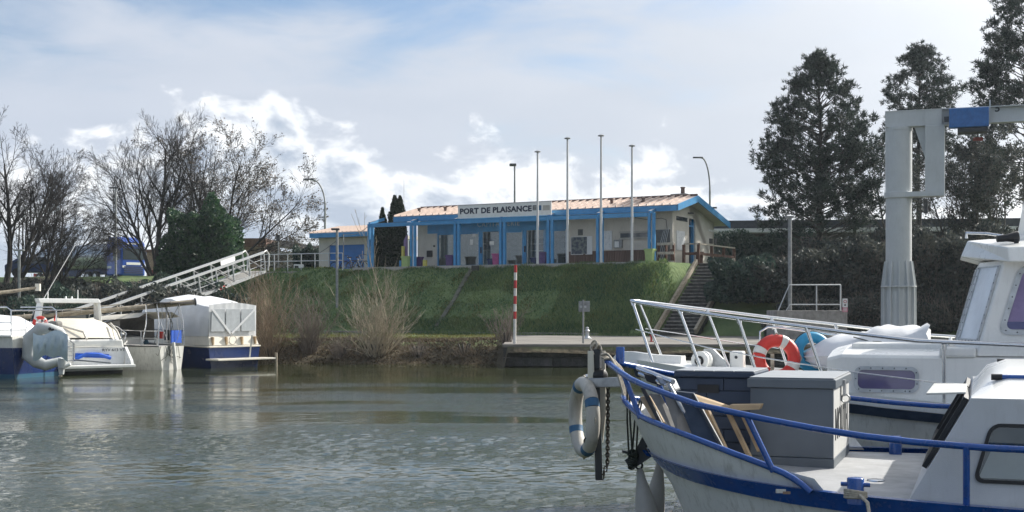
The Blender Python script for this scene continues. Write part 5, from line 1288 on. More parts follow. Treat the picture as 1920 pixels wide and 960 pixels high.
# grooves and side window
def rrect(x0, z0, x1, z1, r, n=6):
    out = []
    for cx, cz_, a0 in ((x1 - r, z0 + r, -90), (x1 - r, z1 - r, 0), (x0 + r, z1 - r, 90), (x0 + r, z0 + r, 180)):
        for k in range(n + 1): aa = R(a0 + 90 * k / n); out.append((cx + r * math.cos(aa), cz_ + r * math.sin(aa)))
    return out
def ct_y(z): return CT * lerp(1, 0.97, (z - DZ) / (zroof - DZ))
w0, w1 = cab(1823, 905), cab(1950, 797)
def sidewin(x0, z0, x1, z1, slantx, r, par, yf, out=-1):
    outer = rrect(x0, z0, x1, z1, r); inner = rrect(x0 + 0.022, z0 + 0.022, x1 - 0.022, z1 - 0.022, r - 0.015)
    sl = lambda p: p[0] + (slantx * (p[1] - z0) / (z1 - z0) if p[0] < (x0 + x1) / 2 else 0)
    m = MB(); m.loft([[(sl(p), yf(p[1]) + out * 0.002, p[1]) for p in outer], [(sl(p), yf(p[1]) + out * 0.014, p[1]) for p in outer], [(sl(p), yf(p[1]) + out * 0.014, p[1]) for p in inner], [(sl(p), yf(p[1]) + out * 0.002, p[1]) for p in inner]], False, True)
    pn = MB(); pn.add([(sl(p), yf(p[1]) + out * 0.010, p[1]) for p in inner], [tuple(range(len(inner)))])
    return m, pn
m, pn = sidewin(w0.x, w0.z, w0.x + 0.85, w1.z, 0.10, 0.06, bt, ct_y)
wo_ = m.build('window', 'black', cabin); pn.build('pane', 'window_glass', wo_)
cu_ = MB(); n_ = 24
cu_.add([(w0.x + 0.03, CT + 0.001, w0.z + 0.03), (w0.x + 0.83, CT + 0.001, w0.z + 0.03), (w0.x + 0.83, CT * 0.975, w1.z - 0.02), (w0.x + 0.10, CT * 0.975, w1.z - 0.02)], [(0, 1, 2, 3)]) if False else None
cu_ = MB(); cu_.loft([[(w0.x + 0.035 + 0.80 * k / n_ + 0.075 * (j / 4), ct_y(lerp(w0.z + 0.03, w1.z - 0.15, j / 4)) - 0.005 - 0.003 * math.sin(k * 1.9), lerp(w0.z + 0.03, w1.z - 0.15, j / 4)) for k in range(n_ + 1)] for j in range(5)], False, True, ring_closed=False)
cu_.build('curtain', 'grey_curtain', wo_)
bk = MB(); bk.loft([[(w0.x + 0.03 + 0.09 * j, ct_y(lerp(w0.z + 0.02, w1.z - 0.02, j)) - 0.001, lerp(w0.z + 0.02, w1.z - 0.02, j)), (w0.x + 0.83, ct_y(lerp(w0.z + 0.02, w1.z - 0.02, j)) - 0.001, lerp(w0.z + 0.02, w1.z - 0.02, j))] for j in (0, 1)], False, False, ring_closed=False); bk.build('cabin_interior', 'cabin_dark', wo_)
# blue grab rails on the cabin roof
for (px, py, yy, px2) in ((1868, 707, -1.0, 1990), (1878, 678, 0.1, 1990)):
    p = B1.pt(px, py, yy); zq = zroof + 0.13 if yy < -0.5 else zroof + 0.19
    p2 = Vector((p.x + 1.2, yy, p.z))
    g_ = MB().tube([(p.x + 0.03, yy, p.z), p2], 0.016, 8).build('grab_rail', 'rail_blue', bt); MB().lathe([(0.02, -0.03), (0.02, 0.035)], 10, (p.x, yy, p.z), (1, 0, 0)).build('rail_end', 'black', g_)
    for k in (0.13, 0.9): MB().tube([(p.x + k, yy, p.z - 0.012), (p.x + k, yy, zroof + 0.02)], 0.014, 8).build('rail_foot', 'galv', g_)
# bow roller beam with anchor post
A1_ = B1.pz(1116, 708, 1.5); BY = 9.85
def wl(px, py, Y): return B1.loc(at(px, py, Y))
arm = MB().bar(wl(1105, 718, 9.95), wl(1168, 716, 9.85), 0.05, 0.075).build('bow_arm', 'steel_dull', bt, bevel=0.006)
pst = MB(); pst.bar(wl(1117, 688, 9.97), wl(1123, 900, 9.97), 0.055, 0.055); pst = pst.build('anchor_post', 'dark_metal', bt, bevel=0.006)
for dx in (-10, 12):
    m = MB(); a = wl(1117 + dx, 658, 9.97 + (0.05 if dx > 0 else -0.05)); b2 = wl(1119 + dx * 0.9, 830, 9.97)
    m.prism([a + Vector((-0.022, 0, 0)), a + Vector((0.022, 0, 0)), b2.lerp(a, 0.35) + Vector((0.03, 0, 0)), b2 + Vector((0.0, 0, 0)), b2.lerp(a, 0.35) + Vector((-0.03, 0, 0))], (0, 0.012, 0)); m.build('cheek_plate', 'gelcoat_cream', pst)
MB().bar(wl(1117, 655, 9.97), wl(1117, 690, 9.97), 0.085, 0.07).build('roller_head', 'dark_metal', pst)
MB().tube([wl(1098, 706, 9.97), wl(1138, 702, 9.97)], 0.018, 8).build('roller_pin', 'steel', pst)
MB().lathe([(0.02, 0), (0.05, 0.02), (0.05, 0.1), (0.02, 0.12)], 12, wl(1111, 704, 9.97), (1, 0, 0)).build('roller', 'black', pst)
# stem anchor: shank and flukes under the bow
m = MB(); m.bar(wl(1212, 822, 9.72), wl(1190, 868, 9.75), 0.06, 0.06); an = m.build('anchor_shank', 'dark_metal', bt)
m = MB(); m.bar(wl(1178, 872, 9.75), wl(1216, 847, 9.7), 0.03, 0.09); m.build('anchor_fluke', 'dark_metal', an); MB().bar(wl(1167, 846, 9.75), wl(1192, 852, 9.75), 0.06, 0.018).build('anchor_stock', 'dark_metal', an)
# ------------------------------------------------------------------ things aboard
G = 'deck boxes on the steel cruiser'
g0 = B1.pz(1405, 868, DZ + 0.05); g1 = B1.pz(1565, 873, DZ + 0.05); gw_ = g1.x - g0.x; gh = B1.pt(1565, 705, g1.y).z - DZ - 0.05; gdp = 1.15
gb = thing('storage_box', 'smooth grey storage box with white end lettered NOUTH', 'box', B1.w(g0.x, g0.y, DZ + 0.03), B1.rz, G)
MB().bx(0, 0, 0, gw_, gdp, 0.07).build('plinth', 'box_grey', gb, bevel=0.004)
MB().bx(0.006, 0.006, 0.072, gw_ - 0.008, gdp - 0.006, gh - 0.07).build('box_body', 'box_grey', gb, bevel=0.006)
MB().bx(gw_ - 0.0075, 0.012, 0.074, gw_ - 0.002, gdp - 0.012, gh - 0.072).build('end_panel', 'box_white', gb)
r_ = lambda i, z: [(-0.014 - i, -0.016 - i, z), (gw_ + 0.014 + i, -0.016 - i, z), (gw_ + 0.014 + i, gdp + 0.014 + i, z), (-0.014 - i, gdp + 0.014 + i, z)]
m = MB(); m.loft([r_(0, gh - 0.068), r_(0, gh - 0.008), r_(-0.02, gh)], True, False); lid = m.build('lid', 'box_grey', gb, bevel=0.004)
MB().bx(0.0, 0.0, gh + 0.0005, gw_, gdp, gh + 0.006).build('lid_top', 'box_lid', lid, bevel=0.003)
text_mesh('lettering', 'NOUTH', 0.3, 'dark_metal', gb, facing((gw_ + 0.0, 0.10, gh * 0.30), (0, 1, 0), (0, 0, 1)), fit=(gdp * 0.78, gh * 0.36), offset=0.006, extrude=0.002)['kind'] = 'stuff'
m = MB(); m.bx(gw_ + 0.014, gdp * 0.42, gh - 0.15, gw_ + 0.03, gdp * 0.5, gh - 0.03); h_ = m.build('hasp', 'steel_dull', gb)
MB().torus((gw_ + 0.03, gdp * 0.46, gh - 0.17), 0.03, 0.007, (0, 1, 0), 14, 6).build('padlock', 'steel_dull', h_)
# blue-grey plank-look box further forward
k0 = B1.pt(1268, 700, 0.12); k1 = B1.pt(1412, 700, 0.12)
kx0, kx1 = k0.x, k1.x; kt = k0.z; kz = 0.92
kb_ = thing('cushion_box', 'dark blue plastic cushion box with pale lid behind the bow rail', 'box', B1.w(kx0, 0.12, kz), B1.rz, G)
kw_, kh_ = kx1 - kx0, kt - kz + 0.02; kd = 0.66
MB().bx(0.03, 0.03, 0, kw_ - 0.03, kd - 0.03, kh_ - 0.02).build('inner_body', 'box_navy', kb_)
for j in range(6):
    z0, z1 = lerp(0, kh_ - 0.05, j / 6) + 0.004, lerp(0, kh_ - 0.05, (j + 1) / 6) - 0.004
    for i in range(2):
        sp_ = 0.5 + (0.12 if j % 2 else -0.1)
        xa, xb = ((0.008, kw_ * sp_ - 0.003), (kw_ * sp_ + 0.003, kw_ - 0.008))[i]
        MB().bx(xa, 0.01, z0, xb, 0.029, z1).build('plank', 'box_navy', kb_, bevel=0.003)
    MB().bx(kw_ - 0.029, 0.03, z0, kw_ - 0.008, kd - 0.03, z1).build('plank', 'box_navy', kb_, bevel=0.003); MB().bx(0.008, 0.03, z0, 0.029, kd - 0.03, z1).build('plank', 'box_navy', kb_, bevel=0.003)
MB().bx(kw_ * 0.28, 0.002, kh_ * 0.74, kw_ * 0.56, 0.009, kh_ * 0.84).build('hand_hold', 'black', kb_)
ld = MB().bx(-0.015, -0.015, kh_ - 0.045, kw_ + 0.015, kd + 0.01, kh_ - 0.004).build('lid', 'box_navy', kb_, bevel=0.008)
for i in range(4): MB().bx(lerp(-0.01, kw_ + 0.01, i / 4) + 0.003, -0.01, kh_ - 0.003, lerp(-0.01, kw_ + 0.01, (i + 1) / 4) - 0.003, kd, kh_ + 0.006).build('lid_plank', 'box_lid', ld, bevel=0.003)
# folded chairs and boards stacked inside the bow rail
def slab(px0, py0, px1, py1, px2, py2, px3, py3, t, th, mat, nm, par, t2=None, bev=0.006):
    t2 = t if t2 is None else t2
    q = [B1.pt(px0, py0, t), B1.pt(px1, py1, t), B1.pt(px2, py2, t2), B1.pt(px3, py3, t2)]
    m = MB(); m.prism(q, (0, th, 0)); return m.build(nm, mat, par, bevel=bev)
fc = thing('folded_chair', 'folded dark blue deck chair leaning inside the bow rail', 'chair', B1.o, B1.rz)
slab(1263, 733, 1300, 737, 1362, 850, 1306, 836, -0.62, 0.05, 'navy_fabric', 'seat_fabric', fc, -0.95)
slab(1240, 730, 1266, 731, 1312, 838, 1270, 815, -0.60, 0.03, 'tarp_dark', 'back_fabric', fc, -0.85)
MB().tube([B1.pt(1255, 722, -0.6), B1.pt(1318, 838, -0.9)], 0.014, 8).build('leg', 'steel_dull', fc)
MB().tube([B1.pt(1300, 740, -0.66), B1.pt(1360, 850, -0.98)], 0.012, 8).build('leg', 'dark_metal', fc)
fc2 = thing('folded_lounger', 'folded grey camp lounger lying along the bow rail', 'chair', B1.o, B1.rz)
MB().tube([B1.pt(1196, 690, -0.25), B1.pt(1262, 716, -0.55)], 0.02, 8).build('frame_tube', 'steel', fc2); MB().tube([B1.pt(1200, 700, -0.25), B1.pt(1252, 722, -0.5)], 0.02, 8).build('frame_tube', 'steel', fc2)
slab(1228, 704, 1258, 712, 1268, 733, 1236, 722, -0.5, 0.16, 'steel_dull', 'armrest', fc2, bev=0.015)
slab(1206, 700, 1232, 706, 1238, 724, 1212, 715, -0.42, 0.08, 'black', 'hinge', fc2)
slab(1198, 745, 1218, 742, 1250, 800, 1232, 800, -0.42, 0.03, 'wood_pale', 'slat', fc2, -0.6); slab(1216, 738, 1236, 740, 1290, 826, 1262, 812, -0.45, 0.03, 'tarp_dark', 'fabric', fc2, -0.75)
MB().tube([B1.pt(1205, 728, -0.4), B1.pt(1242, 800, -0.62)], 0.016, 8).build('leg', 'black', fc2)
wt = thing('wooden_trestle', 'pale wooden folding table leaning in front of the cushion box', 'table', B1.o, B1.rz)
slab(1298, 740, 1372, 765, 1370, 771, 1296, 748, -0.35, 0.10, 'wood_pale', 'top_board', wt, -0.40, bev=0.004)
slab(1368, 759, 1428, 758, 1424, 768, 1370, 771, -0.40, 0.10, 'wood_pale', 'top_board', wt, -0.42, bev=0.004)
for x0, y0, x1, y1, t in ((1316, 770, 1352, 848, -0.55), (1326, 768, 1364, 850, -0.5), (1365, 772, 1408, 862, -0.35), (1392, 775, 1424, 845, -0.3)):
    MB().bar(B1.pt(x0, y0, t), B1.pt(x1, y1, t - 0.12), 0.022, 0.03).build('leg', 'wood_pale', wt)
# fenders
def fender(label, px, py_top, Y, ln, rad, mat, tilt=0.0, group='fenders hanging at the bow'):
    tpt = at(px, py_top, Y); t = thing('fender', label, 'fender', tpt, 0, group); t.rotation_euler = (0, tilt, 0)
    MB().lathe([(0.015, 0), (0.03, -0.03), (0.035, -0.08), (rad * 0.72, -0.22), (rad, -0.42), (rad, -ln + 0.25), (rad * 0.75, -ln + 0.1), (0.03, -ln)], 18).build('fender_body', mat, t)
    MB().torus((0, 0, 0.02), 0.025, 0.008, (0, 1, 0), 12, 6).build('eye', 'rope_dark', t); return t
fender('long grey fender hanging from the anchor ropes', 1199, 878, 9.75, 0.85, 0.095, 'fender_grey', -0.16)
fender('long grey fender just left of the stem', 1238, 862, 9.95, 0.85, 0.085, 'fender_grey', 0.12)
# horseshoe lifebuoy on the bow arm
lb_c = at(1095, 782, 10.02); lbo = thing('lifebuoy', 'weathered white lifebuoy with blue bands hung at the bow', 'lifebuoy', lb_c, 0)
ax = Vector((0.975, 0.22, 0)).normalized(); Rr, rr_ = 0.255, 0.054
ell = [(0, 2 * math.pi)]
rings_n = 44
def buoy_arc(a0, a1, r, mat, nm, par):
    e = Vector((0, 0, 1)); g = ax.cross(e); n = max(3, int((a1 - a0) / 0.14))
    pts = [(e * math.cos(lerp(a0, a1, k / n)) * 1.04 + g * math.sin(lerp(a0, a1, k / n))) * Rr for k in range(n + 1)]
    return MB().tube(pts, r, 14).build(nm, mat, par)
seq = [(k * math.pi / 2 + 1.1) for k in range(4)]
bdy = None
for k in range(4):
    buoy_arc(seq[k] + 0.11, seq[k] + math.pi / 2 - 0.11, rr_, 'buoy_white', 'ring_section', lbo)
    buoy_arc(seq[k] - 0.11, seq[k] + 0.11, rr_ * 1.03, 'buoy_blue', 'ring_band', lbo)
e = Vector((0, 0, 1)); g = ax.cross(e)
gl = [(e * math.cos(2 * math.pi * k / 40) * 1.04 + g * math.sin(2 * math.pi * k / 40)) * (Rr + rr_ * (1.05 - 1.1 * abs(math.sin(4 * math.pi * k / 40)) * 1.0)) for k in range(40)]
MB().tube(gl, 0.008, 6, closed=True).build('grab_line', 'rope_pale', lbo)
for z in (0.0, 0.025): MB().torus((g * -0.0 + e * -0.16 + g * 0.205), rr_ + 0.004, 0.006, (g * 0.62 - e * 0.78) if z == 0 else (g * 0.72 - e * 0.69), 16, 5).build('lashing', 'rope_dark', lbo)
# chain
cp0, cp1 = at(1140, 725, 9.9), at(1128, 898, 9.95)
chn = thing('anchor_chain', 'rusty anchor chain hanging from the bow roller', 'chain'); m = MB(); nl = 27
for k in range(nl):
    t = (k + 0.5) / nl; c = cp0.lerp(at(1139, 870, 9.92), t / 0.86) if t < 0.86 else at(1139, 870, 9.92).lerp(cp1, (t - 0.86) / 0.14)
    ax_ = (1, 0.2, 0) if k % 2 else (0.2, 1, 0)
    m.tube([c + Vector((0, 0, 1)) * 0.022 * math.cos(q) + Vector(ax_).cross(Vector((0, 0, 1))).normalized() * 0.012 * math.sin(q) for q in np.linspace(0, 2 * math.pi, 10)[:-1]], 0.0055, 5, closed=True)
m.build('links', 'chain', chn)['kind'] = 'stuff'
# ropes at the bow
rp_ = thing('mooring_lines', 'tangle of grey mooring lines over the bow rail', 'rope', group=None)
rnd = random.Random(4)
for k in range(7):
    x0 = 1128 + rnd.uniform(-3, 5); pts_ = [(x0, 668 + rnd.uniform(-4, 8)), (1140 + k * 4, 662 + k * 4 + rnd.uniform(-3, 3)), (1155 + k * 4, 690 + k * 5), (1165 + k * 3, 725 + k * 3), (1172 + k * 1.5, 752)]
    P3 = [at(x, y, 9.75 + 0.012 * k) for x, y in pts_]
    fine = [Vector([np.interp(t, range(5), [p[j] for p in P3]) for j in range(3)]) for t in np.linspace(0, 4, 17)]
    for _ in range(2): fine = [fine[0]] + [(fine[i - 1] + fine[i] * 2 + fine[i + 1]) / 4 for i in range(1, len(fine) - 1)] + [fine[-1]]
    MB().tube(fine, 0.008, 6).build('rope', 'rope_pale', rp_)
for xa, xb in ((1180, 1187), (1204, 1192), (1176, 1180), (1200, 1184)):
    P3 = [at(xa, 712 if xa < 1190 else 750, 9.6), at(lerp(xa, xb, 0.5) - 2, 790, 9.62), at(xb, 870, 9.7)]
    MB().tube([P3[0].lerp(P3[1], t / 6) if t <= 6 else P3[1].lerp(P3[2], (t - 6) / 6) for t in range(13)], 0.007, 6).build('rope', 'rope_dark', rp_)
m = MB()
for k in range(12): m.torus(at(1187 + rnd.uniform(-4, 4), 848 + k * 2.6, 9.7), 0.02 + 0.01 * rnd.random(), 0.009, (rnd.gauss(0, .4), rnd.gauss(0, .4), 1), 10, 5)
m.build('knot', 'rope_dark', rp_)
m = MB()
for k in range(6): m.torus(at(1115 + rnd.uniform(-6, 10), 650 + rnd.uniform(-3, 8), 9.97), 0.025 + 0.015 * rnd.random(), 0.008, (rnd.gauss(0, 1), rnd.gauss(0, 1), rnd.gauss(0, 1)), 12, 6)
m.build('knot', 'rope_pale', rp_)
# line round the near bitt
m = MB()
for k in range(4): m.torus(B1.w(bp.x, bp.y, bp.z + 0.01 + 0.011 * k), 0.062, 0.009, (0.05 * k, 0.1, 1), 18, 6)
ml = m.build('mooring_loop', 'rope_pale'); tag(ml, 'greenish mooring line looped round the near blue bitt', 'rope')
P3 = [B1.w(bp.x + 0.03, bp.y - 0.06, bp.z + 0.03), B1.w(bp.x + 0.08, bp.y - 0.14, bp.z + 0.0), B1.w(bp.x + 0.12, bp.y - 0.22, bp.z - 0.2), B1.w(bp.x + 0.14, bp.y - 0.23, bp.z - 0.6)]
MB().tube(P3, 0.011, 6).build('rope_tail', 'rope_pale', ml)

# ------------------------------------------------------------------ white cruiser moored beyond the steel one
B2 = Frame(1.32, 13.9, math.atan2(-0.342, 0.94))
wb = thing('white_cruiser', 'white cruiser with steel bow rails and raked wheelhouse', 'boat', B2.o, B2.rz)
h2S = [0, 0.1, 0.3, 0.7, 1.2, 1.8, 2.5, 3.2, 4.2, 6, 9]; h2B = [0, 0.16, 0.38, 0.72, 1.02, 1.27, 1.46, 1.55, 1.6, 1.6, 1.5]
d2z = lambda s: interp(s, [0, 0.5, 1.5, 2.4, 3.3, 5, 9], [1.46, 1.43, 1.33, 1.23, 1.16, 1.12, 1.12])
st2 = lambda z: interp(z, [-0.4, 0, 0.7, 1.1, 1.5], [1.1, 0.8, 0.35, 0.14, 0.0])
def hb2(s, z):
    d = s - st2(z); fl = lerp(0.76, 1.0, min(1, max(0, (z + 0.4) / 1.6)) ** 0.7)
    return interp(d, h2S, h2B) * fl if d > 0 else 0.0
def shell2(zf0, zf1, nz, out=0.0):
    m = MB()
    for side in (-1, 1):
        rr = []
        for j in range(nz + 1):
            rg = []
            for d in dists:
                s = d
                for _ in range(5): zz = lerp(zf0(s), zf1(s), j / nz); s = d + st2(zz)
                rg.append((s - (out if d == 0 else 0), side * (hb2(s, zz) + out), zz))
            rr.append(rg)
        m.loft(rr, False, True, ring_closed=False)
    return m
hl = shell2(lambda s: -0.4, lambda s: d2z(s) - 0.02, 9).build('hull', 'gelcoat_dirty', wb)
shell2(lambda s: d2z(s) - 0.16, lambda s: d2z(s) - 0.075, 2, 0.035).build('rubbing_strake', 'navy_fabric', wb)
shell2(lambda s: d2z(s) - 0.073, lambda s: d2z(s) + 0.03, 2, 0.012).build('toe_rail', 'gelcoat', wb)
m = MB(); ss = [0.06, 0.15, 0.3, 0.6, 1.0, 1.5, 2.0, 2.6, 3.3, 4.5, 6, 8.5]
m.loft([[(s, t * hb2(s, d2z(s)), d2z(s) - 0.02 + 0.05 * (1 - t * t)) for t in np.linspace(-1, 1, 9)] for s in ss], False, True, ring_closed=False); m.build('deck', 'gelcoat', wb)
# trunk cabin
TT = -1.13; zt_ = 1.585
def tz(s): return interp(s, [2.15, 2.3, 3.4, 5], [1.56, 1.60, 1.60, 1.62])
m = MB(); rows = []
for s in (2.16, 2.19, 2.3, 2.7, 3.2, 4.0, 8.0):
    k = min(1.0, (s - 2.05) / 0.2); y0 = TT * lerp(0.9, 1, min(1, (s - 2.16) / 0.3)); z1 = tz(s)
    rows.append([(s - 0.10 * (1 - k) * 0, y0, 1.10), (s, y0 * 0.975, z1 - 0.03), (s, y0 * 0.95, z1), (s, y0 * 0.5, z1 + 0.055), (s, 0, z1 + 0.075), (s, -y0 * 0.5, z1 + 0.055), (s, -y0 * 0.95, z1), (s, -y0 * 0.975, z1 - 0.03), (s, -y0, 1.10)])
m.loft(rows, False, False, ring_closed=False); n = len(m.v); r0_ = rows[0]; m.add(r0_, [tuple(range(9))]); m.build('trunk_cabin', 'gelcoat', wb, bevel=0.012)
# hatch plinth on the trunk
MB().bx(B2.pt(1598, 655, -0.55).x, -0.62, 1.62, 3.25, 0.62, 1.695).build('hatch_coaming', 'gelcoat', wb, bevel=0.015)
# oblong port with a riveted frame
yf2 = lambda z: TT * lerp(1, 0.975, (z - 1.1) / 0.46)
w0, w1 = B2.pt(1601, 735, TT), B2.pt(1723, 688, TT)
def riveted(x0, z0, x1, z1, sl, r, fw, pane, par, yf, xf=None, nr=5):
    outer = rrect(x0, z0, x1, z1, r); inner = rrect(x0 + fw, z0 + fw, x1 - fw, z1 - fw, max(0.02, r - fw * 0.7))
    sx_ = lambda p: p[0] + sl * (p[1] - z0) / (z1 - z0)
    m = MB(); m.loft([[(sx_(p), yf(p[1]) + o, p[1]) for p in q] for q, o in ((outer, -0.001), (outer, -0.014), (inner, -0.014), (inner, -0.002))], False, False)
    fr = m.build('port_frame', 'galv', par); pn = MB(); pn.add([(sx_(p), yf(p[1]) - 0.004, p[1]) for p in inner], [tuple(range(len(inner)))]); pn.build('pane', pane, fr)
    mid = rrect(x0 + fw / 2, z0 + fw / 2, x1 - fw / 2, z1 - fw / 2, r - fw / 3); rv = MB()
    L_ = [Vector((p[0], 0, p[1])) for p in mid]; tot = 0; nxt = 0.0
    for i in range(len(L_)):
        a, b = L_[i], L_[(i + 1) % len(L_)]; l = (b - a).length
        while nxt < tot + l:
            q = a.lerp(b, (nxt - tot) / max(l, 1e-6)); rv.lathe([(0.007, 0), (0.004, 0.004)], 6, (sx_((q.x, q.z)), yf(q.z) - 0.014, q.z), (0, -1, 0)); nxt += 0.105
        tot += l
    rv.build('rivets', 'dark_metal', fr)['kind'] = 'stuff'
    return fr
riveted(w0.x, w0.z, w1.x, w1.z, 0, 0.075, 0.034, 'purple_glass', wb, yf2)
# wheelhouse: side walls, corner and front screens, brow and roof
zb_, zt2 = 1.60, 2.47
P0 = [(3.50, -1.10), (3.29, -0.52), (3.27, 0.52), (3.50, 1.10), (8.0, 1.10), (8.0, -1.10)]
up = [(3.735, -1.05), (3.53, -0.48), (3.51, 0.48), (3.735, 1.05), (8.0, 1.05), (8.0, -1.05)]
lo3 = [Vector((a, b, zb_)) for a, b in P0]; hi3 = [Vector((a, b, zt2)) for a, b in up]
m = MB(); m.add(lo3 + hi3, [(i, (i + 1) % 6, 6 + (i + 1) % 6, 6 + i) for i in range(6)]); wh = m.build('wheelhouse', 'gelcoat', wb, bevel=0.02)
m = MB(); m.prism([(3.18, -1.12, 1.585), (3.5, -1.12, 1.585), (3.5, 1.12, 1.585), (3.18, 1.12, 1.585)], (0, 0, 0.09)); m.build('screen_step', 'gelcoat', wb, bevel=0.02)
def screen(i, fr=0.08):
    a, b, c, d = lo3[i], lo3[i + 1], hi3[i + 1], hi3[i]; nrm = (b - a).cross(d - a).normalized()
    if nrm.x > 0 and i < 3: nrm = -nrm
    pt = lambda u, v: a * (1 - u) * (1 - v) + b * u * (1 - v) + c * u * v + d * (1 - u) * v
    def rg(e0, e1, o):
        out = []
        for (u, v) in ((e0, e1), (1 - e0, e1), (1 - e0, 0.985 - e1 * 0.3), (e0, 0.985 - e1 * 0.3)): out.append(pt(u, v) + nrm * o)
        return out
    m = MB(); m.loft([rg(0.05, 0.13, 0.0), rg(0.05, 0.13, 0.014), rg(0.13, 0.17, 0.014), rg(0.13, 0.17, 0.002)], False, False); f = m.build('screen_frame', 'galv', wh)
    m = MB(); m.add(rg(0.13, 0.17, 0.005), [(0, 1, 2, 3)]); m.build('screen_pane', 'silver_screen', f)
    rv = MB()
    for k in range(10):
        for u in (0.09, 0.91): rv.lathe([(0.007, 0), (0.004, 0.004)], 6, pt(u, lerp(0.17, 0.93, k / 9)) + nrm * 0.014, nrm)
    for k in range(6): rv.lathe([(0.007, 0), (0.004, 0.004)], 6, pt(lerp(0.15, 0.85, k / 5), 0.15) + nrm * 0.014, nrm)
    rv.build('rivets', 'dark_metal', f)['kind'] = 'stuff'
for i in range(3): screen(i)
yw = lambda z: lerp(-1.10, -1.05, (z - zb_) / (zt2 - zb_))
a, b = B2.pt(1870, 628, -1.08), B2.pt(1912, 495, -1.06)
riveted(a.x, a.z, a.x + 1.1, b.z + 0.0, b.x - a.x, 0.10, 0.05, 'lilac_curtain', wh, yw)
m = MB(); q_ = 0.055; m.add([(a.x + q_ + 0.02, yw(a.z) - 0.007, a.z + 0.055), (a.x + 1.05, yw(a.z) - 0.007, a.z + 0.055), (a.x + 1.05, yw(a.z + 0.12) - 0.007, a.z + 0.12), (a.x + q_ + 0.03, yw(a.z + .12) - 0.007, a.z + 0.12)], [(0, 1, 2, 3)]); m.build('sill_shadow_strip', 'purple_glass', wh)  # shadow above the sill, put in as a dark purple strip
# brow and roof
bl_ = [(3.78, -1.30, 2.445), (3.36, -0.42, 2.535), (3.34, 0.42, 2.535), (3.78, 1.30, 2.445), (8.2, 1.30, 2.445), (8.2, -1.30, 2.445)]
bu_ = [(3.76, -1.27, 2.58), (3.42, -0.42, 2.685), (3.40, 0.42, 2.685), (3.76, 1.27, 2.58), (8.2, 1.27, 2.58), (8.2, -1.27, 2.58)]
bi_ = [(3.95, -1.05, 2.62), (3.62, -0.38, 2.70), (3.60, 0.38, 2.70), (3.95, 1.05, 2.62), (8.2, 1.05, 2.64), (8.2, -1.05, 2.64)]
bm_ = [(3.80, -1.02, 2.46), (3.55, -0.40, 2.47), (3.55, 0.40, 2.47), (3.80, 1.02, 2.46), (8.2, 1.02, 2.46), (8.2, -1.02, 2.46)]
m = MB(); m.loft([bm_, bl_, bu_, bi_], False, False); m.add(bi_, [(0, 1, 2, 3, 4, 5)]); rf = m.build('roof', 'gelcoat', wb, bevel=0.012)
MB().bx(3.85, -0.6, 2.66, 6.0, 0.6, 2.72).build('roof_hatch', 'gelcoat', rf, bevel=0.02)
MB().tube([B2.pt(1812, 447, -0.6), B2.pt(1812, 437, -0.6), B2.pt(1850, 438, -0.7), B2.pt(1900, 445, -0.8)], 0.014, 8).build('roof_rail', 'steel', rf)
p = B2.pt(1888, 446, -0.95); sl_ = MB().lathe([(0.05, -0.10), (0.055, -0.09), (0.035, 0.0), (0.03, 0.09)], 14, (p.x, -0.95, p.z), (-0.9, -0.2, -0.1)).build('search_lamp', 'black', rf, loc=(0, 0, 0))
MB().bx(p.x + 0.06, -0.98, 2.58, p.x + 0.10, -0.92, p.z + 0.02).build('lamp_bracket', 'black', sl_)
m = MB(); m.prism([B2.pt(1905, 455, -0.5), B2.pt(1945, 455, -0.5), B2.pt(1950, 300, -0.5), B2.pt(1935, 300, -0.5)], (0, 0.10, 0)); m.build('mast_fin', 'gelcoat', rf)
# steel bow rails
rz2 = lambda s: interp(s, [0.0, 0.3, 0.7, 1.3, 2.0, 2.6, 3.24, 4, 6], [2.12, 2.075, 2.02, 1.94, 1.86, 1.785, 1.715, 1.70, 1.70])
rb2 = lambda s: interp(s, [-0.02, 0.0, 0.06, 0.2, 0.5, 1.0, 1.6, 2.4, 3.3, 4.2, 6], [0.0, 0.10, 0.2, 0.36, 0.60, 0.92, 1.17, 1.40, 1.50, 1.55, 1.55])
for side in (-1, 1):
    sl = [-0.02, 0.0, 0.06, 0.2, 0.5, 0.9, 1.3, 1.8, 2.4, 3.0, 3.5 if side > 0 else 4.2] + ([] if side > 0 else [6.0])
    MB().tube([(s, side * rb2(s), rz2(s)) for s in sl], 0.019, 10).build('bow_rail', 'steel', wb)
    ww = [0.08, 0.5, 1.0, 1.6, 2.4, 3.2] + ([] if side > 0 else [4.2, 6])
    MB().tube([(s, side * (rb2(s) - 0.01), lerp(d2z(s), rz2(s), interp(s, [0, 1.2, 3.2], [0.56, 0.42, 0.36]))) for s in ww], 0.006, 6).build('guard_wire', 'steel', wb)
    for s0, s1 in ((0.02, 0.28), (0.66, 0.90), (1.32, 1.52), (2.0, 2.2), (3.23, 3.23)):
        y1 = side * max(0.12, hb2(s1, d2z(s1)) - 0.09)
        MB().tube([(s0, side * rb2(s0), rz2(s0)), (s1, y1, d2z(s1))], 0.016, 8).build('stanchion', 'steel', wb)
        d = Vector((s1 - s0, y1 - side * rb2(s0), d2z(s1) - rz2(s0))).normalized()
        MB().tube([Vector((s0, side * rb2(s0), rz2(s0))) + d * 0.0, Vector((s0, side * rb2(s0), rz2(s0))) + d * 0.05], 0.024, 8).build('rail_fitting', 'steel', wb)
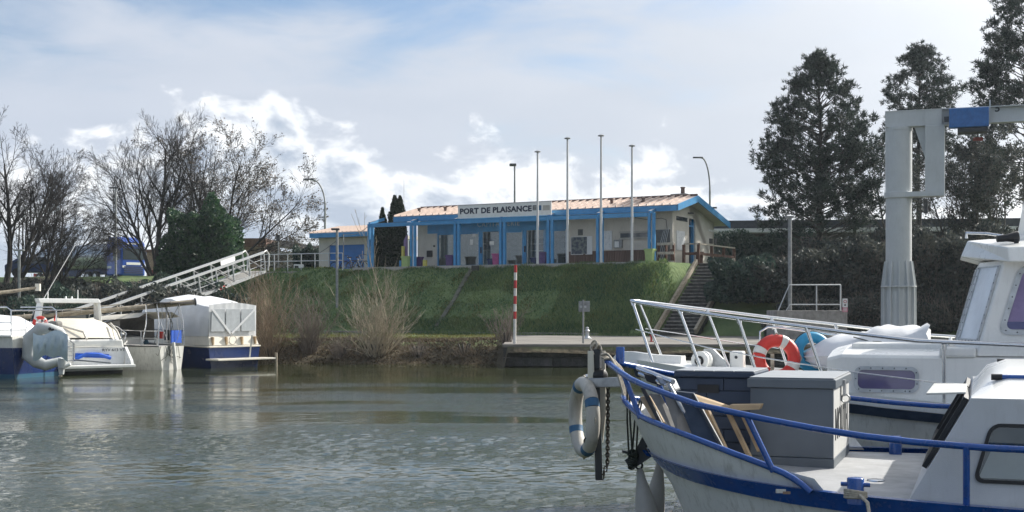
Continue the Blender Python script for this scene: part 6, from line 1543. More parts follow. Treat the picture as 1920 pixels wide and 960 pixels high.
# bow fittings
m = MB(); p = B2.pt(1186, 676, 0.0)
m.loft([[(x + 0, y * wdt, 1.44 + h * z) for y, z in ((-1, 0), (-0.8, 1), (0.8, 1), (1, 0))] for x, wdt, h in ((-0.22, 0.05, 0.06), (-0.16, 0.07, 0.13), (0.0, 0.10, 0.13), (0.25, 0.12, 0.10), (0.55, 0.13, 0.09))], True, True); m.build('anchor_chute', 'gelcoat', wb)
p = B2.pt(1316, 676, -0.12); wl_ = MB().lathe([(0.05, -0.06), (0.10, -0.055), (0.10, -0.03), (0.085, -0.02), (0.085, 0.02), (0.10, 0.03), (0.10, 0.06)], 22, (p.x, -0.12, p.z), (0.25, 1, 0)).build('windlass_drum', 'gelcoat', wb)
MB().lathe([(0.05, -0.075), (0.05, -0.058)], 18, (p.x, -0.12, p.z), (0.25, 1, 0)).build('drum_hub', 'black', wl_)
MB().lathe([(0.028, -0.082), (0.028, -0.07)], 18, (p.x, -0.12, p.z), (0.25, 1, 0)).build('drum_cap', 'galv', wl_)
m = MB(); m.prism([(p.x - 0.03, -0.02, 1.42), (p.x + 0.26, -0.02, 1.42), (p.x + 0.22, -0.02, p.z), (p.x + 0.1, -0.02, p.z + 0.12), (p.x, -0.02, p.z + 0.12)], (0, 0.06, 0)); m.build('windlass_frame', 'galv', wl_)
p = B2.pt(1382, 692, 0.1); vb = MB().bx(p.x - 0.07, 0.04, 1.38, p.x + 0.075, 0.2, 1.585).build('vent_box', 'gelcoat', wb, bevel=0.02); MB().lathe([(0.017, 0), (0.012, 0.01)], 12, (p.x, 0.038, 1.52), (0, -1, 0)).build('vent_knob', 'dark_metal', vb)
for q in ([(1425, 650, 0.6), (1425, 622, 0.6), (1440, 613, 0.6), (1460, 614, 0.6), (1560, 627, 0.6), (1604, 634, 0.6), (1612, 646, 0.6)], [(1448, 616, 0.9), (1470, 612, 0.9), (1520, 612, 0.9)]):
    MB().tube([B2.pt(*k) for k in q], 0.012, 8).build('grab_rail', 'steel', wb)
# things lying on its foredeck
c = B2.pt(1456, 672, 0.15); rl = thing('lifebuoy', 'red lifebuoy with white bands standing on the white cruiser foredeck', 'lifebuoy', B2.w(c.x, c.y, c.z), B2.rz)
axr = Vector((0.42, -0.9, 0.12)).normalized()
def arc2(a0, a1, Rr, r, mat, nm, par):
    e = (Vector((0, 0, 1)) - axr * axr.z).normalized(); g = axr.cross(e); n = max(3, int((a1 - a0) / 0.16))
    return MB().tube([(e * math.cos(lerp(a0, a1, k / n)) + g * math.sin(lerp(a0, a1, k / n))) * Rr for k in range(n + 1)], r, 14).build(nm, mat, par)
for k in range(4):
    a0 = math.pi / 2 * k + math.pi / 4 + 0.35; arc2(a0 + 0.17, a0 + math.pi / 2 - 0.17, 0.19, 0.068, 'buoy_red', 'ring_section', rl); arc2(a0 - 0.17, a0 + 0.17, 0.19, 0.070, 'stripe_white', 'ring_band', rl)
e = (Vector((0, 0, 1)) - axr * axr.z).normalized(); g = axr.cross(e)
MB().tube([(e * math.cos(2 * math.pi * k / 40) + g * math.sin(2 * math.pi * k / 40)) * (0.19 + 0.075 * (1.0 - 0.9 * abs(math.sin(4 * math.pi * k / 40)))) + axr * 0.03 for k in range(40)], 0.007, 6, closed=True).build('grab_line', 'rope_pale', rl)
MB().bar(Vector((-0.03, -0.09, -0.26)), Vector((-0.03, -0.09, 0.05)), 0.035, 0.03).build('wooden_cleat', 'wood_spar', rl)
c = B2.pt(1523, 660, 0.45); bf = thing('blue_lifebuoy', 'worn light blue lifebuoy half hidden behind the red one', 'lifebuoy', B2.w(c.x, c.y, c.z), B2.rz)
MB().torus((0, 0, 0), 0.16, 0.06, (0.45, -0.88, 0.1), 28, 12).build('ring', 'sky_blue', bf)
MB().torus((0, 0, 0), 0.222, 0.005, (0.45, -0.88, 0.1), 28, 5).build('grab_line', 'rope_dark', bf)
cv = thing('covered_dinghy', 'bundle wrapped in white plastic sheet on the white cruiser foredeck', 'cover', B2.o, B2.rz)
m = MB(); q0, q1 = B2.pt(1507, 660, 0.45), B2.pt(1742, 630, 0.45); nst, nr_ = 40, 20; rr_l = []
r2 = np.random.default_rng(3)
for i in range(nst):
    f = i / (nst - 1); s = lerp(q0.x, q1.x, f); h = 0.03 + 0.20 * math.sin(math.pi * min(1, f * 1.25 + 0.04) ** 0.8 * 0.62) + 0.07 * f; w_ = 0.05 + 0.36 * min(1, f * 3.2) ** 0.7
    zc = lerp(1.52, 1.62, f)
    rr_l.append([(s + 0.02 * math.sin(3 * k), 0.45 + w_ * math.cos(2 * math.pi * k / nr_), zc + h * math.sin(2 * math.pi * k / nr_) * (0.92 + 0.09 * math.sin(i * 0.35 + k * 0.9) + 0.05 * math.sin(i * 0.8 + k * 1.3))) for k in range(nr_)])
m.loft(rr_l, True, True); m.build('plastic_sheet', 'tarp_white', cv)
MB().tube([B2.pt(1600, 632, 0.1), B2.pt(1630, 640, 0.1), B2.pt(1660, 641, 0.1)], 0.006, 5).build('tie_rope', 'rope_dark', cv)

# ------------------------------------------------------------------ boats moored on the left
def hull_mesh(L, B, z_bow, z_st, tr=0.8, rake=0.35, n=16, z0=-0.35, draft_flare=0.8, zlo=None, zhi=None, out=0.0):
    """Half-open hull: local x from the transom (0) to the bow (L); returns skin rows between two height fractions"""
    def bw(x): f = x / L; return B / 2 * (tr + (1 - tr) * min(1, f / 0.35)) * (1 - max(0, (f - 0.35) / 0.65) ** 2.2)
    def sh(x): return lerp(z_st, z_bow, (x / L) ** 1.8)
    m = MB(); nz = 6; xs = [L * (i / n) for i in range(n + 1)]
    for side in (-1, 1):
        rows = []
        for j in range(nz + 1):
            row = []
            for x in xs:
                za = sh(x) if zhi is None else zhi(sh(x)); zb2 = z0 if zlo is None else zlo(sh(x)); z = lerp(zb2, za, j / nz)
                fz = (z - z0) / (sh(x) - z0); row.append((x - rake * (1 - fz) * (x / L) ** 3 + 0.12 * (1 - fz) * (1 - x / L) * 0, side * (bw(x) * lerp(draft_flare, 1, min(1, max(0, fz)) ** 0.6) + out), z))
            rows.append(row)
        m.loft(rows, False, True, ring_closed=False)
    for x in (0,):
        za = sh(0) if zhi is None else zhi(sh(0)); zb2 = z0 if zlo is None else zlo(sh(0))
        pts = []
        for side, rng_ in ((-1, range(nz + 1)), (1, range(nz, -1, -1))):
            for j in rng_:
                z = lerp(zb2, za, j / nz); fz = (z - z0) / (sh(0) - z0); pts.append((-out, side * (bw(0) * lerp(draft_flare, 1, min(1, max(0, fz)) ** 0.6) + out), z))
        m.add(pts, [tuple(range(len(pts)))])
    return m, bw, sh
def deck_mesh(L, bw, sh, dz=-0.02, x0=0.0):
    m = MB(); m.loft([[(x, t * bw(x), sh(x) + dz + 0.04 * (1 - t * t)) for t in (-1, -0.5, 0, 0.5, 1)] for x in np.linspace(x0, L - 0.02, 14)], False, True, ring_closed=False); return m
def heading(a): return math.pi / 2 + R(a)            # boat pointing away and a degrees to the left

# --- blue motor cruiser with the white canopy
c1 = ground_at(440, 688, 0.0); HC = heading(50)
C1 = Frame(c1.x, c1.y, HC)
k1 = thing('canopy_cruiser', 'navy hulled motor cruiser under a white cockpit canopy', 'boat', c1, HC)
m, bw, sh = hull_mesh(7.4, 2.5, 1.25, 0.75, 0.92); m.build('hull', 'hull_navy', k1)
deck_mesh(7.4, bw, sh).build('deck', 'gelcoat_cream', k1)
m = MB()
zs = 0.80; zc = 1.10
def wallrow(x, z, k): return [(x, -bw(x) * k, z), (x, bw(x) * k, z)]
m.loft([[(x, s_ * bw(x) * 0.97, zs) for x in (0.02, 1, 2, 3, 4.4, 5.4)] for s_ in (-1,)] + [[(x, -bw(x) * 0.93, 1.12) for x in (0.10, 1, 2, 3, 4.4, 5.3)]], False, False, ring_closed=False)
m.loft([[(x, bw(x) * 0.97, zs) for x in (0.02, 1, 2, 3, 4.4, 5.4)], [(x, bw(x) * 0.93, 1.12) for x in (0.10, 1, 2, 3, 4.4, 5.3)]], False, False, ring_closed=False)
m.add([(0.02, -bw(0) * 0.97, zs), (0.02, bw(0) * 0.97, zs), (0.12, bw(0) * 0.93, 1.12), (0.12, -bw(0) * 0.93, 1.12)], [(0, 1, 2, 3)]); m.build('coaming', 'gelcoat_cream', k1)
for y in (-0.95, -0.35, 0.35, 0.95): MB().bx(-0.02, y - 0.03, 0.82, 0.10, y + 0.03, 1.1).build('coaming_strut', 'wood_pale', k1)
MB().bx(1.2, -bw(1.2) * 0.97 - 0.03, 0.88, 2.4, -bw(1.2) * 0.95 - 0.01, 1.06).build('side_window', 'brick_red', k1)
m = MB()
for s_ in (-1, 1): m.tube([(x, s_ * (bw(x) + 0.02), sh(x) - 0.0) for x in np.linspace(0, 7.2, 12)], 0.03, 6)
m.tube([(-0.02, -bw(0), sh(0)), (-0.02, bw(0), sh(0))], 0.03, 6); m.build('gunwale', 'gelcoat_cream', k1)
# canopy: framed cloth, clear panels aft
def ctop(x): return interp(x, [0.15, 0.9, 2.6, 4.2, 5.6], [2.30, 2.52, 2.66, 2.35, 1.35])
xs_ = list(np.linspace(0.15, 5.6, 34))
m = MB(); rows = []; rw = random.Random(2)
for x in xs_:
    w_ = bw(x) * 0.94; t_ = ctop(x) - 0.09 * abs(math.sin(math.pi * (x - 0.15) / 1.35)) ; jj = lambda: rw.gauss(0, 0.018); fo = 0.035 * math.sin(x * 9) 
    rows.append([(x, -w_ - 0.02 * math.sin(x * 11), 1.12), (x, -w_ + fo + jj(), lerp(1.12, t_, 0.3)), (x, -w_ * 0.98 + fo + jj(), lerp(1.12, t_, 0.65)), (x, -w_ * 0.90, t_ - 0.12 + jj()), (x, -w_ * 0.55, t_ - 0.04 + jj()), (x, 0, t_ + 0.04 + jj()), (x, w_ * 0.55, t_ - 0.04 + jj()), (x, w_ * 0.90, t_ - 0.12 + jj()), (x, w_ * 0.98 - fo, lerp(1.12, t_, 0.65)), (x, w_ - fo, lerp(1.12, t_, 0.3)), (x, w_, 1.12)])
m.loft(rows, False, True, ring_closed=False); cn = m.build('canopy', 'tarp_white', k1)
m = MB(); r0_ = rows[0]
m.loft([[(0.15, lerp(-bw(0) * 0.93, bw(0) * 0.93, k / 16), lerp(1.12, 2.24 + 0.10 * math.sin(math.pi * k / 16), j / 6)) if True else 0 for k in range(17)] for j in range(7)], False, True, ring_closed=False)
for i, v_ in enumerate(m.v): k = i % 17; j = i // 17; m.v[i] = (0.13 - 0.05 * abs(math.sin(k * 1.3 + 0.4)) * (0.4 + j / 9), v_[1], v_[2])
m.build('aft_curtain', 'tarp_white', cn)
for y0, y1 in ((-0.98, -0.35), (-0.28, 0.35), (0.42, 1.0)):
    m = MB(); m.prism([(0.05, y0, 1.3), (0.05, y1, 1.3), (0.05, y1 * 0.97, 2.1), (0.05, y0 * 0.97, 2.1)], (0.01, 0, 0)); m.build('clear_panel', 'vinyl', cn)
for y0, z0, y1, z1 in ((-0.95, 2.1, 0.1, 1.22), (0.95, 2.1, 0.15, 1.22)): m = MB(); m.bar((0.045, y0, z0), (0.045, y1, z1), 0.08, 0.02, (1, 0, 0)); m.build('curtain_fold', 'tarp_white', cn)
for x0, x1 in ((0.4, 1.2), (1.5, 2.4), (2.8, 3.8)):
    m = MB(); y_ = lambda x: -bw(x) * 0.945 - 0.012
    m.prism([(x0, y_(x0), 1.28), (x1, y_(x1), 1.28), (x1, y_(x1) + 0.02, 1.95), (x0 + 0.1, y_(x0) + 0.02, 1.95)], (0, 0.008, 0)); m.build('clear_panel', 'vinyl', cn)
pl = MB().bx(-0.75, -1.3, 0.27, -0.02, 1.3, 0.33).build('swim_platform', 'gelcoat_cream', k1, bevel=0.01)
MB().bar((-0.1, -0.6, 0.33), (-0.3, -0.55, 1.15), 0.05, 0.03).build('boarding_ladder', 'galv', pl)
MB().torus((-0.02, 0.1, 0.98), 0.16, 0.012, (1, 0, 0), 20, 5).build('hose_coil', 'rope_pale', k1)
M4 = facing((1.0, -bw(1.0) - 0.012, 0.42), (-1, 0, 0), (0, 0, 1)); M4 = facing((2.4, -bw(2.0) - 0.02, 0.40), (-1, 0.0, 0), (0, 0, 1))
text_mesh('boat_name', 'LYANNE', 0.3, 'pale_letter', k1, facing((-0.03 - 0.0, -0.45, 0.44), (0, 1, 0), (0, 0, 1)) if False else facing((0.9, -bw(1.2) - 0.02, 0.42), (1, 0, 0), (0, 0, 1)), fit=(0.95, 0.16))['kind'] = 'stuff'
MB().tube([(-0.72, -1.33, 0.5), (-0.72, -1.33, -0.3)], 0.05, 8).build('mooring_pile', 'wood_spar', k1)

# --- sailing boat with boom tent and stern gear
c2 = ground_at(322, 693, 0.0); HS = heading(62); S1 = Frame(c2.x, c2.y, HS)
k2 = thing('sailing_boat', 'small white sailing boat with solar panel over a cluttered stern', 'boat', c2, HS)
m, bw, sh = hull_mesh(6.8, 2.2, 1.0, 0.82, 0.55, draft_flare=0.55); m.build('hull', 'gelcoat_dirty', k2); deck_mesh(6.8, bw, sh).build('deck', 'gelcoat', k2)
m = MB()
for s_ in (-1, 1): m.tube([(x, s_ * (bw(x) + 0.01), sh(x)) for x in np.linspace(0, 6.7, 12)], 0.02, 6)
m.build('gunwale', 'dark_metal', k2)
m = MB(); m.loft([[(x, -w_, 0.8), (x + 0.05, -w_ * 0.92, h), (x + 0.05, w_ * 0.92, h), (x, w_, 0.8)] for x, w_, h in ((2.0, 0.75, 1.12), (3.2, 0.75, 1.2), (4.6, 0.5, 1.12))], True, False, ring_closed=False); m.build('coachroof', 'gelcoat', k2, bevel=0.03)
m = MB(); m.loft([[(x, -w_, 1.0), (x, -w_ * 0.97, z * 0.8 + 0.25), (x, -w_ * 0.5, z), (x, w_ * 0.5, z), (x, w_ * 0.97, z * 0.8 + 0.25), (x, w_, 1.0)] for x, w_, z in ((1.6, 0.85, 1.85), (2.4, 0.85, 1.7), (3.0, 0.8, 1.25))], False, True, ring_closed=False); m.build('spray_hood', 'tarp_dark', k2)
m = MB(); m.loft([[(x, -1.0, z - 0.18), (x, -0.6, z), (x, 0.6, z), (x, 1.0, z - 0.18)] for x, z in ((0.55, 2.0), (1.2, 1.95), (2.2, 1.9), (3.4, 1.78))], False, True, ring_closed=False); m.build('bimini', 'tarp_cream', k2)
for y in (-1.0, 1.0):
    MB().tube([(0.1, y * 0.62, 0.85), (0.0, y * 0.6, 1.6), (0.15, y * 0.55, 2.3)], 0.02, 6).build('gantry_leg', 'steel', k2); MB().tube([(0.7, y * 0.7, 0.85), (0.6, y * 0.6, 1.6), (0.65, y * 0.55, 2.3)], 0.02, 6).build('gantry_leg', 'steel', k2)
    MB().tube([(0.0, y * 0.63, 1.35), (0.7, y * 0.75, 1.35), (2.2, y * 0.98, 1.4)], 0.014, 6).build('guard_rail', 'steel', k2); MB().tube([(0.0, y * 0.63, 1.1), (0.7, y * 0.75, 1.1), (2.2, y * 0.98, 1.12)], 0.010, 6).build('guard_rail', 'steel', k2)
    for x in (0.02, 0.7, 1.5): MB().tube([(x, y * interp(x, [0, 0.7, 2.2], [.63, .75, .98]), 0.82), (x, y * interp(x, [0, 0.7, 2.2], [.63, .75, .98]), 1.36)], 0.014, 6).build('stanchion', 'steel', k2)
MB().bx(-0.25, -0.85, 2.30, 0.85, 0.85, 2.335).build('solar_panel', 'black', k2)
MB().bx(0.05, -0.55, 0.92, 0.10, -0.05, 1.36).build('dodger_cloth', 'bright_blue', k2); MB().bx(0.3, -0.74, 1.0, 1.0, -0.70, 1.36).build('side_cloth', 'navy_fabric', k2)
MB().bx(1.2, -0.9, 1.05, 1.34, -0.82, 1.3).build('life_jacket', 'buoy_red', k2); MB().bx(2.35, -0.86, 0.95, 2.65, -0.82, 1.16).build('cabin_window', 'pane_dark', k2)
rnd = random.Random(9)
for k in range(9):
    x, y = rnd.uniform(-0.05, 0.7), rnd.uniform(-0.6, 0.6); MB().tube([(x, y, 0.9), (x + rnd.gauss(0, .12), y + rnd.gauss(0, .12), 1.6), (x + rnd.gauss(0, .2), y + rnd.gauss(0, .2), 2.28)], 0.009, 5).build('stay_rope', 'rope_dark' if k % 2 else 'steel_dull', k2)
for k in range(10):
    y = rnd.uniform(-0.55, 0.55); MB().tube([(-0.02, y, 0.82), (-0.05, y + rnd.gauss(0, .15), 0.5), (-0.04, y + rnd.gauss(0, .25), rnd.uniform(0.25, 0.6))], 0.009, 5).build('stern_line', 'rope_dark', k2)
m = MB(); m.prism([(-0.12, -0.04, -0.3), (-0.30, -0.04, -0.3), (-0.12, -0.04, 0.95), (-0.02, -0.04, 0.95)], (0, 0.06, 0)); m.build('rudder', 'gelcoat_dirty', k2)
fx = S1.pt(271, 620, -1.0)
ft = thing('blue_fender', 'dark teal fender hanging on the sailing boat side', 'fender', S1.w(fx.x, -1.02 - 0.06, 0.0), HS)
MB().lathe([(0.02, 1.02), (0.05, 1.0), (0.09, 0.92), (0.10, 0.6), (0.09, 0.5), (0.03, 0.42)], 14).build('fender_body', 'fender_teal', ft); MB().tube([(0, 0, 1.0), (0, 0.06, 1.36)], 0.008, 5).build('lanyard', 'rope_dark', ft)
# lowered mast lying over the boats on crutches
mt = thing('lowered_mast', 'long weathered wooden mast lying level above the boats', 'mast')
a, b = at(-40, 600, 42.5), at(366, 566, 45.5)
MB().tube([a.lerp(b, k / 10) + Vector((0, 0, -0.04 * math.sin(math.pi * k / 10))) for k in range(11)], [0.075 + 0.02 * (k / 10) for k in range(11)], 12).build('spar', 'wood_spar', mt)
for k in range(9): c = a.lerp(b, 0.2 + 0.085 * k); MB().torus(c, 0.10, 0.012, b - a, 14, 5).build('lashing', 'rope_pale', mt)
MB().torus(b, 0.11, 0.03, b - a, 14, 6).build('mast_cap', 'dark_metal', mt)
for f in (0.35, 0.86):
    c = a.lerp(b, f); MB().tube([c - Vector((0, 0, 0.1)), Vector((c.x, c.y, 0.9))], 0.03, 6).build('crutch', 'steel_dull', mt)
MB().tube([a.lerp(b, 0.28) + Vector((0, 0, 0.08)), a.lerp(b, 0.40) + Vector((0, 0, 0.1)), a.lerp(b, 0.64) + Vector((0, 0, 0.13))], 0.02, 6).build('furled_rope', 'rope_pale', mt)
gf = thing('gaff_spar', 'shorter grey spar with pale end fitting above the left boats', 'spar')
a, b = at(-30, 552, 43), at(70, 539, 44); MB().tube([a, a.lerp(b, 0.5) + Vector((0, 0, -0.02)), b], [0.07, 0.06, 0.045], 10).build('spar', 'wood_spar', gf)
MB().bx(-0.06, -0.06, -0.12, 0.10, 0.06, 0.13).build('end_fitting', 'gelcoat_cream', gf, loc=b); MB().tube([a + Vector((0.3, 0, 0)), Vector((a.x + 0.3, a.y, 0.9))], 0.025, 6).build('crutch', 'steel_dull', gf)

# --- white motor cruiser with radar arch
c3 = ground_at(172, 701, 0.0); HM = heading(38); M1 = Frame(c3.x, c3.y, HM)
k3 = thing('sport_cruiser', 'white motor cruiser with radar arch and stern platform', 'boat', c3, HM)
m, bw, sh = hull_mesh(7.2, 2.5, 1.25, 0.85, 0.9); m.build('hull', 'gelcoat', k3); deck_mesh(7.2, bw, sh).build('deck', 'gelcoat_cream', k3)
m, _, _ = hull_mesh(7.2, 2.5, 1.25, 0.85, 0.9, zlo=lambda s: -0.1, zhi=lambda s: 0.10, out=0.006); m.build('boot_top', 'antifoul', k3)
m = MB(); m.loft([[(x, -w_, 0.84), (x, -w_ * 0.95, h), (x, w_ * 0.95, h), (x, w_, 0.84)] for x, w_, h in ((0.05, 1.1, 1.10), (0.9, 1.12, 1.25), (2.0, 1.12, 1.45), (3.4, 1.0, 1.55), (5.2, 0.6, 1.25))], True, False, ring_closed=False); m.build('superstructure', 'gelcoat', k3, bevel=0.05)
m = MB(); m.loft([[(x, -w_, z - 0.16), (x, -w_ * 0.6, z), (x, w_ * 0.6, z + 0.02), (x, w_, z - 0.16)] for x, w_, z in ((0.1, 1.08, 1.15), (0.9, 1.1, 1.55), (1.7, 1.1, 1.78), (2.6, 1.0, 1.6))], False, True, ring_closed=False); m.build('cockpit_cover', 'tarp_cream', k3)
pl = MB().bx(-0.62, -1.22, 0.20, -0.01, 1.22, 0.30).build('swim_platform', 'gelcoat', k3, bevel=0.02)
for s_ in (-1, 1):
    m = MB(); m.prism([(0.0, s_ * 1.18, 0.30), (-0.58, s_ * 1.18, 0.30), (-0.52, s_ * 1.18, 0.42), (0.0, s_ * 1.18, 0.86)], (0, s_ * -0.09, 0)); m.build('platform_wing', 'gelcoat', pl)
    m = MB(); m.prism([(2.0, s_ * 1.12, 1.3), (2.6, s_ * 1.12, 1.3), (2.35, s_ * 1.0, 2.34), (1.95, s_ * 1.0, 2.34)], (0, s_ * -0.10, 0)); ar = m.build('radar_arch_leg', 'gelcoat', k3, bevel=0.02)
m = MB(); m.prism([(1.92, -1.02, 2.30), (2.38, -1.02, 2.30), (2.35, -0.95, 2.45), (1.95, -0.95, 2.45)], (0, 2.04, 0)); ab = m.build('radar_arch_beam', 'gelcoat', k3, bevel=0.02)
for y, h in ((-0.3, 0.3), (0.1, 0.08), (0.7, 0.22), (-0.1, 0.08)): MB().tube([(2.15, y, 2.43), (2.15, y, 2.45 + h)], 0.03 if h < 0.1 else 0.018, 6).build('arch_fitting', 'gelcoat', ab)
MB().tube([(2.2, 0.85, 2.4), (3.0, -0.5, 4.3)], 0.012, 5).build('whip_aerial', 'pole_white', k3)
m = MB(); m.bar((-0.03, -0.55, 0.56), (-0.05, 0.55, 0.62), 0.03, 0.13); m.tube([(-0.06, -0.6, 0.5), (-0.07, -0.2, 0.63), (-0.07, 0.2, 0.64), (-0.06, 0.6, 0.48)], 0.06, 8); m.build('blue_buoy', 'bright_blue', k3)
for y in (0.62, 0.9): MB().tube([(-0.03, y, 0.35), (-0.03, y, 1.05)], 0.014, 6).build('ladder_rail', 'steel', k3)
for z in (0.45, 0.6, 0.75, 0.9): MB().tube([(-0.04, 0.62, z), (-0.04, 0.9, z)], 0.012, 6).build('ladder_rung', 'steel', k3)
text_mesh('registration', 'RYV 613 VT', 0.2, 'dark_metal', k3, facing((-0.012, -0.35, 0.72), (0, -1, 0), (0, 0, 1)), fit=(0.75, 0.09))['kind'] = 'stuff'
for y0, y1 in ((-0.9, -1.0), (0.2, 0.9)):
    MB().tube([(-0.1, y0, 1.12), (0.2, y0 * 1.02, 1.35), (1.0, y1, 1.62)], 0.035, 6).build('cover_roll', 'tarp_cream', k3)
MB().tube([(0.0, 1.1, 1.1), (0.0, 1.15, 1.4), (0.8, 1.18, 1.75), (1.6, 1.15, 1.8)], 0.014, 6).build('hand_rail', 'steel', k3); MB().tube([(0.0, -1.1, 1.1), (0.0, -1.15, 1.3), (0.8, -1.18, 1.5), (1.6, -1.15, 1.6)], 0.014, 6).build('hand_rail', 'steel', k3)
ws = MB(); ws.prism([(3.2, -1.0, 1.45), (3.2, 1.0, 1.45), (2.8, 0.95, 2.05), (2.8, -0.95, 2.05)], (0.015, 0, 0)); ws.build('windscreen', 'pane_dark', k3)
MB().tube([(3.2, -1.0, 1.45), (2.8, -0.95, 2.06), (2.8, 0.95, 2.06), (3.2, 1.0, 1.45)], 0.02, 6).build('windscreen_frame', 'steel', k3)

# --- leftmost boat: navy hull, white cabin, covered
c4 = ground_at(72, 707, 0.0); HN = heading(72); N1 = Frame(c4.x, c4.y, HN)
k4 = thing('navy_hulled_boat', 'navy and pale blue hulled boat cut by the left edge', 'boat', c4, HN)
m, bw, sh = hull_mesh(8.0, 2.8, 1.6, 1.28, 0.85, draft_flare=0.8); m.build('hull', 'gelcoat_dirty', k4); deck_mesh(8.0, bw, sh).build('deck', 'gelcoat', k4)
m, _, _ = hull_mesh(8.0, 2.8, 1.6, 1.28, 0.85, draft_flare=0.8, zlo=lambda s: 0.13, zhi=lambda s: s * 0.72, out=0.008); m.build('navy_band', 'hull_navy', k4)
m, _, _ = hull_mesh(8.0, 2.8, 1.6, 1.28, 0.85, draft_flare=0.8, zlo=lambda s: -0.1, zhi=lambda s: 0.13, out=0.010); m.build('waterline_band', 'hull_teal', k4)
m = MB()
for s_ in (-1, 1): m.tube([(x, s_ * (bw(x) + 0.02), sh(x)) for x in np.linspace(0, 7.8, 12)], 0.035, 6)
m.build('gunwale', 'gelcoat', k4)
m = MB(); m.loft([[(x, -1.1, 1.3), (x, -0.95, z * 0.5 + 0.72), (x, -0.4, z), (x, 0.4, z), (x, 0.95, z * 0.5 + 0.72), (x, 1.1, 1.3)] for x, z in ((0.7, 1.5), (1.0, 1.85), (2.2, 1.95), (4.0, 2.0), (6, 1.6))], True, True, ring_closed=False); m.build('deck_cover', 'tarp_white', k4)
for y in (-1.05, 1.05):
    MB().tube([(0.15, y, 1.28), (0.15, y, 2.05), (0.3, y, 2.15), (1.5, y, 2.15)], 0.022, 6).build('push_pit', 'steel', k4); MB().tube([(0.15, y, 1.68), (1.5, y, 1.68)], 0.016, 6).build('push_pit_rail', 'steel', k4)
MB().tube([(0.15, -1.05, 2.05), (0.15, 1.05, 2.05)], 0.02, 6).build('push_pit', 'steel', k4)
MB().tube([(-0.1, -1.0, 1.3), (-0.55, -1.0, 1.0), (-0.55, -1.0, 0.5), (-1.9, -1.0, 0.42)], 0.025, 6).build('davit', 'steel_dull', k4)
MB().bx(0.0, -1.2, 1.45, 0.35, -0.85, 1.72).build('motor_cover', 'tarp_dark', k4, bevel=0.08)
fl = MB(); fl.loft([[(0.2 + 0.08 * math.sin(j), -1.16 + 0.02 * k, 1.9 - 0.09 * j + 0.03 * math.sin(2 * k)) for k in range(5)] for j in range(5)], False, True, ring_closed=False); fl.build('flag', 'buoy_red', k4)
rd = thing('red_lifebuoy', 'small red lifebuoy on the left boats', 'lifebuoy', at(75, 606, 40.5)); MB().torus((0, 0, 0), 0.18, 0.055, (0.3, -1, 0.2), 22, 10).build('ring', 'buoy_red', rd)
for a_ in (0.6, 2.2, 3.8, 5.4): MB().torus((0, 0, 0), 0.18, 0.058, (0.3, -1, 0.2), 5, 10, a_, a_ + 0.35).build('ring_band', 'stripe_white', rd)
# --- inflatable dinghy hung across its stern, outboard tilted down
DY = 38.6
dg = thing('inflatable_dinghy', 'grey inflatable dinghy with pale blue cover hung on the stern', 'dinghy', at(90, 650, DY))
dl = lambda px, py, dy=0.0: at(px, py, DY + dy) - at(90, 650, DY)
MB().tube([dl(126, 640, 0.3), dl(112, 622, 0.15), dl(92, 617), dl(76, 616), dl(56, 634), dl(54, 668), dl(68, 678), dl(86, 685), dl(118, 676, 0.2)], [0.10, 0.15, 0.18, 0.19, 0.21, 0.21, 0.19, 0.16, 0.12], 14).build('tube', 'rubber_grey', dg)
m = MB(); rows = []
for i in range(11):
    f = i / 10; x0 = lerp(64, 78, f); rows.append([dl(lerp(62, 127, k / 14), lerp(624 + 5 * math.sin(k * 0.5), 676 - 8 * math.sin(math.pi * k / 14) + 3 * math.sin(k), f), -0.26 - 0.12 * math.sin(math.pi * f) * (0.3 + 0.9 * abs(math.sin(k * 0.95 + 0.25 * i)))) for k in range(15)])
m.loft(rows, False, True, ring_closed=False); m.build('cover', 'tarp_blue', dg)
for k in range(5): MB().lathe([(0.05, 0), (0.05, 0.03)], 8, dl(94 + k * 5.5, 617 + k * 2.2, -0.17), (0, -1, 0.3)).build('tube_patch', 'black', dg)
MB().tube([dl(118, 672, -0.1), dl(116, 690, -0.1)], [0.14, 0.12], 10).build('outboard_cowl', 'rubber_grey', dg)
m = MB(); m.prism([dl(106, 676, -0.15), dl(121, 678, -0.15), dl(118, 703, -0.15), dl(110, 703, -0.15)], (0, 0.12, 0)); m.build('outboard_leg', 'rubber_grey', dg, bevel=0.03)
MB().lathe([(0.02, -0.06), (0.06, 0), (0.02, 0.06)], 8, dl(113, 705, -0.1), (1, -0.3, 0)).build('propeller', 'rope_pale', dg)
MB().lathe([(0.045, -0.14), (0.05, 0), (0.045, 0.14)], 8, dl(124, 686, -0.1), (1, 0.0, 0.4)).build('tiller', 'gelcoat', dg)

# pontoon behind the boats
pn_ = thing('floating_pontoon', 'low timber pontoon behind the moored boats', 'pontoon', (0, 0, 0))
a = Vector((-24, 54.5, 0.42)); b = Vector((-11.5, 52.5, 0.42)); d = (b - a).normalized(); n2 = Vector((-d.y, d.x, 0)); Lp = (b - a).length
for k in range(60): c = a.lerp(b, (k + 0.5) / 60); MB().obox(c, d * (Lp / 120 - 0.01), n2 * 0.9, (0, 0, 0.02)).build('plank', 'wood_rail', pn_) if k == 0 else None
pl0 = [o for o in pn_.children][0]
for k in range(1, 60): share(pl0, pn_, d * (Lp / 60) * k)
for f in (0.15, 0.5, 0.85): MB().obox(a.lerp(b, f) - Vector((0, 0, 0.3)), d * 1.2, n2 * 0.8, (0, 0, 0.26)).build('float', 'concrete', pn_)

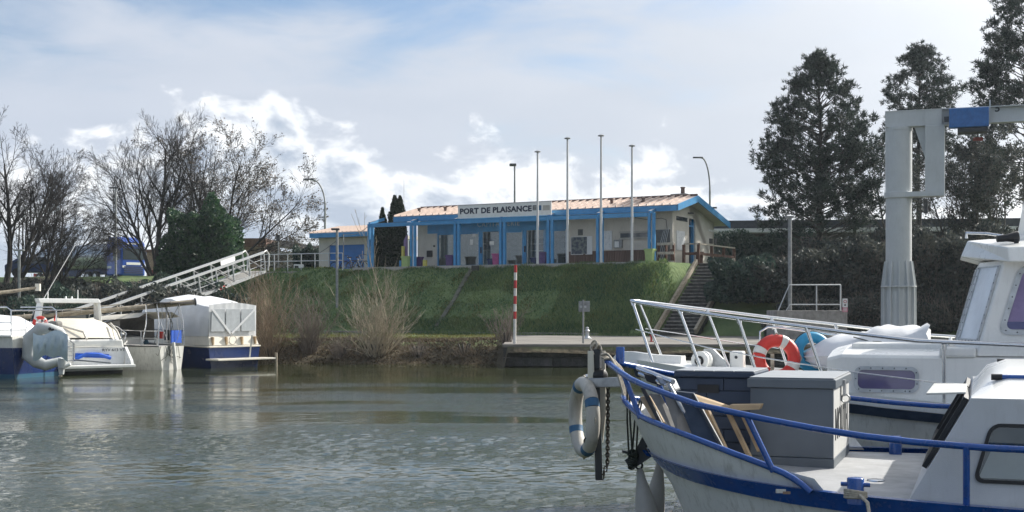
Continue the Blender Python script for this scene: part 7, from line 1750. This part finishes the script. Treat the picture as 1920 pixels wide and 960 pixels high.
# ------------------------------------------------------------------ gangway
P1 = at(478, 513, 76.5); P1.z = 4.42; P0_ = at(120, 0, 60); P0_ = Vector((P0_.x, 60, 0.55))
gg = thing('gangway', 'aluminium truss gangway sloping from the bank down to the boats', 'gangway')
d = (P1 - P0_); Lg = d.length; d.normalize(); sdv = Vector((d.y, -d.x, 0)).normalized(); upv = sdv.cross(d).normalized()
if upv.z < 0: upv = -upv
nb_ = 10; HT = 1.15
for s_, nm in ((-0.72, 'far'), (0.72, 'near')):
    o = sdv * s_
    MB().bar(P0_ + o + upv * HT, P1 + o + upv * HT, 0.09, 0.13).build('top_chord', 'galv', gg); MB().bar(P0_ + o, P1 + o, 0.09, 0.15).build('bottom_chord', 'galv', gg)
    for k in range(nb_ + 1):
        c = P0_.lerp(P1, k / nb_) + o; MB().bar(c + upv * 0.07, c + upv * (HT - 0.06), 0.07, 0.06, d).build('post', 'galv', gg)
        if k < nb_: c2_ = P0_.lerp(P1, (k + 1) / nb_) + o; MB().bar(c + upv * (HT - 0.08), c2_ + upv * 0.08, 0.05, 0.06, sdv).build('brace', 'steel_dull', gg)
    for hh in (0.42, 0.75): MB().tube([P0_ + o * 0.92 + upv * hh, P1 + o * 0.92 + upv * hh], 0.02, 6).build('hand_rail', 'galv', gg)
    e_ = P1 + o + upv * HT; MB().tube([e_, e_ + d * 0.35 + Vector((0, 0, 0.05)), e_ + d * 0.65 + Vector((0, 0, -0.25)), e_ + d * 0.65 + Vector((0, 0, -0.8)), P1 + o + d * 0.3], 0.05, 8).build('end_loop', 'pole_white', gg)
for k in range(40):
    if k == 0: pk = MB().obox(P0_ + d * (Lg / 80) + upv * 0.02, d * (Lg / 80 - 0.02), sdv * 0.66, upv * 0.02).build('tread', 'concrete_pale', gg)
    else: share(pk, gg, d * (Lg / 40) * k)
cS = P0_.lerp(P1, 0.70) + sdv * 0.78; 
for k in range(5): MB().obox(cS + d * (k * 0.18) + upv * 0.02, d * 0.09, sdv * 0.012, upv * 0.085).build('hazard_stripe', 'stripe_red' if k % 2 else 'stripe_white', gg)
cS = P0_.lerp(P1, 0.9) - sdv * 0.66; MB().obox(cS + upv * 0.9, d * 0.8, sdv * 0.01, upv * 0.2).build('name_panel', 'white_print', gg)

# ------------------------------------------------------------------ landing, railing and kiosk at the top of the gangway
ldg = struct(thing('landing', 'concrete landing', 'landing')); del ldg['category']; del ldg['label']
a0 = at(470, 0, 77.5); b0 = BF.w(-0.4, -0.9)
av, bv_ = Vector((a0.x, 77.5, 0)), Vector((b0.x, b0.y, 0)); dl_ = (bv_ - av); Ll = dl_.length; dl_.normalize(); nl_ = Vector((-dl_.y, dl_.x, 0))
MB().obox(av.lerp(bv_, 0.5) + nl_ * 3 + Vector((0, 0, 4.22)), dl_ * (Ll / 2), nl_ * 3.0, (0, 0, 0.2)).build('slab', 'concrete', ldg)
MB().obox(av.lerp(bv_, 0.5) + nl_ * 0.35 + Vector((0, 0, 3.3)), dl_ * (Ll / 2), nl_ * 0.2, (0, 0, 0.7)).build('retaining_wall', 'concrete', ldg)
rl_ = thing('steel_railing', 'grey tubular railing along the landing left of the office', 'railing')
n_ = 6; zr0 = 4.42
pA, pB = av + dl_ * 0.6 + nl_ * 0.2, av + dl_ * (Ll * 0.86) + nl_ * 0.2
for k in range(n_ + 1):
    p = pA.lerp(pB, k / n_); MB().tube([p + Vector((0, 0, zr0)), p + Vector((0, 0, zr0 + 1.05))], 0.03, 6).build('post', 'galv', rl_)
for h in (1.05, 0.62): MB().tube([pA + Vector((0, 0, zr0 + h)), pB + Vector((0, 0, zr0 + h))], 0.026, 6).build('rail', 'galv', rl_)
ko = at(560, 0, 79.5); kz_ = 4.43
kk = thing('service_cabinet', 'low white cabinet with dark screen on the landing', 'cabinet', (ko.x, 79.5, kz_))
MB().bx(-0.28, -0.2, 0, 0.3, 0.2, 0.52).build('body', 'white_print', kk, bevel=0.02); MB().bx(-0.22, -0.215, 0.24, 0.02, -0.202, 0.44).build('screen', 'black', kk); MB().bx(-0.2, -0.21, 0.06, 0.24, -0.202, 0.12).build('print_strip', 'grey_post', kk)

# ------------------------------------------------------------------ lamps and masts
def arm_lamp(label, px_head, py_head, px_pole, Y, z0, grp='street lamps with curved arms'):
    t = thing('street_lamp', label, 'lamp', (at(px_pole, 0, Y).x, Y, z0), 0, grp); h = at(0, py_head, Y).z - z0; dx = (px_head - px_pole) / F * Y
    q = [(0, 0, 0), (0, 0, h * 0.72)] + [(dx * 0.82 * (1 - math.cos(a)) , 0, h * 0.72 + (h * 0.275) * math.sin(a)) for a in np.linspace(0.15, math.pi / 2, 9)]
    MB().tube(q, [0.10, 0.07] + [0.055] * 9, 8).build('pole', 'grey_post', t)
    e = Vector(q[-1]); s = -1 if dx < 0 else 1
    m = MB(); m.loft([[(e.x + s * x, y * w_, e.z + z + 0.02 * (1 - abs(y))) for y, z in ((-1, 0), (-0.5, 0.07), (0.5, 0.07), (1, 0), (0, -0.05))] for x, w_ in ((-0.1, 0.06), (0.15, 0.15), (0.45, 0.16), (0.62, 0.06))], True, True); m.build('lamp_head', 'dark_metal', t)
    return t
arm_lamp('street lamp with curved arm above the garage annex', 580, 336, 609.5, 92, TZ)
t = arm_lamp('street lamp with curved arm behind the office gable', 1312, 295, 1331, 92, TZ)
MB().bx(0.03, -0.05, at(0, 391, 92).z - TZ, 0.5, 0.05, at(0, 388, 92).z - TZ).build('side_bracket', 'dark_metal', t)
t = thing('street_lamp', 'straight street lamp rising behind the name board', 'lamp', (at(965, 0, 92).x, 92, TZ), 0, 'straight street lamps'); h = at(0, 311, 92).z - TZ
MB().tube([(0, 0, 0), (0, 0, h)], [0.10, 0.06], 8).build('pole', 'grey_post', t); MB().bx(-0.38, -0.2, h - 0.02, 0.12, 0.2, h + 0.16).build('lamp_head', 'dark_metal', t, bevel=0.05)
b = onland(217, 86); t = thing('street_lamp', 'thin street lamp in front of the blue truck', 'lamp', b, 0, 'straight street lamps'); h = at(0, 353, 86).z - b.z
MB().tube([(0, 0, 0), (0, 0, h)], [0.08, 0.05], 8).build('pole', 'grey_post', t); MB().bx(-0.42, -0.1, h - 0.02, 0.2, 0.1, h + 0.08).build('lamp_head', 'dark_metal', t, bevel=0.03)
Y = 71.0
while land_z(at(632, 0, Y).x, Y) < at(632, 577, Y).z and Y < 80: Y += 0.2
b = onland(632, Y); t = thing('street_lamp', 'low grey lamp post standing on the grass bank', 'lamp', b, 0, 'straight street lamps'); h = at(0, 431, Y).z - b.z
MB().tube([(0, 0, -0.2), (0, 0, h)], 0.075, 8).build('pole', 'grey_post', t); MB().bx(-0.32, -0.12, h - 0.02, 0.14, 0.12, h + 0.09).build('lamp_head', 'dark_metal', t, bevel=0.03)
b = onland(36, 74); t = thing('street_lamp', 'grey lamp post among the leftmost bare trees', 'lamp', b, 0, 'straight street lamps'); h = at(0, 470, 74).z - b.z
MB().tube([(0, 0, -0.2), (0, 0, h)], 0.085, 8).build('pole', 'grey_post', t); MB().bx(-0.30, -0.12, h - 0.02, 0.3, 0.12, h + 0.08).build('lamp_head', 'grey_post', t, bevel=0.03)
p = at(522, 0, 80.5); t = thing('camera_mast', 'thin mast with a small dark box beside the gangway head', 'mast', (p.x, 80.5, 4.42)); h = at(0, 452, 80.5).z - 4.42
MB().tube([(0, 0, 0), (0, 0, h)], 0.04, 8).build('pole', 'grey_post', t); MB().bx(-0.11, -0.1, h, 0.11, 0.1, h + 0.34).build('camera_box', 'dark_metal', t); MB().bx(-0.14, -0.13, h + 0.34, 0.14, 0.13, h + 0.38).build('box_cap', 'dark_metal', t)
p = BL.pt(757.5, 395, 3.4); t = thing('radio_aerial', 'very thin radio aerial on the left of the office roof', 'aerial', BL.w(p.x, 3.4, ZRD - 0.1)); h = at(0, 318, 73).z - TZ - ZRD
MB().tube([(0, 0, 0), (0, 0, h + 0.1)], 0.014, 6).build('whip', 'pole_white', t); MB().tube([(0, 0, 0), (0, 0, 0.3)], 0.03, 8).build('aerial_base', 'dark_metal', t)

# ------------------------------------------------------------------ bicycles by the garage door
def bicycle(label, px, v, rz, mat):
    p = BL.pt(px, 505, v); t = thing('bicycle', label, 'bicycle', BL.w(p.x, v, -0.17), BL.rz + rz, 'bicycles by the garage door'); r = 0.33
    for x in (-0.52, 0.52):
        wh_ = MB().torus((x, 0, r), r - 0.02, 0.024, (0, 1, 0), 26, 6).build('wheel', 'tyre', t); sp = MB()
        for k in range(8): a = k * math.pi / 8; sp.tube([(x - math.cos(a) * r * 0.93, 0, r - math.sin(a) * r * 0.93), (x + math.cos(a) * r * 0.93, 0, r + math.sin(a) * r * 0.93)], 0.004, 3)
        sp.build('spokes', 'galv', wh_)['kind'] = 'stuff'
    bb_, se, he, fr_ = (-0.08, 0, 0.28), (-0.25, 0, 0.78), (0.36, 0, 0.80), (0.52, 0, r)
    for a, b in ((bb_, se), (bb_, he), ((-0.22, 0, 0.7), (0.35, 0, 0.74)), (bb_, (-0.52, 0, r)), ((-0.23, 0, 0.72), (-0.52, 0, r)), (he, fr_)): MB().tube([a, b], 0.02, 6).build('frame_tube', mat, t)
    MB().tube([he, (0.33, 0, 1.0)], 0.015, 6).build('stem', 'galv', t); MB().tube([(0.28, -0.28, 1.0), (0.36, -0.1, 1.03), (0.36, 0.1, 1.03), (0.28, 0.28, 1.0)], 0.014, 6).build('handlebar', 'black', t)
    m = MB(); m.loft([[(x, y * w_, 0.88 + z) for y, z in ((-1, 0), (0, 0.04), (1, 0), (0, -0.03))] for x, w_ in ((-0.42, 0.09), (-0.3, 0.08), (-0.15, 0.03))], True, True); m.build('saddle', 'black', t); MB().tube([se, (-0.29, 0, 0.88)], 0.014, 6).build('seat_post', 'galv', t)
    MB().lathe([(0.09, -0.005), (0.09, 0.005)], 14, (-0.08, -0.04, 0.28), (0, 1, 0)).build('chain_ring', 'dark_metal', t)
    MB().bx(-0.7, -0.07, 0.68, -0.38, 0.07, 0.70).build('rack', 'dark_metal', t)
bicycle('blue bicycle with white parts by the garage door, left one', 642, 1.5, 0.2, 'bright_blue'); bicycle('dark bicycle right of the blue one', 664, 1.3, 0.5, 'dark_metal'); bicycle('grey bicycle nearest the first blue post', 676, 1.0, -0.3, 'galv')

# ------------------------------------------------------------------ warehouse at the far left of the office
WY = 104.0; p = at(452, 0, WY)
wr = thing('warehouse', 'grey warehouse with ribbed white wall behind the gangway head', 'building', (p.x, WY, 4.5), 0)
X = lambda px: at(px, 0, WY).x - p.x; Z = lambda py: at(0, py, WY).z - 4.5
MB().bx(0, 0, 0, X(498), 6, Z(463)).build('front_block', 'brick_tan', wr); MB().bx(-0.2, -0.3, Z(463) + 0.004, X(500), 6, Z(447)).build('dark_parapet', 'wood_brown', wr)
MB().bx(X(498) + 0.004, 0.4, 0, X(596), 9, Z(474)).build('side_wall', 'cladding', wr)
for k in range(14): MB().bx(X(499), 0.33, 0.1 + k * 0.17, X(556), 0.40, 0.20 + k * 0.17).build('wall_rib', 'cladding', wr)
r0_, r1_ = (X(498), Z(463)), (X(612), Z(485)); t0_ = (X(500), Z(445)); t1_ = (X(612), Z(468))
m = MB(); m.prism([(t0_[0], 0.1, r0_[1] + 0.1), (r1_[0], 0.1, r1_[1] + 0.35), (r1_[0], 7, t1_[1] + 0.1), (t0_[0], 7, t0_[1])], (0, 0, 0.08)); m.build('roof', 'cladding', wr)
for k in range(9):
    f = k / 8; MB().bar((t0_[0] + 0.05, lerp(0.1, 7, f), lerp(r0_[1] + 0.1, t0_[1], f) + 0.12), (r1_[0], lerp(0.1, 7, f), lerp(r1_[1] + 0.35, t1_[1] + 0.1, f) + 0.12), 0.12, 0.10).build('roof_rib', 'tarp_dark', wr)
p = at(275, 0, 125); t = thing('far_shed', 'distant brown shed seen between truck and bush', 'building', (p.x, 125, 4.5))
MB().bx(0, 0, 0, 3.6, 5, 3.3).build('wall', 'brick_tan', t); MB().bx(-0.2, -0.3, 3.3, 3.8, 5.2, 3.6).build('roof', 'wood_brown', t); MB().bx(0.2, -0.05, 0, 3.4, -0.002, 0.9).build('plinth', 'white_print', t); MB().bx(0.3, -0.06, 0.92, 3.3, -0.003, 1.6).build('red_band', 'brick_red', t)

# ------------------------------------------------------------------ blue truck with silver tank trailer
TY = 112.0; p = at(250, 0, TY)
tk = thing('tank_truck', 'bright blue truck with silver tank trailer parked behind the trees', 'truck', (p.x, TY, 4.62), R(-40))
MB().bx(-2.3, -1.22, 0.55, 0, 1.22, 3.55).build('cab', 'truck_blue', tk, bevel=0.16)
m = MB(); m.prism([(-2.2, -1.15, 3.5), (-0.2, -1.15, 3.5), (-0.9, -1.1, 3.95), (-2.2, -1.1, 3.95)], (0, 2.3, 0)); m.build('roof_fairing', 'truck_blue', tk, bevel=0.05)
MB().bx(0.002, -1.05, 1.95, 0.03, 1.05, 2.95).build('windscreen', 'pane_dark', tk); MB().bx(0.003, -0.7, 1.5, 0.035, 0.7, 1.72).build('name_plate', 'white_print', tk)
MB().bx(0.002, -1.1, 3.02, 0.12, 1.1, 3.12).build('sun_visor', 'truck_dark', tk); MB().bx(-0.3, -0.6, 3.3, 0.025, 0.6, 3.42).build('roof_letters', 'white_print', tk)
for k in range(4): MB().bx(0.002, -0.95, 0.75 + k * 0.17, 0.06, 0.95, 0.85 + k * 0.17).build('grille_bar', 'truck_dark', tk)
for s_ in (-1, 1): MB().bx(0.0, s_ * 0.95 - 0.16, 1.25, 0.05, s_ * 0.95 + 0.16, 1.42).build('headlight', 'white_print', tk); MB().bx(-0.25, s_ * 1.32 - 0.06, 2.0, -0.05, s_ * 1.32 + 0.06, 2.7).build('mirror', 'truck_dark', tk)
MB().bx(-1.25, -1.235, 1.9, -0.35, -1.222, 2.85).build('door_window', 'pane_dark', tk); MB().bx(-1.25, -1.232, 0.9, -0.3, -1.223, 1.86).build('door', 'truck_blue', tk); MB().bx(-2.1, -1.23, 1.2, -1.5, -1.222, 1.4).build('side_letters', 'white_print', tk)
MB().bx(-6.2, -0.5, 0.75, -2.0, 0.5, 1.0).build('chassis', 'truck_dark', tk)
for x in (-0.9, -4.2, -5.4, -11.2, -12.4, -13.6):
    for s_ in (-1, 1): w_ = MB().lathe([(0.2, -0.15), (0.5, -0.15), (0.52, -0.1), (0.52, 0.1), (0.5, 0.15), (0.2, 0.15)], 18, (x, s_ * 1.05, 0.52), (0, 1, 0)).build('wheel', 'tyre', tk); MB().lathe([(0.28, -0.16), (0.1, -0.18)], 14, (x, s_ * 1.05, 0.52), (0, 1, 0)).build('rim', 'tank_silver', w_)
MB().lathe([(0.5, 0), (1.05, 0.12), (1.15, 0.4), (1.15, 11.0), (1.05, 11.3), (0.5, 11.42)], 24, (-14.3, 0, 2.35), (1, 0, 0)).build('tank', 'tank_silver', tk)
for x in (-12, -9.5, -7, -4.5): MB().torus((x, 0, 2.35), 1.155, 0.03, (1, 0, 0), 24, 6).build('tank_hoop', 'steel_dull', tk)
MB().bx(-14, -0.45, 0.95, -3.4, 0.45, 1.2).build('trailer_frame', 'truck_dark', tk); MB().bx(-9.5, -1.2, 0.6, -6.5, -1.1, 1.05).build('side_guard', 'truck_dark', tk); MB().bx(-14.5, -1.2, 0.7, -14.3, 1.2, 1.0).build('rear_marker', 'stripe_red', tk)
p = at(70, 0, 92); b = Vector((p.x, 92, land_z(p.x, 92)))
cr2 = thing('parked_car', 'dark car half hidden behind the left bare trees', 'car', b, R(15))
m = MB(); prof = [(-2.1, 0.35), (2.1, 0.35), (2.12, 0.75), (1.2, 0.92), (0.6, 1.42), (-1.1, 1.45), (-1.9, 0.98), (-2.12, 0.85)]
m.prism([(x, -0.85, z) for x, z in prof], (0, 1.7, 0)); m.build('body', 'truck_dark', cr2, bevel=0.08)
m = MB(); m.prism([(0.95, -0.86, 0.95), (0.5, -0.86, 1.36), (-1.0, -0.86, 1.38), (-1.5, -0.86, 0.98)], (0, -0.012, 0)); m.build('side_window', 'pane_dark', cr2)
for x in (-1.3, 1.3):
    for s_ in (-1, 1): MB().lathe([(0.2, -0.1), (0.32, -0.1), (0.32, 0.1), (0.2, 0.1)], 16, (x, s_ * 0.78, 0.32), (0, 1, 0)).build('wheel', 'tyre', cr2)

# ------------------------------------------------------------------ thin moist air over the basin
def haze_box(density):
    m = bpy.data.materials.new('haze'); m.use_nodes = True; t = m.node_tree; t.nodes.clear()
    o_ = t.nodes.new('ShaderNodeOutputMaterial'); v = t.nodes.new('ShaderNodeVolumePrincipled'); v.inputs['Color'].default_value = (0.86, 0.93, 1.0, 1)
    v.inputs['Density'].default_value = density; v.inputs['Anisotropy'].default_value = 0.3; t.links.new(v.outputs[0], o_.inputs['Volume']); MAT['haze'] = m
    o = MB().bx(-3200, -100, -1.5, 3200, 4100, 27).build('haze', 'haze'); struct(o, 'stuff')
haze_box(0.00025)
